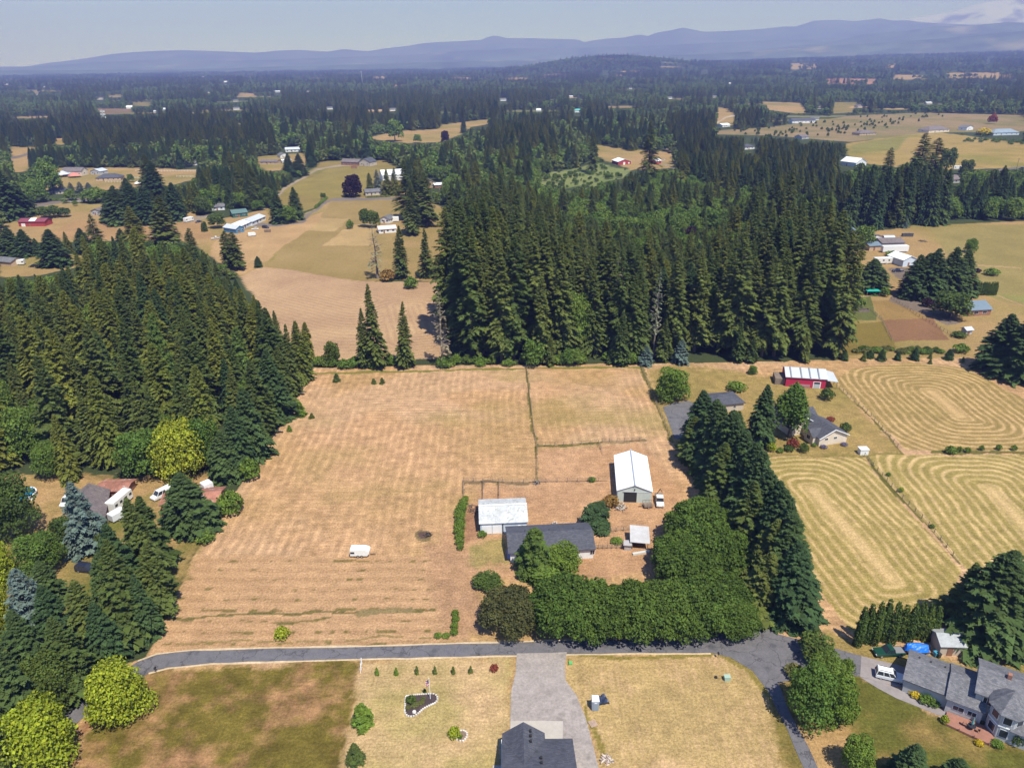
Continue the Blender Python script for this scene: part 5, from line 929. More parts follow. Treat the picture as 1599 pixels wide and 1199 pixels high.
# garage and homestead
def gar_x(e, w, d): MB().box(w * .12, w * .42, -.06, 0, 0, 2.2).build('garage_door', WHITE, e)
house((1111,645), (1160,640), 8, 2.6, 1.4, 'beige', SHING, 'beige garage with a charcoal hip roof behind the fir row', hip=True, cat='garage', name='garage', wins=[(7.0, 0, 1.0, .9, 1.0)], door=True, extra=gar_x)
def redb_x(e, w, d):
    MB().box(w * .69, w * .88, -.06, 0, 0, 2.3).build('door_frame', TRIM, e); MB().box(w * .71, w * .86, -.1, -.06, 1.5, 2.15).build('door_shade_panel', DARK, e); MB().box(w * .71, w * .86, -.1, -.06, .05, 1.45).build('sliding_door', mat('grey_door', (0.45, 0.47, 0.5), 0.6), e)  # upper dark panel is painted interior shade on a closed wall
    for x in (.6, .82): MB().box(w * x, w * (x + .07), -.06, 0, 3.1, 3.35).build('wall_vent', TRIM, e)
    MB().box(w * .37, w * .62, -.06, 0, .15, 1.1).build('panel', mat('faded_panel', (0.4, 0.2, 0.22), 0.8), e)
    for x in (.12, .38, .6, .82): MB().bar((w * x, -.35, 3.55), (w * x - .02, d / 2, 5.42), .38).build('skylight_strip', mat('grey_strip', (0.22, 0.23, 0.25), 0.6), e)
    mb = MB(); mb.add([(w + .35, -.4, 3.0), (w + 3.8, .2, 2.5), (w + 3.8, d, 2.5), (w + .35, d + .3, 3.2), (w + .35, -.4, 3.12), (w + 3.8, .2, 2.62), (w + 3.8, d, 2.62), (w + .35, d + .3, 3.32)], [(3, 2, 1, 0), (4, 5, 6, 7), (0, 1, 5, 4), (1, 2, 6, 5), (2, 3, 7, 6), (3, 0, 4, 7)]); mb.build('lean_to_roof', SROOF, e)
    for y in (.4, d * .5, d - .3): MB().box(w + 3.5, w + 3.65, y, y + .15, 0, 2.5).build('post', WOOD, e)
    mb = MB().box(-3.2, -.1, 1.0, d * .8, 0, 2.2); mb.build('side_shed', WOOD, e)
house((1226,603), (1288,607), 8.5, 3.5, 1.6, 'red', SROOF, 'crimson barn with a silver striped metal roof', 'x', ov=.35, wins=0, door=False, cat='barn', name='barn', extra=redb_x)
# cream house: gable end faces the camera, rotated
def cream_x(e, w, d):
    k = 2.1 / (w / 2)
    m = MB(); m.M = Matrix.Translation((-3.0, 1.8, 0)); w1, d1 = 4.2, 3.6
    # side bay with its own little gable on the left
    b = MB(); b.add([(-1.2, 1.2, 0), (0, 1.2, 0), (0, 5.0, 0), (-1.2, 5.0, 0), (-1.2, 1.2, 2.6), (0, 1.2, 2.6), (0, 5.0, 2.6), (-1.2, 5.0, 2.6), (-1.2, 3.1, 4.0), (2.2, 3.1, 4.0)], [(0, 1, 5, 4), (0, 4, 8, 7, 3), (3, 7, 6, 2)]); b.build('bay_wall', WALLS['cream'], e)
    r = MB(); r.add([(-1.6, .9, 2.45), (-1.6, 3.1, 4.15), (3.0, 3.1, 4.15), (.6, .9, 2.75), (-1.6, 5.3, 2.45), (.6, 5.3, 2.75)], [(0, 3, 2, 1), (1, 2, 5, 4)]); r.build('bay_roof', SHING, e)
    window(e, -1.2, 2.4, 1.0, 1.5, 1.3, 'left')
    wing = MB(); wing.M = Matrix.Translation((-4.2, 7.6, 0)); w2, d2, z2, r2 = 9.4, 11.0, 2.7, 2.7
    g = wall_geo(w2, d2, z2, r2, 'y'); q = MB(); q.M = wing.M; q.add(g.v, g.f); q.build('rear_wing_wall', WALLS['cream'], e)
    g = roof_geo(w2, d2, z2, r2, 'y', .4); q = MB(); q.M = wing.M; q.add(g.v, g.f); rf = q.build('rear_wing_roof', SHING, e)
    for (x, y) in ((-.5, 9.5), (1.2, 12.5), (2.6, 15)): MB().cyl((x + 2, y, 4.1), .13, .8, 8).build('roof_vent', DARK, rf)
    g = roof_geo(4.0, 5.0, 2.6, 1.6, 'x', .3); q = MB(); q.M = Matrix.Translation((4.2, 12.5, 0)); q.add(g.v, g.f); q.build('porch_roof', SHING, e)
    g = wall_geo(4.0, 5.0, 2.6, 1.6, 'x'); q = MB(); q.M = Matrix.Translation((4.2, 12.5, 0)); q.add(g.v, g.f); q.build('porch_wall', WALLS['cream'], e)
    v = MB()
    for s in (0, 1):
        x0 = -.4 if s == 0 else w + .4; v.bar((x0, -.42, 2.6 - .4 * k), (w / 2, -.42, 2.6 + 2.1 + .05), .22)
    v.build('gable_trim', TRIM, e)
    v = MB()
    for s in (0, 1): x0 = -4.6 if s == 0 else 5.6; v.bar((x0, 7.18, 2.45), (.5, 7.18, 5.45), .22)
    v.build('gable_trim', TRIM, e)
house((1278,697), (1321,690), 10, 2.6, 2.2, 'cream', SHING, 'cream gabled house with charcoal roofs by the big leafy tree', 'y', ov=.4, wins=[(1.7, 0, 1.6, 1.1, .8), (4.6, 0, 1.6, 1.1, .8)], door=False, extra=cream_x, chim=False)
# bottom centre house: cross gable seen from above
def bot():
    e = empty('house', P(785, 1160, 0), 0.0, 'charcoal roofed house cut off by the bottom edge', 'house')
    e.location = (0, 0, 0); xl, xr = P(784, 1152, 3.0).x, P(894, 1152, 3.0).x; yb = P(840, 1153, 3.0).y; w = xr - xl
    xg0, xg1 = xl, P(851, 1150, 3.0).x; e.location = (xl, yb - 18, 0); L = 18.0; xa = (xg1 - xl) / 2
    MB().box(.4, w - .4, 0, L - .4, 0, 2.95).build('wall', WALLS['grey'], e)
    gw = xg1 - xl; rh = 2.3; H = 3.0
    r = MB(); r.add([(0, 0, H), (w, 0, H), (w, L, H), (0, L, H), (0, L - 9, H + 3.2), (w, L - 9, H + 3.2), (0, 0, H - .2), (w, 0, H - .2), (w, L, H - .2), (0, L, H - .2)], [(2, 3, 4, 5), (0, 1, 5, 4), (3, 9, 6, 0, 4), (1, 7, 8, 2, 5), (3, 2, 8, 9), (9, 8, 7, 6)])
    rf = r.build('roof', SHING, e)
    g = MB(); g.add([(0, L + .02, H + .02), (xa, L + 1.2, H + rh), (gw, L + .02, H + .02), (xa, L - 6.5, H + rh + .05), (0, L + 1.2, H - .15), (gw, L + 1.2, H - .15), (xa, L + 1.2, H + rh - .2)], [(4, 1, 3, 0), (1, 5, 2, 3)]); g.build('gable_roof', SHING, e)
    g = MB(); g.add([(.4, L + .8, 0), (gw - .4, L + .8, 0), (gw - .4, L + .8, H), (xa, L + .8, H + rh - .35), (.4, L + .8, H), (.4, L - 2, 0), (gw - .4, L - 2, 0), (gw - .4, L - 2, H), (.4, L - 2, H)], [(0, 1, 2, 3, 4), (1, 6, 7, 2), (5, 0, 4, 8)]); g.build('gable_wall', WALLS['grey'], e)
    v = MB().box(-.12, 0, 0, L, H - .22, H - .05).build('gutter', TRIM, e)
    for (x, y, z) in ((xa + .9, L - .3, H + 1.75), (xa + .9, L - 1.2, H + 1.78), (xa + .9, L - 2.2, H + 1.8)): MB().box(x, x + .35, y, y + .35, z, z + .35).build('roof_vent', DARK, rf)
    for (x, y, z) in ((w * .52, L - 5.2, H + 1.75), (w * .52, L - 6.3, H + 2.1)): MB().box(x, x + .35, y, y + .35, z, z + .5).build('roof_vent', DARK, rf)
    for (x, y) in ((1.5, L + .8), (4.2, L + .8)): MB().box(x, x + 2.3, y, y + .06, 0, 2.2).build('garage_door', WHITE, e)
    mb = MB().box(-1.5, -.02, 0, L - 2.3, 0, .12); tag(mb.build('walkway', CONC), kind='structure').location = e.location
bot()
# garden shed, coop and rusty building
house((1466,1023), (1503,1024), 4.2, 2.3, 1.0, 'beige', mat('pale_shed_roof', (0.34, 0.36, 0.38), 0.7, 2, 0.15), 'small grey roofed garden shed under the huge dark tree', 'x', ov=.3, wins=0, cat='shed', name='shed', clear=False)
def coop():
    a, b = P(986, 856), P(1012, 858); w = (b - a).length; e = empty('chicken_coop', a, math.atan2(b.y - a.y, b.x - a.x), 'tilted pale roofed chicken coop with an open front', 'coop')
    q = MB().add([(0 - .4, -.5, 2.0), (w + .3, -.5, 1.9), (w + .1, 4.6, 2.9), (-.5, 4.6, 3.0), (-.4, -.5, 2.1), (w + .3, -.5, 2.0), (w + .1, 4.6, 3.0), (-.5, 4.6, 3.1)], [(3, 2, 1, 0), (4, 5, 6, 7), (0, 1, 5, 4), (1, 2, 6, 5), (2, 3, 7, 6), (3, 0, 4, 7)]); q.build('roof', mat('worn_tin', (0.45, 0.44, 0.45), 0.7, 1.2, 0.1, cov=((0.42, 0.36, 0.36), 0.8, 0.58)), e)
    MB().box(0, w, 4.0, 4.2, 0, 2.6).box(0, .15, 0, 4.1, 0, 2.1).build('wall', WOOD, e)
    for x in (.1, w - .2): MB().box(x, x + .14, -.2, -.06, 0, 2.0).build('post', WOOD, e)
    MB().box(-1.6, -.1, -.9, .5, 0, 1.5).build('nest_box', mat('grey_wood', (0.4, 0.38, 0.38), 0.9, 2, .1), e); MB().frustum(-1.9, 0, -1.2, .7, 1.5, -1.8, 0, -1.1, .7, 1.65).build('nest_box_lid', MATS['grey_wood'], e)
coop()
house((254,800), (341,795), 6.5, 2.2, 0.9, 'brown', RUST, 'low shed with a rust streaked metal roof', 'x', wins=0, door=False, cat='shed', name='shed', clear=False)
def brown_x(e, w, d): MB().box(w - .1, w + .1, 0, 2.4, 0, 2.1).build('door_shade_panel', DARK, e)  # no hole here: a dark box painted as the doorway's inner shade
house((104,848), (162,836), 17, 2.5, 2.6, 'brown', SHINGB, 'brown house with a grey brown roof beside the blue spruce', 'y', wins=[(1.5, 0, 1.1, 1.5, 1.1)], door=False, extra=brown_x, clear=False)
house((153,777), (199,776), 5, 2.0, .6, 'brown', RUST, 'rust red lean to behind the brown house', 'x', wins=0, door=False, cat='shed', name='shed', clear=False)
# the turret house at lower right
def turret():
    a, b = P(1408, 1079), P(1470, 1103); rz = math.atan2(b.y - a.y, b.x - a.x); e = empty('house', a, rz, 'grey shingled house with an octagonal turret and a deck', 'house')
    Wl = WALLS['grey']; inv = Matrix.Rotation(-rz, 4, 'Z') @ Matrix.Translation(-a)
    def gable(x, y, w, d, z0, zh, rh, ridge, nm, ov=.4, roof=SHINGG):
        g = wall_geo(w, d, zh, rh, ridge); q = MB(); q.M = Matrix.Translation((x, y, z0)); q.add(g.v, g.f); q.build(nm + '_wall', Wl, e)
        g = roof_geo(w, d, zh, rh, ridge, ov); q = MB(); q.M = Matrix.Translation((x, y, z0)); q.add(g.v, g.f); return q.build(nm + '_roof', roof, e)
    r1 = gable(0, 0, 8.2, 7.6, 0, 2.9, 1.5, 'x', 'garage'); gable(7.7, -.9, 6.0, 8.6, 0, 3.1, 1.8, 'x', 'middle'); gable(12.0, .5, 9.2, 8.2, 0, 5.3, 1.8, 'x', 'tower'); gable(18.5, -2.5, 8, 9, 0, 2.9, 1.9, 'x', 'east')
    MB().box(-.07, 0, 1.2, 3.6, 0, 2.2).box(-.07, 0, 4.2, 6.6, 0, 2.2).build('garage_door', WHITE, e)
    for x in (1.5, 3.6, 6.2): MB().box(x, x + .3, 4.9, 5.2, 4.0, 4.25).build('roof_vent', DARK, r1)
    MB().box(16.3, 17.0, 4.0, 4.7, 6.2, 7.9).build('chimney', WALLS['brick'], e)
    # turret
    cx, cy = 17.4, .3; R = 3.0; oc = lambda R, z: [(cx + R * math.cos(math.pi / 8 + k * math.pi / 4), cy + R * math.sin(math.pi / 8 + k * math.pi / 4)) for k in range(8)]
    MB().prism(oc(R, 0), 0, 5.6).build('turret_wall', Wl, e)
    o = oc(R + .7, 0); m = MB(); m.add([(x, y, 5.5) for x, y in o] + [(cx, cy, 8.3)] + [(x, y, 5.35) for x, y in o], [(k, (k + 1) % 8, 8) for k in range(8)] + [tuple(range(16, 8, -1))] + [((k + 1) % 8, k, k + 9, (k + 1) % 8 + 9) for k in range(8)]); m.build('turret_roof', SHINGG, e)
    MB().prism(oc(R + .12, 0), 2.75, 2.95).build('turret_band', TRIM, e)
    for k in (4, 5, 6, 7):
        a0 = k * math.pi / 4 + math.pi / 4 - math.pi / 4; ca, sa = math.cos(a0), math.sin(a0); rr = R * math.cos(math.pi / 8)
        for z in (.8, 3.5):
            q = MB(); q.M = Matrix.Translation((cx + ca * rr, cy + sa * rr, 0)) @ Matrix.Rotation(a0 + math.pi / 2, 4, 'Z'); q.box(-.75, .75, -.06, 0, z, z + 1.6); f = q.build('window', TRIM, e)
            q = MB(); q.M = Matrix.Translation((cx + ca * rr, cy + sa * rr, 0)) @ Matrix.Rotation(a0 + math.pi / 2, 4, 'Z'); q.box(-.64, .64, -.1, -.06, z + .1, z + 1.5); q.build('pane', GLASS, f)
    window(e, 8.8, -.9, 1.2, 2.0, 1.0); window(e, 11.3, -.9, 1.2, 1.6, 1.0); window(e, 13.2, .5, 3.4, 1.4, 1.5)
    # deck
    dk = mat('cedar_deck', (0.30, 0.14, 0.10), 0.8, 1.5, 0.12, wave=('Y', 1.2, 0.2))
    MB().prism([(8.2, -1.0), (8.0, -3.9), (15.6, -4.6), (16.8, -3.4), (14.6, -1.0)], .05, .45).build('deck', dk, e)
    for i, x in enumerate((8.05, 10.5, 13, 15.5)): MB().box(x, x + .1, -4.0 - i * .22, -3.9 - i * .22, .45, .8).build('deck_post', dk, e)
    M2 = Matrix.Translation(a) @ Matrix.Rotation(rz, 4, 'Z') @ Matrix.Diagonal((0.84, 1, 1, 1))
    t = empty('patio_table', M2 @ Vector((12.4, -2.9, .45)), rz, 'round glass patio table on the deck', 'table'); MB().cyl((0, 0, .68), .6, .05, 16).build('table_top', GLASS, t); MB().cyl((0, 0, 0), .05, .68, 8).build('leg', RIM, t)
    u = empty('patio_umbrella', M2 @ Vector((12.4, -2.9, .45)), 0, 'closed teal umbrella above the patio table', 'umbrella'); MB().cyl((0, 0, .74), .03, 1.9, 8).build('pole', RIM, u); MB().cyl((0, 0, 1.2), .2, 1.3, 8, .05).build('canopy', mat('teal_cloth', (0.12, 0.32, 0.33), 0.8), u)
    pos = ('left of the patio table', 'right of the patio table', 'behind the patio table')
    for i, (dx, dy) in enumerate(((-1.1, .1), (1.1, -.1), (.2, 1.1))):
        c = empty('patio_chair', M2 @ Vector((12.4 + dx, -2.9 + dy, .45)), rz + math.atan2(-dy, -dx) - math.pi / 2, 'small brown patio chair ' + pos[i], 'chair', 'patio chairs on the deck'); cm = WALLS['brown']
        MB().box(-.25, .25, -.25, .25, .4, .46).build('seat', cm, c); MB().box(-.25, .25, -.3, -.25, .46, .95).build('backrest', cm, c)
        for sx in (-.22, .19):
            for sy in (-.22, .19): MB().box(sx, sx + .03, sy, sy + .03, 0, .4).build('leg', cm, c)
turret()
TE = bpy.data.objects[[o.name for o in bpy.data.objects if o.get('label', '').startswith('grey shingled house')][0]]; TE.scale = (0.84, 1, 1)
# ------------------------------------------------------------------ far houses
H_ = house
H_((30,354),(71,353.5),9,3.2,1.5,'darkred',mat('maroon_roof',(0.20,0.05,0.07),.6,.8,.1),'long maroon barn with a pale roof panel',ridge='x',wins=0,cat='barn',name='barn',extra=lambda e,w,d:(MB().add([(w*.38,-.4,3.2),(w*.62,-.4,3.2),(w*.62,4.4,4.95),(w*.38,4.4,4.95)],[(0,1,2,3)]).build('roof_panel',WHITE,e),MB().box(w*.1,w*.25,-.08,0,0,2).build('door',WHITE,e)))
H_((143,336),(158,336.5),14,2.8,1.8,'grey',SHINGB,'grey house with a brownish roof beside the dark fir clump',ridge='y')
H_((72,304),(100,303),10,2.7,2,'beige',SHING,'dark hip roofed house beside the far lane',hip=True)
H_((98,275),(128,275),11,4.5,3,'cream',SHINGB,'large pale two storey house behind the far lane',ridge='x')
H_((142,273),(157,273.5),10,3.5,2,'grey',SROOF,'small pale gabled outbuilding right of the large pale house',ridge='y',cat='shed',name='shed')
H_((150,283),(189,281.5),13,2.7,3.0,'tan',SHING,'slate grey hip roofed house at the far horse arenas',hip=True)
H_((364,340.5),(387,338),9,3.0,1.8,'green',GROOF,'dark green house with a green metal roof',ridge='x',wins=2)
H_((369,365),(382,362),12,3,1.6,'blue',SROOF,'bright blue gabled workshop at the end of the long sheds',ridge='y',cat='shed',name='shed')
H_((376,360),(394,352),9,2.8,1.3,'paleblue',WROOF,'middle pale roofed shed of the long row',ridge='x',cat='shed',name='shed')
H_((394,353),(415,344),9,2.8,1.5,'white',SROOF,'upper grey roofed shed of the long row',ridge='x',cat='shed',name='shed')
H_((331,329),(351,328),10,2.6,1.6,'white',SHINGG,'white house tucked under trees above the gravel yard',ridge='x')
H_((406,257),(433,257),10,2.8,1.6,'tan',SHINGB,'long brown roofed house at the upper far yard',ridge='x')
H_((438,247),(451,246),12,3,2,'white',SHINGG,'white gabled house at the upper far yard',ridge='y')
H_((446,238),(470,237),11,3,2,'white',SROOF,'long grey roofed building at the top of the upper far yard',ridge='x')
H_((441,255),(455,254),7,2.6,1,'white',WROOF,'small white roofed shed right of the long brown roofed house',ridge='x',cat='shed',name='shed')
H_((301,259),(309,258),9,2.6,1.4,'white',SHINGG,'small white house half hidden behind the square conifer block',ridge='x',wins=1)
H_((533,258),(560,259),10,3.4,2.6,'brick',SHINGB,'left wing of the brick and stone house on the round drive',ridge='x',chim=True)
H_((561,259),(578,260),12,4.2,3.4,'beige',SHING,'tall right wing of the brick and stone house on the round drive',ridge='y',wins=2)
H_((598,283),(631,281),18,5.0,3.6,'white',WROOF,'big white barn half hidden by pointed cedars',ridge='x',wins=0,cat='barn',name='barn')
H_((571,306),(602,304),9,2.8,1.8,'beige',SHINGG,'long low ranch house beside the purple beech',ridge='x',wins=5)
H_((663,294),(680,293),10,4,2.6,'tan',SHINGB,'tan gabled house behind the tall far firs',ridge='y',wins=2)
H_((679,294),(693,293),7,2.6,1.2,'brown',WROOF,'low pale roofed wing beside the tan gabled house',ridge='x',wins=1,cat='shed',name='shed')
H_((594,348),(608,349),8,2.8,1.8,'white',SHINGG,'white cottage with a grey gabled roof',ridge='y',wins=2)
H_((592,365),(619,363),8,2.6,1.4,'white',mat('pink_tin_roof',(0.62,0.52,0.5),.7,1,.06),'low pale pink roofed shed below the white cottage',ridge='x',wins=3,cat='shed',name='shed')
H_((965,258),(985,257),16,3.2,2.2,'darkred',WROOF,'small red barn with a white roof beside the marsh',ridge='y',wins=0,cat='barn',name='barn',extra=lambda e,w,d:MB().box(w*.4,w*.55,-.1,0,0,2.6).box(w*.78,w*.9,-.1,0,.8,2.2).build('door',WHITE,e))
H_((1013,256),(1025,257),10,3,1.8,'darkred',WROOF,'second smaller red building right of the very tall fir',ridge='y',wins=1,cat='barn',name='barn')
H_((986,235),(994,235),9,3,2.4,mat('navy_siding',(.04,.05,.15),.7),SHINGG,'blue shed at the top of the far paddock',ridge='y',wins=0,cat='shed',name='shed')
H_((1237,193),(1273,192),12,4,3.4,'white',SHING,'white house with a slate roof on the far slope',ridge='x',wins=6)
H_((1342,212),(1368,211),16,3,3.4,'tan',SHINGB,'brown roofed house above the right pasture',hip=True)
H_((1450,208),(1482,206),18,3.6,4.6,'cream',SHINGB,'cream house with a wide brown grey roof above the right pasture',hip=True,wins=5)
H_((1551,212),(1591,211),16,3.4,4.2,'paleblue',mat('blue_grey_roof',(.2,.26,.33),.7,1,.1),'long blue grey roofed house at the far right',hip=True,wins=5)
H_((1509,204),(1519,203),12,4,2.4,'white',SHINGG,'white gabled house behind the dark cedar at right',ridge='y',wins=1)
H_((1163,234),(1178,233),12,3,2.6,'white',SHING,'white house with a slate roof peeking over the central firs',hip=True,wins=2)
H_((1252,218),(1263,217),12,3,2.4,'grey',SHINGB,'small grey house behind the tall firs below the far slope',ridge='x',wins=1)
H_((1312,258),(1336,261),16,4,3.6,'white',WROOF,'white greenhouse like barn behind the right hand firs',ridge='x',wins=0,cat='barn',name='barn')
H_((1466,287),(1498,286),10,3,2.6,'grey',SHINGB,'house with a brown roof below the camper on the pasture',ridge='x',wins=3,chim=True)
H_((1357,392),(1375,391),9,2.8,1.2,'tan',BROOF,'tan walled shed left of the white trailer',ridge='x',wins=0,cat='shed',name='shed')
H_((1376,389),(1411,388),11,3.4,1.6,'grey',SHINGB,'dark roofed workshop behind the white trailer',ridge='x',wins=0,cat='shed',name='shed')
H_((1358,378),(1377,376),8,2.6,1.4,'white',SHINGB,'white cabin behind the tan walled shed',ridge='y',wins=1,cat='cabin',name='cabin')
H_((1409,417),(1430,415),11,3.6,1.8,'paleblue',WROOF,'blue grey shed with a white gable roof beside the broad conifers',ridge='y',wins=0,cat='shed',name='shed')
H_((1320,368),(1334,366),10,2.8,2,'grey',BROOF,'blue roofed house at the edge of the central forest',ridge='x',wins=1)
H_((1511,494),(1546,492),10,2.7,2.2,'brick',BROOF,'red brick house with a steel blue roof',ridge='x',wins=[(2.4,0,.9,2.2,1.2),(6.4,0,.9,2.0,1.2)])
H_((1508,523),(1517,522),2.6,2.0,.7,'grey',SROOF,'little garden hut below the red brick house',ridge='x',wins=0,cat='hut',name='hut')
H_((187,257),(196,256.5),8,2.6,1.4,'white',SROOF,'tiny white shed beside the far round arena',ridge='x',wins=0,cat='shed',name='shed',clear=False)
H_((1128,199),(1140,198),12,3,2,'white',WROOF,'white roofed shed at the end of the far gravel drive',ridge='x',wins=1,cat='shed',name='shed')
for i,(x,y,t,wl,rf) in enumerate([(1440,114,'cream house among the far right fields','cream',SHINGG),(1462,116,'grey roofed house right of the cream one in the far fields','grey',SHINGG),(1490,113,'white barn beside the far tan fields','white',WROOF),(1360,127,'white shed at the edge of the far red field','white',WROOF),(1416,123,'white roofed barn right of the far red field','white',WROOF),(1543,95,'lone white barn under the right hills','white',WROOF),(1240,108,'pale barn left of the far right town','cream',WROOF),(352,129,'white building alone in the left woods','white',WROOF),(156,156,'pale farmhouse in the left woods','cream',SHINGB),(202,170,'white shed beside the brown far field','white',WROOF),(786,158,'white house in the woods at centre','white',SHINGG),(433,145,'grey barn in the far woods left of centre','grey',SROOF),(684,104,'white barn at the foot of the centre hills','white',WROOF),(902,176,'teal roofed building in the centre woods','white',mat('teal_roof',(.1,.4,.4),.6)),(1100,112,'white house in the far right of centre woods','white',WROOF),(945,114,'white barn beside the far pink field','white',WROOF)]):
    s = ppm(P(x, y)); H_((x - 4.5, y), (x + 4.5, y - .2), 10, 4, 2.5, wl, rf, t, wins=0, door=False)

_r = random.Random(5); _n = 0
tints = [('white', WROOF), ('cream', SHINGG), ('white', SHINGG), ('grey', SHINGB), ('beige', SROOF)]
for (xx, yy) in FARSPOT + [(_r.uniform(-.6, .7) * y_, y_) for y_ in [_r.uniform(1500, 4500) for _ in range(14)]]:
    for k in range(_r.choice((0, 0, 1, 1))):
        X_, Y_ = xx + _r.uniform(-30, 30), yy + _r.uniform(-20, 20); Z_ = float(T(X_, Y_)); wl, rf = _r.choice(tints); w, d = _r.uniform(8, 15), _r.uniform(7, 10)
        u, v = proj(X_, Y_, Z_)
        if not (5 < u < 1594 and 99 < v < 190): continue
        e = empty('house', (X_, Y_, Z_), _r.uniform(-.5, .5), 'tiny pale building scattered far off in the wooded plain', 'house', 'tiny far buildings in the wooded plain')
        wall_geo(w, d, 3, 2, 'x').build('wall', WALLS[wl], e); roof_geo(w, d, 3, 2, 'x', .5).build('roof', rf, e)
        u2, v2 = proj(X_ + w, Y_, Z_); _, v3 = proj(X_, Y_, Z_ + 7); EXTRA_CLEAR.append([(float(u) - 1.5, float(v3) - .5), (float(u2) + 1.5, float(v3) - .5), (float(u2) + 1.5, float(v) + 1.5), (float(u) - 1.5, float(v) + 1.5)])
# ------------------------------------------------------------------ vehicles
def paint(nm, c): return mat(nm, c, 0.28, spec=0.6)
def car(kind, fpx, bpx, col, label, group=None, cat=None):
    "fpx: ground pixel under the nose, bpx: under the tail"
    a, b = P(*fpx), P(*bpx); mid = (a + b) / 2; rz = math.atan2(a.y - b.y, a.x - b.x)
    L, W, Hh = dict(suv=(4.8, 1.9, 1.8), van=(5.3, 2.0, 2.1), pickup=(5.4, 1.9, 1.75), sedan=(4.5, 1.8, 1.45))[kind]
    nm = dict(suv='parked_car', van='parked_van', pickup='pickup_truck', sedan='parked_car')[kind]; e = empty(nm, mid, rz, label, cat or dict(suv='car', van='van', pickup='truck', sedan='car')[kind], group)
    h = L / 2; w = W / 2; bel = Hh * .54
    prof = dict(suv=[(-h, .45), (-h + .05, bel), (h * .35, bel + .02), (h * .93, bel * .86), (h, .62), (h * .98, .32), (-h * .97, .32)], van=[(-h, .4), (-h, bel), (h * .55, bel), (h * .95, bel * .8), (h, .6), (h * .98, .32), (-h * .98, .32)],
                pickup=[(-h, .45), (-h, bel), (h * .3, bel), (h * .94, bel * .92), (h, .62), (h * .98, .36), (-h * .98, .36)], sedan=[(-h, .42), (-h * .98, bel * 1.05), (h * .35, bel), (h * .93, bel * .82), (h, .5), (h * .98, .28), (-h * .97, .28)])[kind]
    m = paint(label[:24], col); body = MB().sideprism(prof, -w, w).build('body', m, e, bevel=.09)
    x0, x1, X0, X1 = dict(suv=(-h + .08, h * .42, -h + .3, h * .12), van=(-h + .05, h * .62, -h + .12, h * .35), pickup=(-.75, h * .36, -.6, h * .1), sedan=(-h * .7, h * .42, -h * .42, h * .1))[kind]
    MB().frustum(x0, x1, -w * .95, w * .95, bel - .02, X0, X1, -w * .8, w * .8, Hh - .06).build('window', GLASS, e)
    rf = MB().frustum(X0 - .05, X1 + .04, -w * .82, w * .82, Hh - .08, X0 + .05, X1 - .1, -w * .74, w * .74, Hh + .02).build('roof', m, e)
    if kind == 'suv':
        for s in (-1, 1): MB().box(X0 + .2, X1 - .3, s * w * .62 - .03, s * w * .62 + .03, Hh + .03, Hh + .09).build('roof_rail', DARK, rf)
    pil = MB()
    for s in (-1, 1):
        for t in (0, .36, .68, 1): pil.bar((x0 + (x1 - x0) * t, s * w * .955, bel - .02), (X0 + (X1 - X0) * t, s * w * .805, Hh - .05), .09)
        if kind == 'van': pil.add([(x0, s * w * .965, bel), (x0 + 1.9, s * w * .965, bel), (X0 + 1.9, s * w * .815, Hh - .05), (X0, s * w * .815, Hh - .05)], [(0, 1, 2, 3)])
    pil.build('pillar', m, e)
    if kind == 'pickup':
        MB().box(-h + .12, -.95, -w * .84, w * .84, bel + .003, bel + .02).build('truck_bed', mat('grey_cover', (0.2, 0.2, 0.22), .8), e)
    for sx in (-1, 1):
        for s in (-1, 1):
            y = s * (w - .12); wh = MB().cyl((sx * h * .62, y - .11, .34), .34, .22, 16, axis='y'); o = wh.build('wheel', RUBBER, e); MB().cyl((sx * h * .62, y - .12 if s < 0 else y + .1, .34), .2, .03, 12, axis='y').build('rim', RIM, o)
    for s in (-1, 1):
        MB().box(h - .06, h + .02, s * w * .75 - .17, s * w * .75 + .17, .62, .8).build('headlight', mat('headlight', (.7, .7, .7), .2), e); MB().box(-h - .02, -h + .05, s * w * .8 - .12, s * w * .8 + .12, .7, 1.0).build('taillight', mat('taillight', (.35, .02, .02), .3), e)
    return e
car('suv', (1408,1063), (1370,1054), (.72,.74,.78), 'white family car with roof rails parked before the grey garage')
car('pickup', (1366,1022), (1407,1020), (.01,.055,.04), 'dark green pickup with a covered bed beside the cypress hedge')
car('suv', (153,893), (121,889), (.02,.025,.05), 'black car parked on the left lawn')
car('van', (241,781), (265,769), (.75,.75,.76), 'white van parked at the rusty shed')
car('van', (100,793), (117,776), (.75,.75,.76), 'white van nose out behind the blue spruce')
car('suv', (421,357), (409,356), (.03,.03,.04), 'black car beside the long shed row', cat='car')
car('pickup', (332,374), (342,373), (.55,.5,.48), 'pale pickup on the gravel below the long sheds'); car('sedan', (393,359), (404,358.5), (.75,.75,.76), 'white car at the corner of the long sheds')
car('sedan', (307,348), (313,347), (.04,.05,.08), 'dark car beside the far white motorhome'); car('pickup', (1393,424.5), (1410,424), (.015,.02,.05), 'navy pickup on the drive before the broad conifers')
car('sedan', (1590,264), (1600,263.5), (.03,.035,.04), 'dark car on the far right road'); car('sedan', (47,417), (57,417), (.02,.02,.03), 'dark car at the left edge yard')
car('sedan', (1034,252), (1039,251), (.7,.7,.7), 'white car right of the small red buildings')
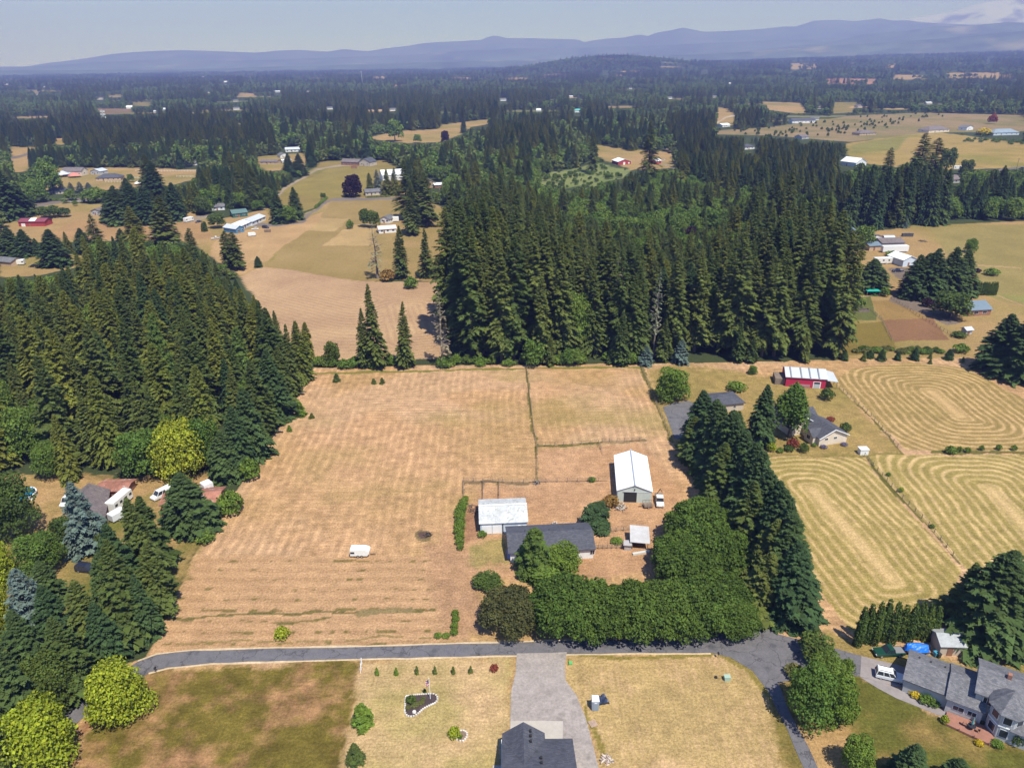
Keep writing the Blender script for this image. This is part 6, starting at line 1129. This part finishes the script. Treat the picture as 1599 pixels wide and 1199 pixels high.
for i, (f, b, c, t, k) in enumerate([((309,792),(321,789),(.55,.6,.68),'pale blue wreck nearest the rusty shed roof','sedan'), ((327,792),(340,793),(.5,.56,.66),'pale blue wreck at the foot of the bluish green fir','sedan'), ((309,782),(322,784),(.4,.08,.07),'red and white wreck in the middle of the junk yard','sedan'), ((330,783),(342,782),(.72,.72,.74),'white wreck at the back of the junk yard','sedan')]):
    car(k, f, b, c, t)
def trailer(kind, lpx, rpx, W, Hh, col, label, wheels=2, cat='trailer', tongue=-1, win=0, roofc=None, nm=None, round_=False):
    a, b = P(*lpx), P(*rpx); L = (b - a).length; rz = math.atan2(b.y - a.y, b.x - a.x); e = empty(nm or kind, a, rz, label, cat); z0 = .45; m = paint(label[:24], col)
    if round_: prof = [(0, z0), (L - .5, z0), (L, z0 + .6), (L, z0 + Hh * .55), (L - .3, Hh - .25), (L - .9, Hh), (.15, Hh), (0, Hh - .15)]
    else: prof = [(0, z0), (L, z0), (L, Hh - .12), (L - .12, Hh), (.12, Hh), (0, Hh - .12)]
    bd = MB().sideprism(prof, 0, W).build('body', m, e, bevel=.05)
    MB().box(.1, L - (.9 if round_ else .1), .08, W - .08, Hh + .003, Hh + .05).build('roof', WHITE if roofc is None else roofc, e)
    n = wheels
    for k in range(n):
        x = L * .5 + (k - (n - 1) / 2) * .85
        for y in (-.02, W - .2): o = MB().cyl((x, y, .34), .34, .22, 14, axis='y').build('wheel', RUBBER, e); MB().cyl((x, y - .01 if y < 0 else y + .2, .34), .19, .03, 10, axis='y').build('rim', RIM, o)
    x = 0 if tongue < 0 else L; MB().bar((x, W / 2, .42), (x + tongue * 1.2, W / 2, .42), .12).build('tow_bar', DARK, e)
    for k in range(win):
        x = L * (.12 + .76 * k / max(1, win - 1)) - .4; MB().box(x, x + .9, -.03, 0, Hh * .52, Hh * .75).build('window', GLASS, e)
    return e
trailer('horse_trailer', (547,871), (577,871), 1.9, 2.1, (.78,.78,.74), 'white horse trailer alone in the mown field', 2, tongue=1, round_=True, win=1)
trailer('travel_trailer', (181,802), (209,778), 2.4, 2.9, (.74,.73,.7), 'long white travel trailer with grey windows beside the brown house', 2, win=4)
trailer('cargo_trailer', (178,818), (200,806), 2.2, 2.2, (.7,.72,.78), 'low white cargo trailer below the travel trailer', 2)
trailer('travel_trailer', (291,348), (303,345), 2.5, 3.0, (.75,.75,.74), 'white motorhome in the gravel yard above the left forest', 2, win=2)
trailer('travel_trailer', (388,370), (400,369), 2.4, 2.2, (.76,.76,.76), 'white rounded trailer below the long sheds', 1, round_=True)
trailer('semi_trailer', (1378,395), (1418,394), 2.6, 3.6, (.75,.75,.77), 'long white box trailer in front of the dark roofed workshop', 3)
trailer('travel_trailer', (1366,413), (1400,412), 2.6, 3.2, (.72,.7,.68), 'old white trailer home with clutter in front', 2, win=4, cat='trailer')
trailer('camper', (1489,265), (1507,265), 2.6, 3.2, (.75,.75,.75), 'white camper beside the round tree on the right pasture', 2, win=3, cat='camper')
trailer('box_truck', (613,347), (623,346.5), 2.4, 3.2, (.78,.78,.78), 'white box truck beside the white cottage', 2, cat='truck')
trailer('travel_trailer', (20,415), (38,414), 2.5, 2.9, (.74,.74,.74), 'white trailer in the yard at the left edge', 1, win=2)
house((-12,414),(18,417),8,2.6,1.4,'tan',SHINGG,'tan garage at the left edge yard',ridge='x',wins=0,cat='garage',name='garage')
trailer('travel_trailer', (322,776), (336,770), 2.4, 3.3, (.72,.72,.72), 'tall white camper shell behind the junk cars', 1, cat='camper', win=1)
# white utility truck and flat trailer beside the barn
def utruck():
    a = P(1031, 794); e = empty('utility_truck', a, -.1, 'small white work truck facing the camera beside the barn', 'truck'); m = WHITE
    MB().frustum(-.95, .95, 0, 1.6, .5, -.9, .9, .15, 1.6, 1.15).build('hood', m, e, bevel=.06); MB().frustum(-.9, .9, 1.3, 3.2, 1.15, -.75, .75, 1.7, 3.1, 1.95).build('cab', GLASS, e); MB().box(-.8, .8, 1.65, 3.15, 1.95, 2.05).build('roof', m, e)
    MB().box(-.95, .95, 3.2, 5.2, .6, 1.25).build('truck_bed', WOOD, e); MB().box(-.9, .9, 1.5, 3.25, .5, 1.16).build('door', m, e)
    for x in (-.95, .75):
        for y in (.8, 4.3): o = MB().cyl((x, y, .38), .38, .2, 14, axis='x').build('wheel', RUBBER, e); MB().cyl((x - .01 if x < 0 else x + .2, y, .38), .2, .02, 10, axis='x').build('rim', RIM, o)
    for x in (-.7, .5): MB().box(x, x + .25, -.03, 0, .75, .95).build('headlight', mat('headlight', (.7, .7, .7), .2), e)
    MB().bar((-.6, 4.6, 1.2), (.3, 4.8, 2.6), .12).bar((.3, 4.8, 2.6), (.8, 5.2, 1.5), .1).build('boom', DARK, e)
utruck()
t = trailer('flat_trailer', (1006,795), (1020,794), 1.8, .75, (.22,.16,.12), 'rusty stake side trailer left of the white work truck', 1, roofc=WOOD)
mb = MB()
for x in (0, .8, 1.6, 2.2):
    for y in (0, 1.75): mb.box(x, x + .06, y, y + .06, .75, 1.5)
mb.bar((0, 0, 1.4), (2.2, 0, 1.4), .08).bar((0, 1.8, 1.4), (2.2, 1.8, 1.4), .08).build('stake_rail', WOOD, t)
# boat under blue tarp
def boat():
    a, b = P(1414, 1026), P(1453, 1028); L = (b - a).length; e = empty('covered_boat', a, math.atan2(b.y - a.y, b.x - a.x), 'boat on a trailer under a bright blue tarp', 'boat')
    n, m_ = 14, 10; V = []; r = random.Random(3)
    for i in range(n + 1):
        t = i / n; x = L * t; w = 1.15 * math.sin(math.pi * (0.12 + 0.80 * t)) ** .5 * (1 if t > .3 else .6 + 1.33 * t); z1 = 2.0 + .22 * math.sin(t * 3.2)
        for j in range(m_ + 1):
            u = j / m_ * 2 - 1; V.append((x, 1.2 + w * u + r.uniform(-.03, .03), (z1 - (abs(u) ** 2.2) * 1.05 + r.uniform(-.05, .05)) if 0 < i < n else .8))
    Fs = [(i * (m_ + 1) + j, (i + 1) * (m_ + 1) + j, (i + 1) * (m_ + 1) + j + 1, i * (m_ + 1) + j + 1) for i in range(n) for j in range(m_)]
    MB().add(V, Fs).build('tarp', mat('blue_tarp', (.015, .17, .75), .4, 2, .12, bump=.4), e); MB().frustum(.9, L - .3, .7, 1.7, .35, .3, L - .1, .25, 2.15, .95).build('hull', mat('dark_hull', (.05, .06, .09), .5), e)
    for y in (.05, 2.15): o = MB().cyl((L * .7, y, .3), .3, .2, 12, axis='y').build('wheel', RUBBER, e); MB().cyl((L * .7, y - .01 if y < 1 else y + .2, .3), .17, .02, 10, axis='y').build('rim', RIM, o)
    MB().bar((.3, 1.2, .4), (-1.1, 1.2, .45), .1).build('tow_bar', RIM, e)
boat()
for i, (x, y, c, t) in enumerate([(1460,1024,(.05,.28,.4),'teal wheelie bin between boat and shed'), (1465,1026,(.03,.035,.04),'black wheelie bin against the shed'), (1504,1028,(.06,.06,.06),'black bin at the right corner of the shed')]):
    e = empty('wheelie_bin', P(x, y), .2, t, 'bin'); MB().frustum(-.25, .25, -.28, .28, .05, -.3, .3, -.35, .35, .95).build('body', mat('bin%d' % i, c, .5), e); MB().box(-.32, .32, -.38, .38, .95, 1.02).build('lid', mat('bin%d' % i, c, .5), e)
# pool
def pool():
    c = P(36, 777, 0); e = empty('swimming_pool', c, 0, 'round above ground pool with blue water', 'pool'); R = 3.1
    n = 32; o = [(R * math.cos(6.2832 * k / n), R * math.sin(6.2832 * k / n)) for k in range(n)]
    def ringm(r0, r1, z0, z1): return MB().add([(r * math.cos(6.2832 * k / n), r * math.sin(6.2832 * k / n), z) for r, z in ((r0, z0), (r1, z0), (r1, z1), (r0, z1)) for k in range(n)], [(a * n + k, b * n + k, b * n + (k + 1) % n, a * n + (k + 1) % n) for a, b in ((0, 1), (1, 2), (2, 3), (3, 0)) for k in range(n)])
    ringm(R, R + .08, 0, 1.2).build('wall', WHITE, e); ringm(R - .12, R + .18, 1.2, 1.28).build('rim', TRIM, e); MB().prism(o, .9, 1.02).build('water', mat('pool_water', (.01, .22, .42), .08, 1.2, .2), e)
    MB().bar((R + .1, -.9, 0), (R - .1, -.7, 1.7), .06).bar((R + .5, -1.2, 0), (R + .1, -1.0, 1.7), .06).build('ladder', RIM, e)
pool()
# flagpole with flag
def flag():
    p = P(672, 1091); e = empty('flagpole', p, 0, 'white flagpole with a hanging flag in the stone edged bed', 'flagpole'); h = hfor(p, 1059)
    MB().cyl((0, 0, 0), .07, h, 10, .04).build('pole', WHITE, e); MB().ell((0, 0, h + .08), (.12, .12, .12), 8, 6).build('finial', mat('gold', (.7, .6, .4), .3), e)
    f = empty('hanging_flag', p + Vector((0, 0, h)), 0, 'limp red white and blue flag at the top of the flagpole', 'flag')
    def cloth(z0, z1, x0, x1):
        m = MB(); n = 8
        V = [(-.08 - x * .55, .10 * math.sin(x * 9) , z - .45 * x) for z in (z0, z1) for x in np.linspace(x0, x1, n)]; return m.add(V, [(i, i + 1, n + i + 1, n + i) for i in range(n - 1)])
    for k in range(7): cloth(-.25 - k * .19, -.25 - (k + 1) * .19, 0 if k > 3 else .42, 1).build('stripe', mat('flag_red', (.5, .03, .04), .8) if k % 2 == 0 else TRIM, f)
    cloth(-.25, -.25 - .76, 0, .42).build('canton', mat('flag_blue', (.03, .05, .25), .8), f)
flag()
MULCH = mat('dark_mulch', (.06, .04, .04), .95, 3, .3); STONE = mat('pale_edging_stone', (.6, .56, .52), .9, 4, .2)
def bed(poly, label, fill):
    pts = [P(*q) for q in poly]; c = sum(pts, Vector()) / len(pts); e = empty('garden_bed', c, 0, label, 'garden bed'); loc = [(q.x - c.x, q.y - c.y) for q in pts]
    MB().prism(loc, .0, .1).build('soil', fill, e); m = MB()
    for i in range(len(loc)):
        a, b = Vector((*loc[i], .09)), Vector((*loc[(i + 1) % len(loc)], .09)); k = max(1, int((b - a).length / .35))
        for j in range(k): q = a.lerp(b, (j + .5) / k); m.box(q.x - .15, q.x + .15, q.y - .11, q.y + .11, 0, .22)
    m.build('stone_edging', STONE, e)
bed([(634,1087),(650,1085),(674,1083.5),(680,1084),(684,1090),(681,1097),(672,1101),(662,1106),(652,1115),(644,1119),(636,1118),(632,1112),(633,1098)], 'curved flower bed with pale stone edging at the flagpole', MULCH)
bed([(711,1153),(718,1141),(726,1141),(730,1146),(728,1153),(722,1158),(716,1156)], 'small pointed bed with pale edging on the lawn', mat('brown_soil', (.2, .14, .1), .95, 3, .2))
tag(None or MB().cyl((0, 0, .1), .35, .2, 14, .3).build('stone_bowl', STONE), 'round pale stone bowl at the tip of the flower bed', 'bowl').location = P(647, 1112)
for i, (k, x, y, h, r, t) in enumerate([('darkbush',642,1096,1.3,1.0,'dark bush at the back corner of the flower bed'),('sagebush',648,1102,.6,.7,'sage green plant in the middle of the flower bed'),('sagebush',637,1106,.6,.5,'sage green plant at the left rim of the flower bed'),('sagebush',658,1098,.6,.6,'sage green plant beside the flagpole half of the bed'),('sagebush',661,1092,.7,.4,'sage green tuft nearest the flagpole'),('limebush',710,1149,1.9,1.1,'yellow green young tree at the small pointed bed'),('bush',718,1151,.6,.5,'small plant inside the small pointed bed'),('darkbush',664,1082,1.0,.3,'tiny dark plant just behind the flower bed edging')]):
    plant(k, P(x, y), h, r, t, None)
# portable toilet, tarp, crates, boxes
def toilet():
    e = empty('portable_toilet', P(929, 1105), .0, 'grey portable toilet with a white roof beside the gravel drive', 'toilet')
    MB().box(-.6, .6, -.6, .6, 0, 2.1).build('cabin', mat('blue_grey_plastic', (.28, .33, .40), .6), e, bevel=.03); MB().frustum(-.66, .66, -.66, .66, 2.1, -.55, .55, -.55, .55, 2.35).build('roof', WHITE, e); MB().box(-.42, .42, -.66, -.6, .1, 1.95).build('door', mat('blue_grey_door', (.24, .29, .36), .5), e); MB().box(-.2, .25, -.69, -.66, 1.7, 1.85).build('sign', TRIM, e)
toilet()
def junk(name, x, y, label, cat, boxes, m, group=None, rz=0):
    e = empty(name, P(x, y), rz, label, cat, group)
    for nm, bb, mm in boxes: MB().box(*bb).build(nm, mm or m, e)
    return e
NAVY = mat('navy_plastic', (.03, .04, .08), .5)
e = empty('folded_tarp', P(937, 1100), .3, 'dark navy tarp heap right of the portable toilet', 'tarp'); mb = MB(); r = random.Random(5)
V = [(x * .35 - .2 + r.uniform(-.1, .1), y * .4 - .4, .1 + r.uniform(0, .5)) for y in range(6) for x in range(6)]; mb.add(V, [(y * 6 + x, y * 6 + x + 1, y * 6 + x + 7, y * 6 + x + 6) for y in range(5) for x in range(5)]); mb.build('cloth', NAVY, e)
def pallet(x, y, label, rz, m=WOOD):
    e = empty('wooden_pallet', P(x, y), rz, label, 'pallet')
    for k in range(6): MB().box(-.6, .6, -.6 + k * .22, -.45 + k * .22, .12, .15).build('board', m, e)
    for k in (-.55, 0, .5): MB().box(k, k + .08, -.6, .65, .0, .12).build('runner', m, e)
pallet(926, 1130, 'bare wooden pallet lying at the edge of the gravel drive', .4, mat('new_wood', (.42, .3, .24), .9, 3, .1))
def heap(x, y, label, cat, n, s, mats, name='debris_pile', R=1.0):
    e = empty(name, P(x, y), 0, label, cat); r = random.Random(int(x))
    for mi, m in enumerate(mats):
        mb = MB()
        for _ in range(n // len(mats)):
            a, b = r.uniform(0, 6.28), r.uniform(0, 1) ** .5 * R; l = s * r.uniform(.5, 1.3); an = r.uniform(0, 6.28); z = r.uniform(.05, .45)
            mb.bar((b * math.cos(a), b * math.sin(a), z), (b * math.cos(a) + l * math.cos(an), b * math.sin(a) + l * math.sin(an), z + r.uniform(-.1, .2)), .12)
        mb.build(('board', 'stick', 'scrap')[mi], m, e)
heap(947, 1187, 'round pile of firewood in the lower edge of the lawn', 'firewood', 60, .5, [mat('split_wood', (.5, .36, .3), .9, 4, .2), mat('log_ends', (.6, .52, .46), .9), CONC2], 'firewood_pile', .85)
heap(669, 836, 'dark burnt brush heap in the mown field', 'brush pile', 30, .6, [BARK, DARK], 'burnt_brush', .8); heap(738, 795, 'brown dead branch heap beside the overgrown hedge', 'brush pile', 40, 1.2, [mat('red_brown_twigs', (.3, .16, .1), .9), BARK], 'branch_pile', 1.6)
heap(970, 793, 'heap of scrap boards beside the barn door bush', 'scrap pile', 40, 1.0, [WOOD, mat('pale_scrap', (.55, .53, .5), .8)], 'scrap_pile', 1.2); heap(866, 820, 'small pile of white stones behind the farmhouse', 'stone pile', 50, .25, [WHITE, CONC2], 'stone_pile', .9); heap(839, 754, 'grey scrap heap on the pen fence corner', 'scrap pile', 16, .8, [CONC2, DARK], 'scrap_pile', .9)
heap(1375, 411, 'clutter in front of the old trailer home', 'junk pile', 40, 1.0, [WHITE, WOOD, RUST], 'junk_pile', 3.0); heap(1441, 377, 'dark log pile in the far yard', 'log pile', 40, 1.6, [BARK, WOOD], 'log_pile', 2.2)
junk('water_trough', 1001, 864, 'pale trough lying below the chicken coop', 'trough', [('basin', (-2, 2, -.3, .3, 0, .45), None)], mat('galvanised', (.55, .55, .53), .5), rz=.25)
junk('utility_box', 1135, 1061, 'pale green transformer box in the lawn corner', 'utility box', [('body', (-.5, .5, -.4, .4, 0, .8), None), ('lid', (-.55, .55, -.45, .45, .8, .88), None)], mat('utility_green', (.33, .44, .36), .6))
junk('utility_box', 891, 1036, 'small green box where lane and gravel drive meet', 'utility box', [('body', (-.3, .3, -.3, .3, 0, .35), None)], mat('bright_green_plastic', (.12, .42, .14), .5))
junk('manhole_riser', 1118, 1058, 'small dark riser left of the transformer box', 'riser', [('body', (-.2, .2, -.2, .2, 0, .35), None)], DARK); junk('mailbox', 244, 1050, 'dark post mailbox at the lane curve', 'mailbox', [('post', (-.05, .05, -.05, .05, 0, 1.0), WOOD), ('box', (-.14, .14, -.25, .25, 1.0, 1.3), None)], DARK)
junk('yard_sign', 1121, 1027, 'thin dark post with box at the lane corner', 'post', [('post', (-.04, .04, -.04, .04, 0, 1.3), WOOD), ('box', (-.14, .14, -.2, .2, 1.0, 1.3), None)], DARK)
junk('dog_house', 1347, 708, 'small white box hut at the corner of the swathed fields', 'hut', [('wall', (-1.1, 1.1, -.9, .9, 0, 1.6), None), ('roof', (-1.25, 1.25, -1.05, 1.05, 1.6, 1.72), None)], WHITE)
junk('market_shelter', 1361, 461, 'turquoise canopy shelter beside the round topped conifer', 'shelter', [('roof', (-3, 3, -1.6, 1.6, 2.2, 2.45), mat('turquoise_cloth', (.02, .4, .33), .6)), ('post', (-2.9, -2.8, -1.5, -1.4, 0, 2.2), None), ('post', (2.8, 2.9, -1.5, -1.4, 0, 2.2), None), ('post', (2.8, 2.9, 1.4, 1.5, 0, 2.2), None), ('post', (-2.9, -2.8, 1.4, 1.5, 0, 2.2), None)], RIM)
junk('raised_bed', 1334, 488, 'long weathered timber raised bed at the forest edge', 'planter', [('plank', (-6.5, 6.5, -.1, 0, 0, 1.1), None), ('plank', (-6.5, 6.5, 2.4, 2.5, 0, 1.1), None), ('plank', (-6.5, -6.4, 0, 2.4, 0, 1.1), None), ('plank', (6.4, 6.5, 0, 2.4, 0, 1.1), None), ('soil', (-6.4, 6.4, 0, 2.4, 0, .8), MULCH)], WOOD)
junk('hay_feeder', 418, 362.5, 'dark wooden stand beside the black car in the far yard', 'stand', [('frame', (-2, 2, -.5, .5, .5, 1.6), None), ('leg', (-1.9, -1.7, -.4, .4, 0, .5), None), ('leg', (1.7, 1.9, -.4, .4, 0, .5), None)], WOOD); junk('billboard', 553, 264, 'small brown board standing on the far green field', 'board', [('board', (-3, 3, -.1, .1, .8, 3), None), ('post', (-2.5, -2.3, .1, .3, 0, 2.5), None), ('post', (2.3, 2.5, .1, .3, 0, 2.5), None)], WALLS['brown'])
for i, x in enumerate((1411, 1417, 1422)): junk('feed_bin', x, 369.5, 'dark square feed bin in the row on the far yard edge', 'bin', [('body', (-1.1, 1.1, -.8, .8, 0, 1.8), None), ('lid', (-1.2, 1.2, -.9, .9, 1.8, 1.9), None)], mat('dark_bin', (.07, .07, .08), .6), group='dark feed bins on the far yard edge')
# quonset shed and round arena cover, tents
def quonset():
    e = empty('quonset_hut', P(1381, 376), 0, 'grey ribbed quonset hut behind the workshop', 'hut'); R = 2.6; n = 10; L = 6.5
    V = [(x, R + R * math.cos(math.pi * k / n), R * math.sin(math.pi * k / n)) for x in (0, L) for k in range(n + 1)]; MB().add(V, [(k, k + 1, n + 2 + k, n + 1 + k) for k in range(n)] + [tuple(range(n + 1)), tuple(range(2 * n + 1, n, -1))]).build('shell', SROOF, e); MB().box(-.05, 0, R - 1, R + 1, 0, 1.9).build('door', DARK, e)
quonset()
def dome(x, y, r, h, m, label): e = empty('canopy_tent', P(x, y), 0, label, 'tent'); MB().cyl((0, 0, h * .45), r, h * .55, 14, r * .12).build('canopy', m, e); [MB().box(r * .8 * math.cos(a) - .05, r * .8 * math.cos(a) + .05, r * .8 * math.sin(a) - .05, r * .8 * math.sin(a) + .05, 0, h * .5).build('post', RIM, e) for a in (.8, 2.4, 3.9, 5.5)]
dome(99, 276, 6.5, 5.5, SROOF, 'pale grey canopy left of the far pale house'); dome(117, 277, 6, 4.5, mat('salmon_cloth', (.6, .2, .17), .7), 'salmon pink canopy in front of the far pale house'); dome(216, 289, 3.4, 3.4, WHITE, 'white dome tent in the far arena field')
# cell tower, far mast, power poles
def tower(x, y, ty, label, nm='cell_tower', arms=3, w=1.2):
    p = P(x, y); h = hfor(p, ty) if hfor(p, ty) < 89 else 60; e = empty(nm, p, 0, label, 'tower' if arms else 'pole'); m = mat('galvanised_steel', (.6, .6, .62), .5); mm = MB()
    for s in ((-1, -1), (1, -1), (0, 1)): mm.bar((s[0] * w, s[1] * w, 0), (s[0] * w * .4, s[1] * w * .4, h), .35)
    k = 0
    while k < h: mm.bar((-w, -w, k), (w * .9, -w, k + 3), .2).bar((w, -w, k), (-w * .9, -w, k + 3), .2); k += 3
    mm.build('lattice', m, e)
    for a in range(arms): z = h * (.99 - .13 * a); q = MB(); q.box(-3.2, 3.2, -.3, .3, z - .1, z + .1); [q.box(X, X + .6, -.6, .6, z - 1.2, z + 1.2) for X in (-3.3, -1.5, .9, 2.7)]; q.build('antenna_array', TRIM, e)
tower(167.5, 209, 174, 'white lattice cell tower above the left woods'); tower(566, 133, 112, 'thin far mast standing above the centre woods', 'radio_mast', 1, 1.5)
def pole(x, y, ty, label, g=None):
    p = P(x, y); h = hfor(p, ty); e = empty('power_pole', p, .1, label, 'power pole', g); MB().cyl((0, 0, 0), .18, h, 8, .12).build('pole', WOOD, e); MB().box(-1.2, 1.2, -.08, .08, h - 1.0, h - .85).build('crossarm', WOOD, e); MB().cyl((.3, -.3, h - 2.2), .25, .7, 10).build('transformer', RIM, e)
pole(1587, 265, 247, 'power pole beside the far right road'); pole(55, 240, 214, 'power pole at the far left road bend'); pole(399, 310, 298, 'power pole beside the square conifer block'); pole(686, 560 - 252, 292, 'thin pale pole beside the far tan house')
# fences
def fence(pts, label, h=1.2, rails=2, sp=2.5, m=WOOD, name='fence', cap=95):
    W = [P(*q) for q in pts]; e = empty(name, W[0], 0, label, 'fence'); o = W[0]; tot = sum((b - a).length for a, b in zip(W, W[1:])); sp = max(sp, tot / cap)
    pm = None
    for a, b in zip(W, W[1:]):
        n = max(1, int((b - a).length / sp))
        for i in range(n):
            q = a.lerp(b, i / n) - o
            if pm is None: ob = MB().box(-.06, .06, -.06, .06, 0, h).build('post', m, e); pm = ob.data
            else: ob = link('post', pm, e)
            ob.location = q
        for r in range(rails): mb = MB(); mb.bar(a - o + Vector((0, 0, h * (.35 + .55 * r / max(1, rails - 1)))), b - o + Vector((0, 0, h * (.35 + .55 * r / max(1, rails - 1)))), .05); mb.build('rail', m, e)
    return e
fence([(724,752),(800,754.5),(870,753),(950,752)], 'weathered board fence along the top of the barn pens', 1.3, 3); fence([(724,752),(723,772)], 'short board fence at the left end of the pens', 1.3, 3); fence([(754,753.5),(754,784)], 'cross fence between the two small pens', 1.3, 3); fence([(779,754),(779,784)], 'cross fence at the middle of the pens', 1.3, 3)
fence([(822,575),(832,660),(838,700),(838,750)], 'overgrown wire fence splitting the upper field'); fence([(838,698),(935,692)], 'wire fence along the bottom of the square paddock', 1.2, 2); fence([(940,690.5),(1010,688.5)], 'wooden fence above the white barn', 1.3, 3, sp=2); fence([(935,692),(942,712)], 'short fence running down to the white barn', 1.2)
fence([(1001,573),(1020,620),(1048,686)], 'wire fence between the paddock and the asphalt court'); fence([(927,833),(985,828)], 'upper fence of the chicken pen', 1.2, 3, sp=1.6); fence([(927,857),(984,856)], 'lower picket fence of the chicken pen', 1.2, 3, sp=1.0); fence([(926,832),(928,857)], 'side fence of the chicken pen at the farmhouse wall', 1.2, 3, sp=1.6)
fence([(1311,607),(1360,650),(1408,706)], 'wire fence running down beside the cream house lawn'); fence([(1350,712),(1400,768),(1450,820),(1498,880)], 'grassy wire fence between the two lower swathed fields', 1.1); fence([(1375,497),(1394,534)], 'wire fence on the left side of the ploughed garden', 1.2); fence([(1392,466),(1430,492),(1485,524)], 'post fence between asphalt drive and ploughed garden', 1.3, 2); fence([(1360,484),(1376,500)], 'short fence above the ploughed garden', 1.2); fence([(565,1036),(563,1054)], 'white gate panel at the lawn corner by the lane', 1.4, 2, sp=1.0, m=WHITE, name='gate')
fence([(206,279),(230,279.5)], 'lower white rail fence of the far arena', 1.8, 4, 3, WHITE, 'rail_fence'); fence([(212,268),(325,268.5)], 'upper white rail fence of the far arena', 1.8, 4, 3, WHITE, 'rail_fence'); fence([(276,277),(303,277)], 'white rail fence right of the far broad fir', 1.8, 4, 3, WHITE, 'rail_fence'); fence([(165,285),(198,285.5)], 'white fence before the slate roofed far house', 1.6, 3, 3, WHITE, 'rail_fence'); fence([(104,317),(130,316)], 'long white fence on the far lane', 1.4, 3, 3, WHITE, 'rail_fence')
fence([(1498,256),(1560,268)], 'wire fence along the far right road', 1.2)
for i, (x0, x1, y, t) in enumerate([(33, 48, 315, 'left'), (79, 95, 314, 'right')]):
    p = P(x0, y); q = P(x1, y); L = (q - p).length; rr = np.random.default_rng(i); me = leafy('hedge', [(k, 0, .8, 1.0, .9) for k in np.arange(0, L, 1.0)], 900, .25, i, BRIT); o = link('hedge', me); o.location = p; tag(o, t + ' clipped bright green hedge beside the far lane', 'hedge')
for (x0, y0, x1, y1, t) in ((606,310,602,309,'x'), (493,326,510,311,'long clipped hedge beside the far asphalt drive')):
    if t == 'x': continue
    p = P(x0, y0); q = P(x1, y1); d = q - p; me = leafy('hedge', [(d.x * k, d.y * k, 1.0, 1.4, 1.2) for k in np.linspace(0, 1, 16)], 1500, .3, 9, LEAF); o = link('hedge', me); o.location = p; tag(o, t, 'hedge')
p = P(573, 309); q = P(608, 308); d = q - p; me = leafy('hedge', [(d.x * k, d.y * k, .7, 1.0, .8) for k in np.linspace(0, 1, 20)], 1200, .25, 10, LEAF); o = link('hedge', me); o.location = p; tag(o, 'low clipped hedge before the long ranch house', 'hedge')
# little firs dotted over the far hillside plantation
rr = random.Random(12); n = 0
while n < 120:
    x, y = rr.uniform(1120, 1480), rr.uniform(178, 218)
    if inpoly([(1125,206),(1200,200),(1330,184),(1440,178),(1480,182),(1400,200),(1300,214),(1190,216)], np.array([x]), np.array([y]))[0]:
        TREES.append(('darkbush', P(x, y), rr.uniform(3, 6), rr.uniform(1.3, 2.4), 'tiny dark tree dotted over the far hillside plantation', 'young trees of the far hillside plantation', 1e8)); n += 1
n = 0
for i in range(26): x, y = rr.uniform(1500, 1599), rr.uniform(216, 222) + 0; TREES.append(('bush', P(x, y + (x - 1500) * .05), rr.uniform(2.5, 4), rr.uniform(2, 3.2), 'green shrub in the rows at the top of the right pasture', 'shrubs in the rows at the top of the right pasture', 1e8))
finish_trees()
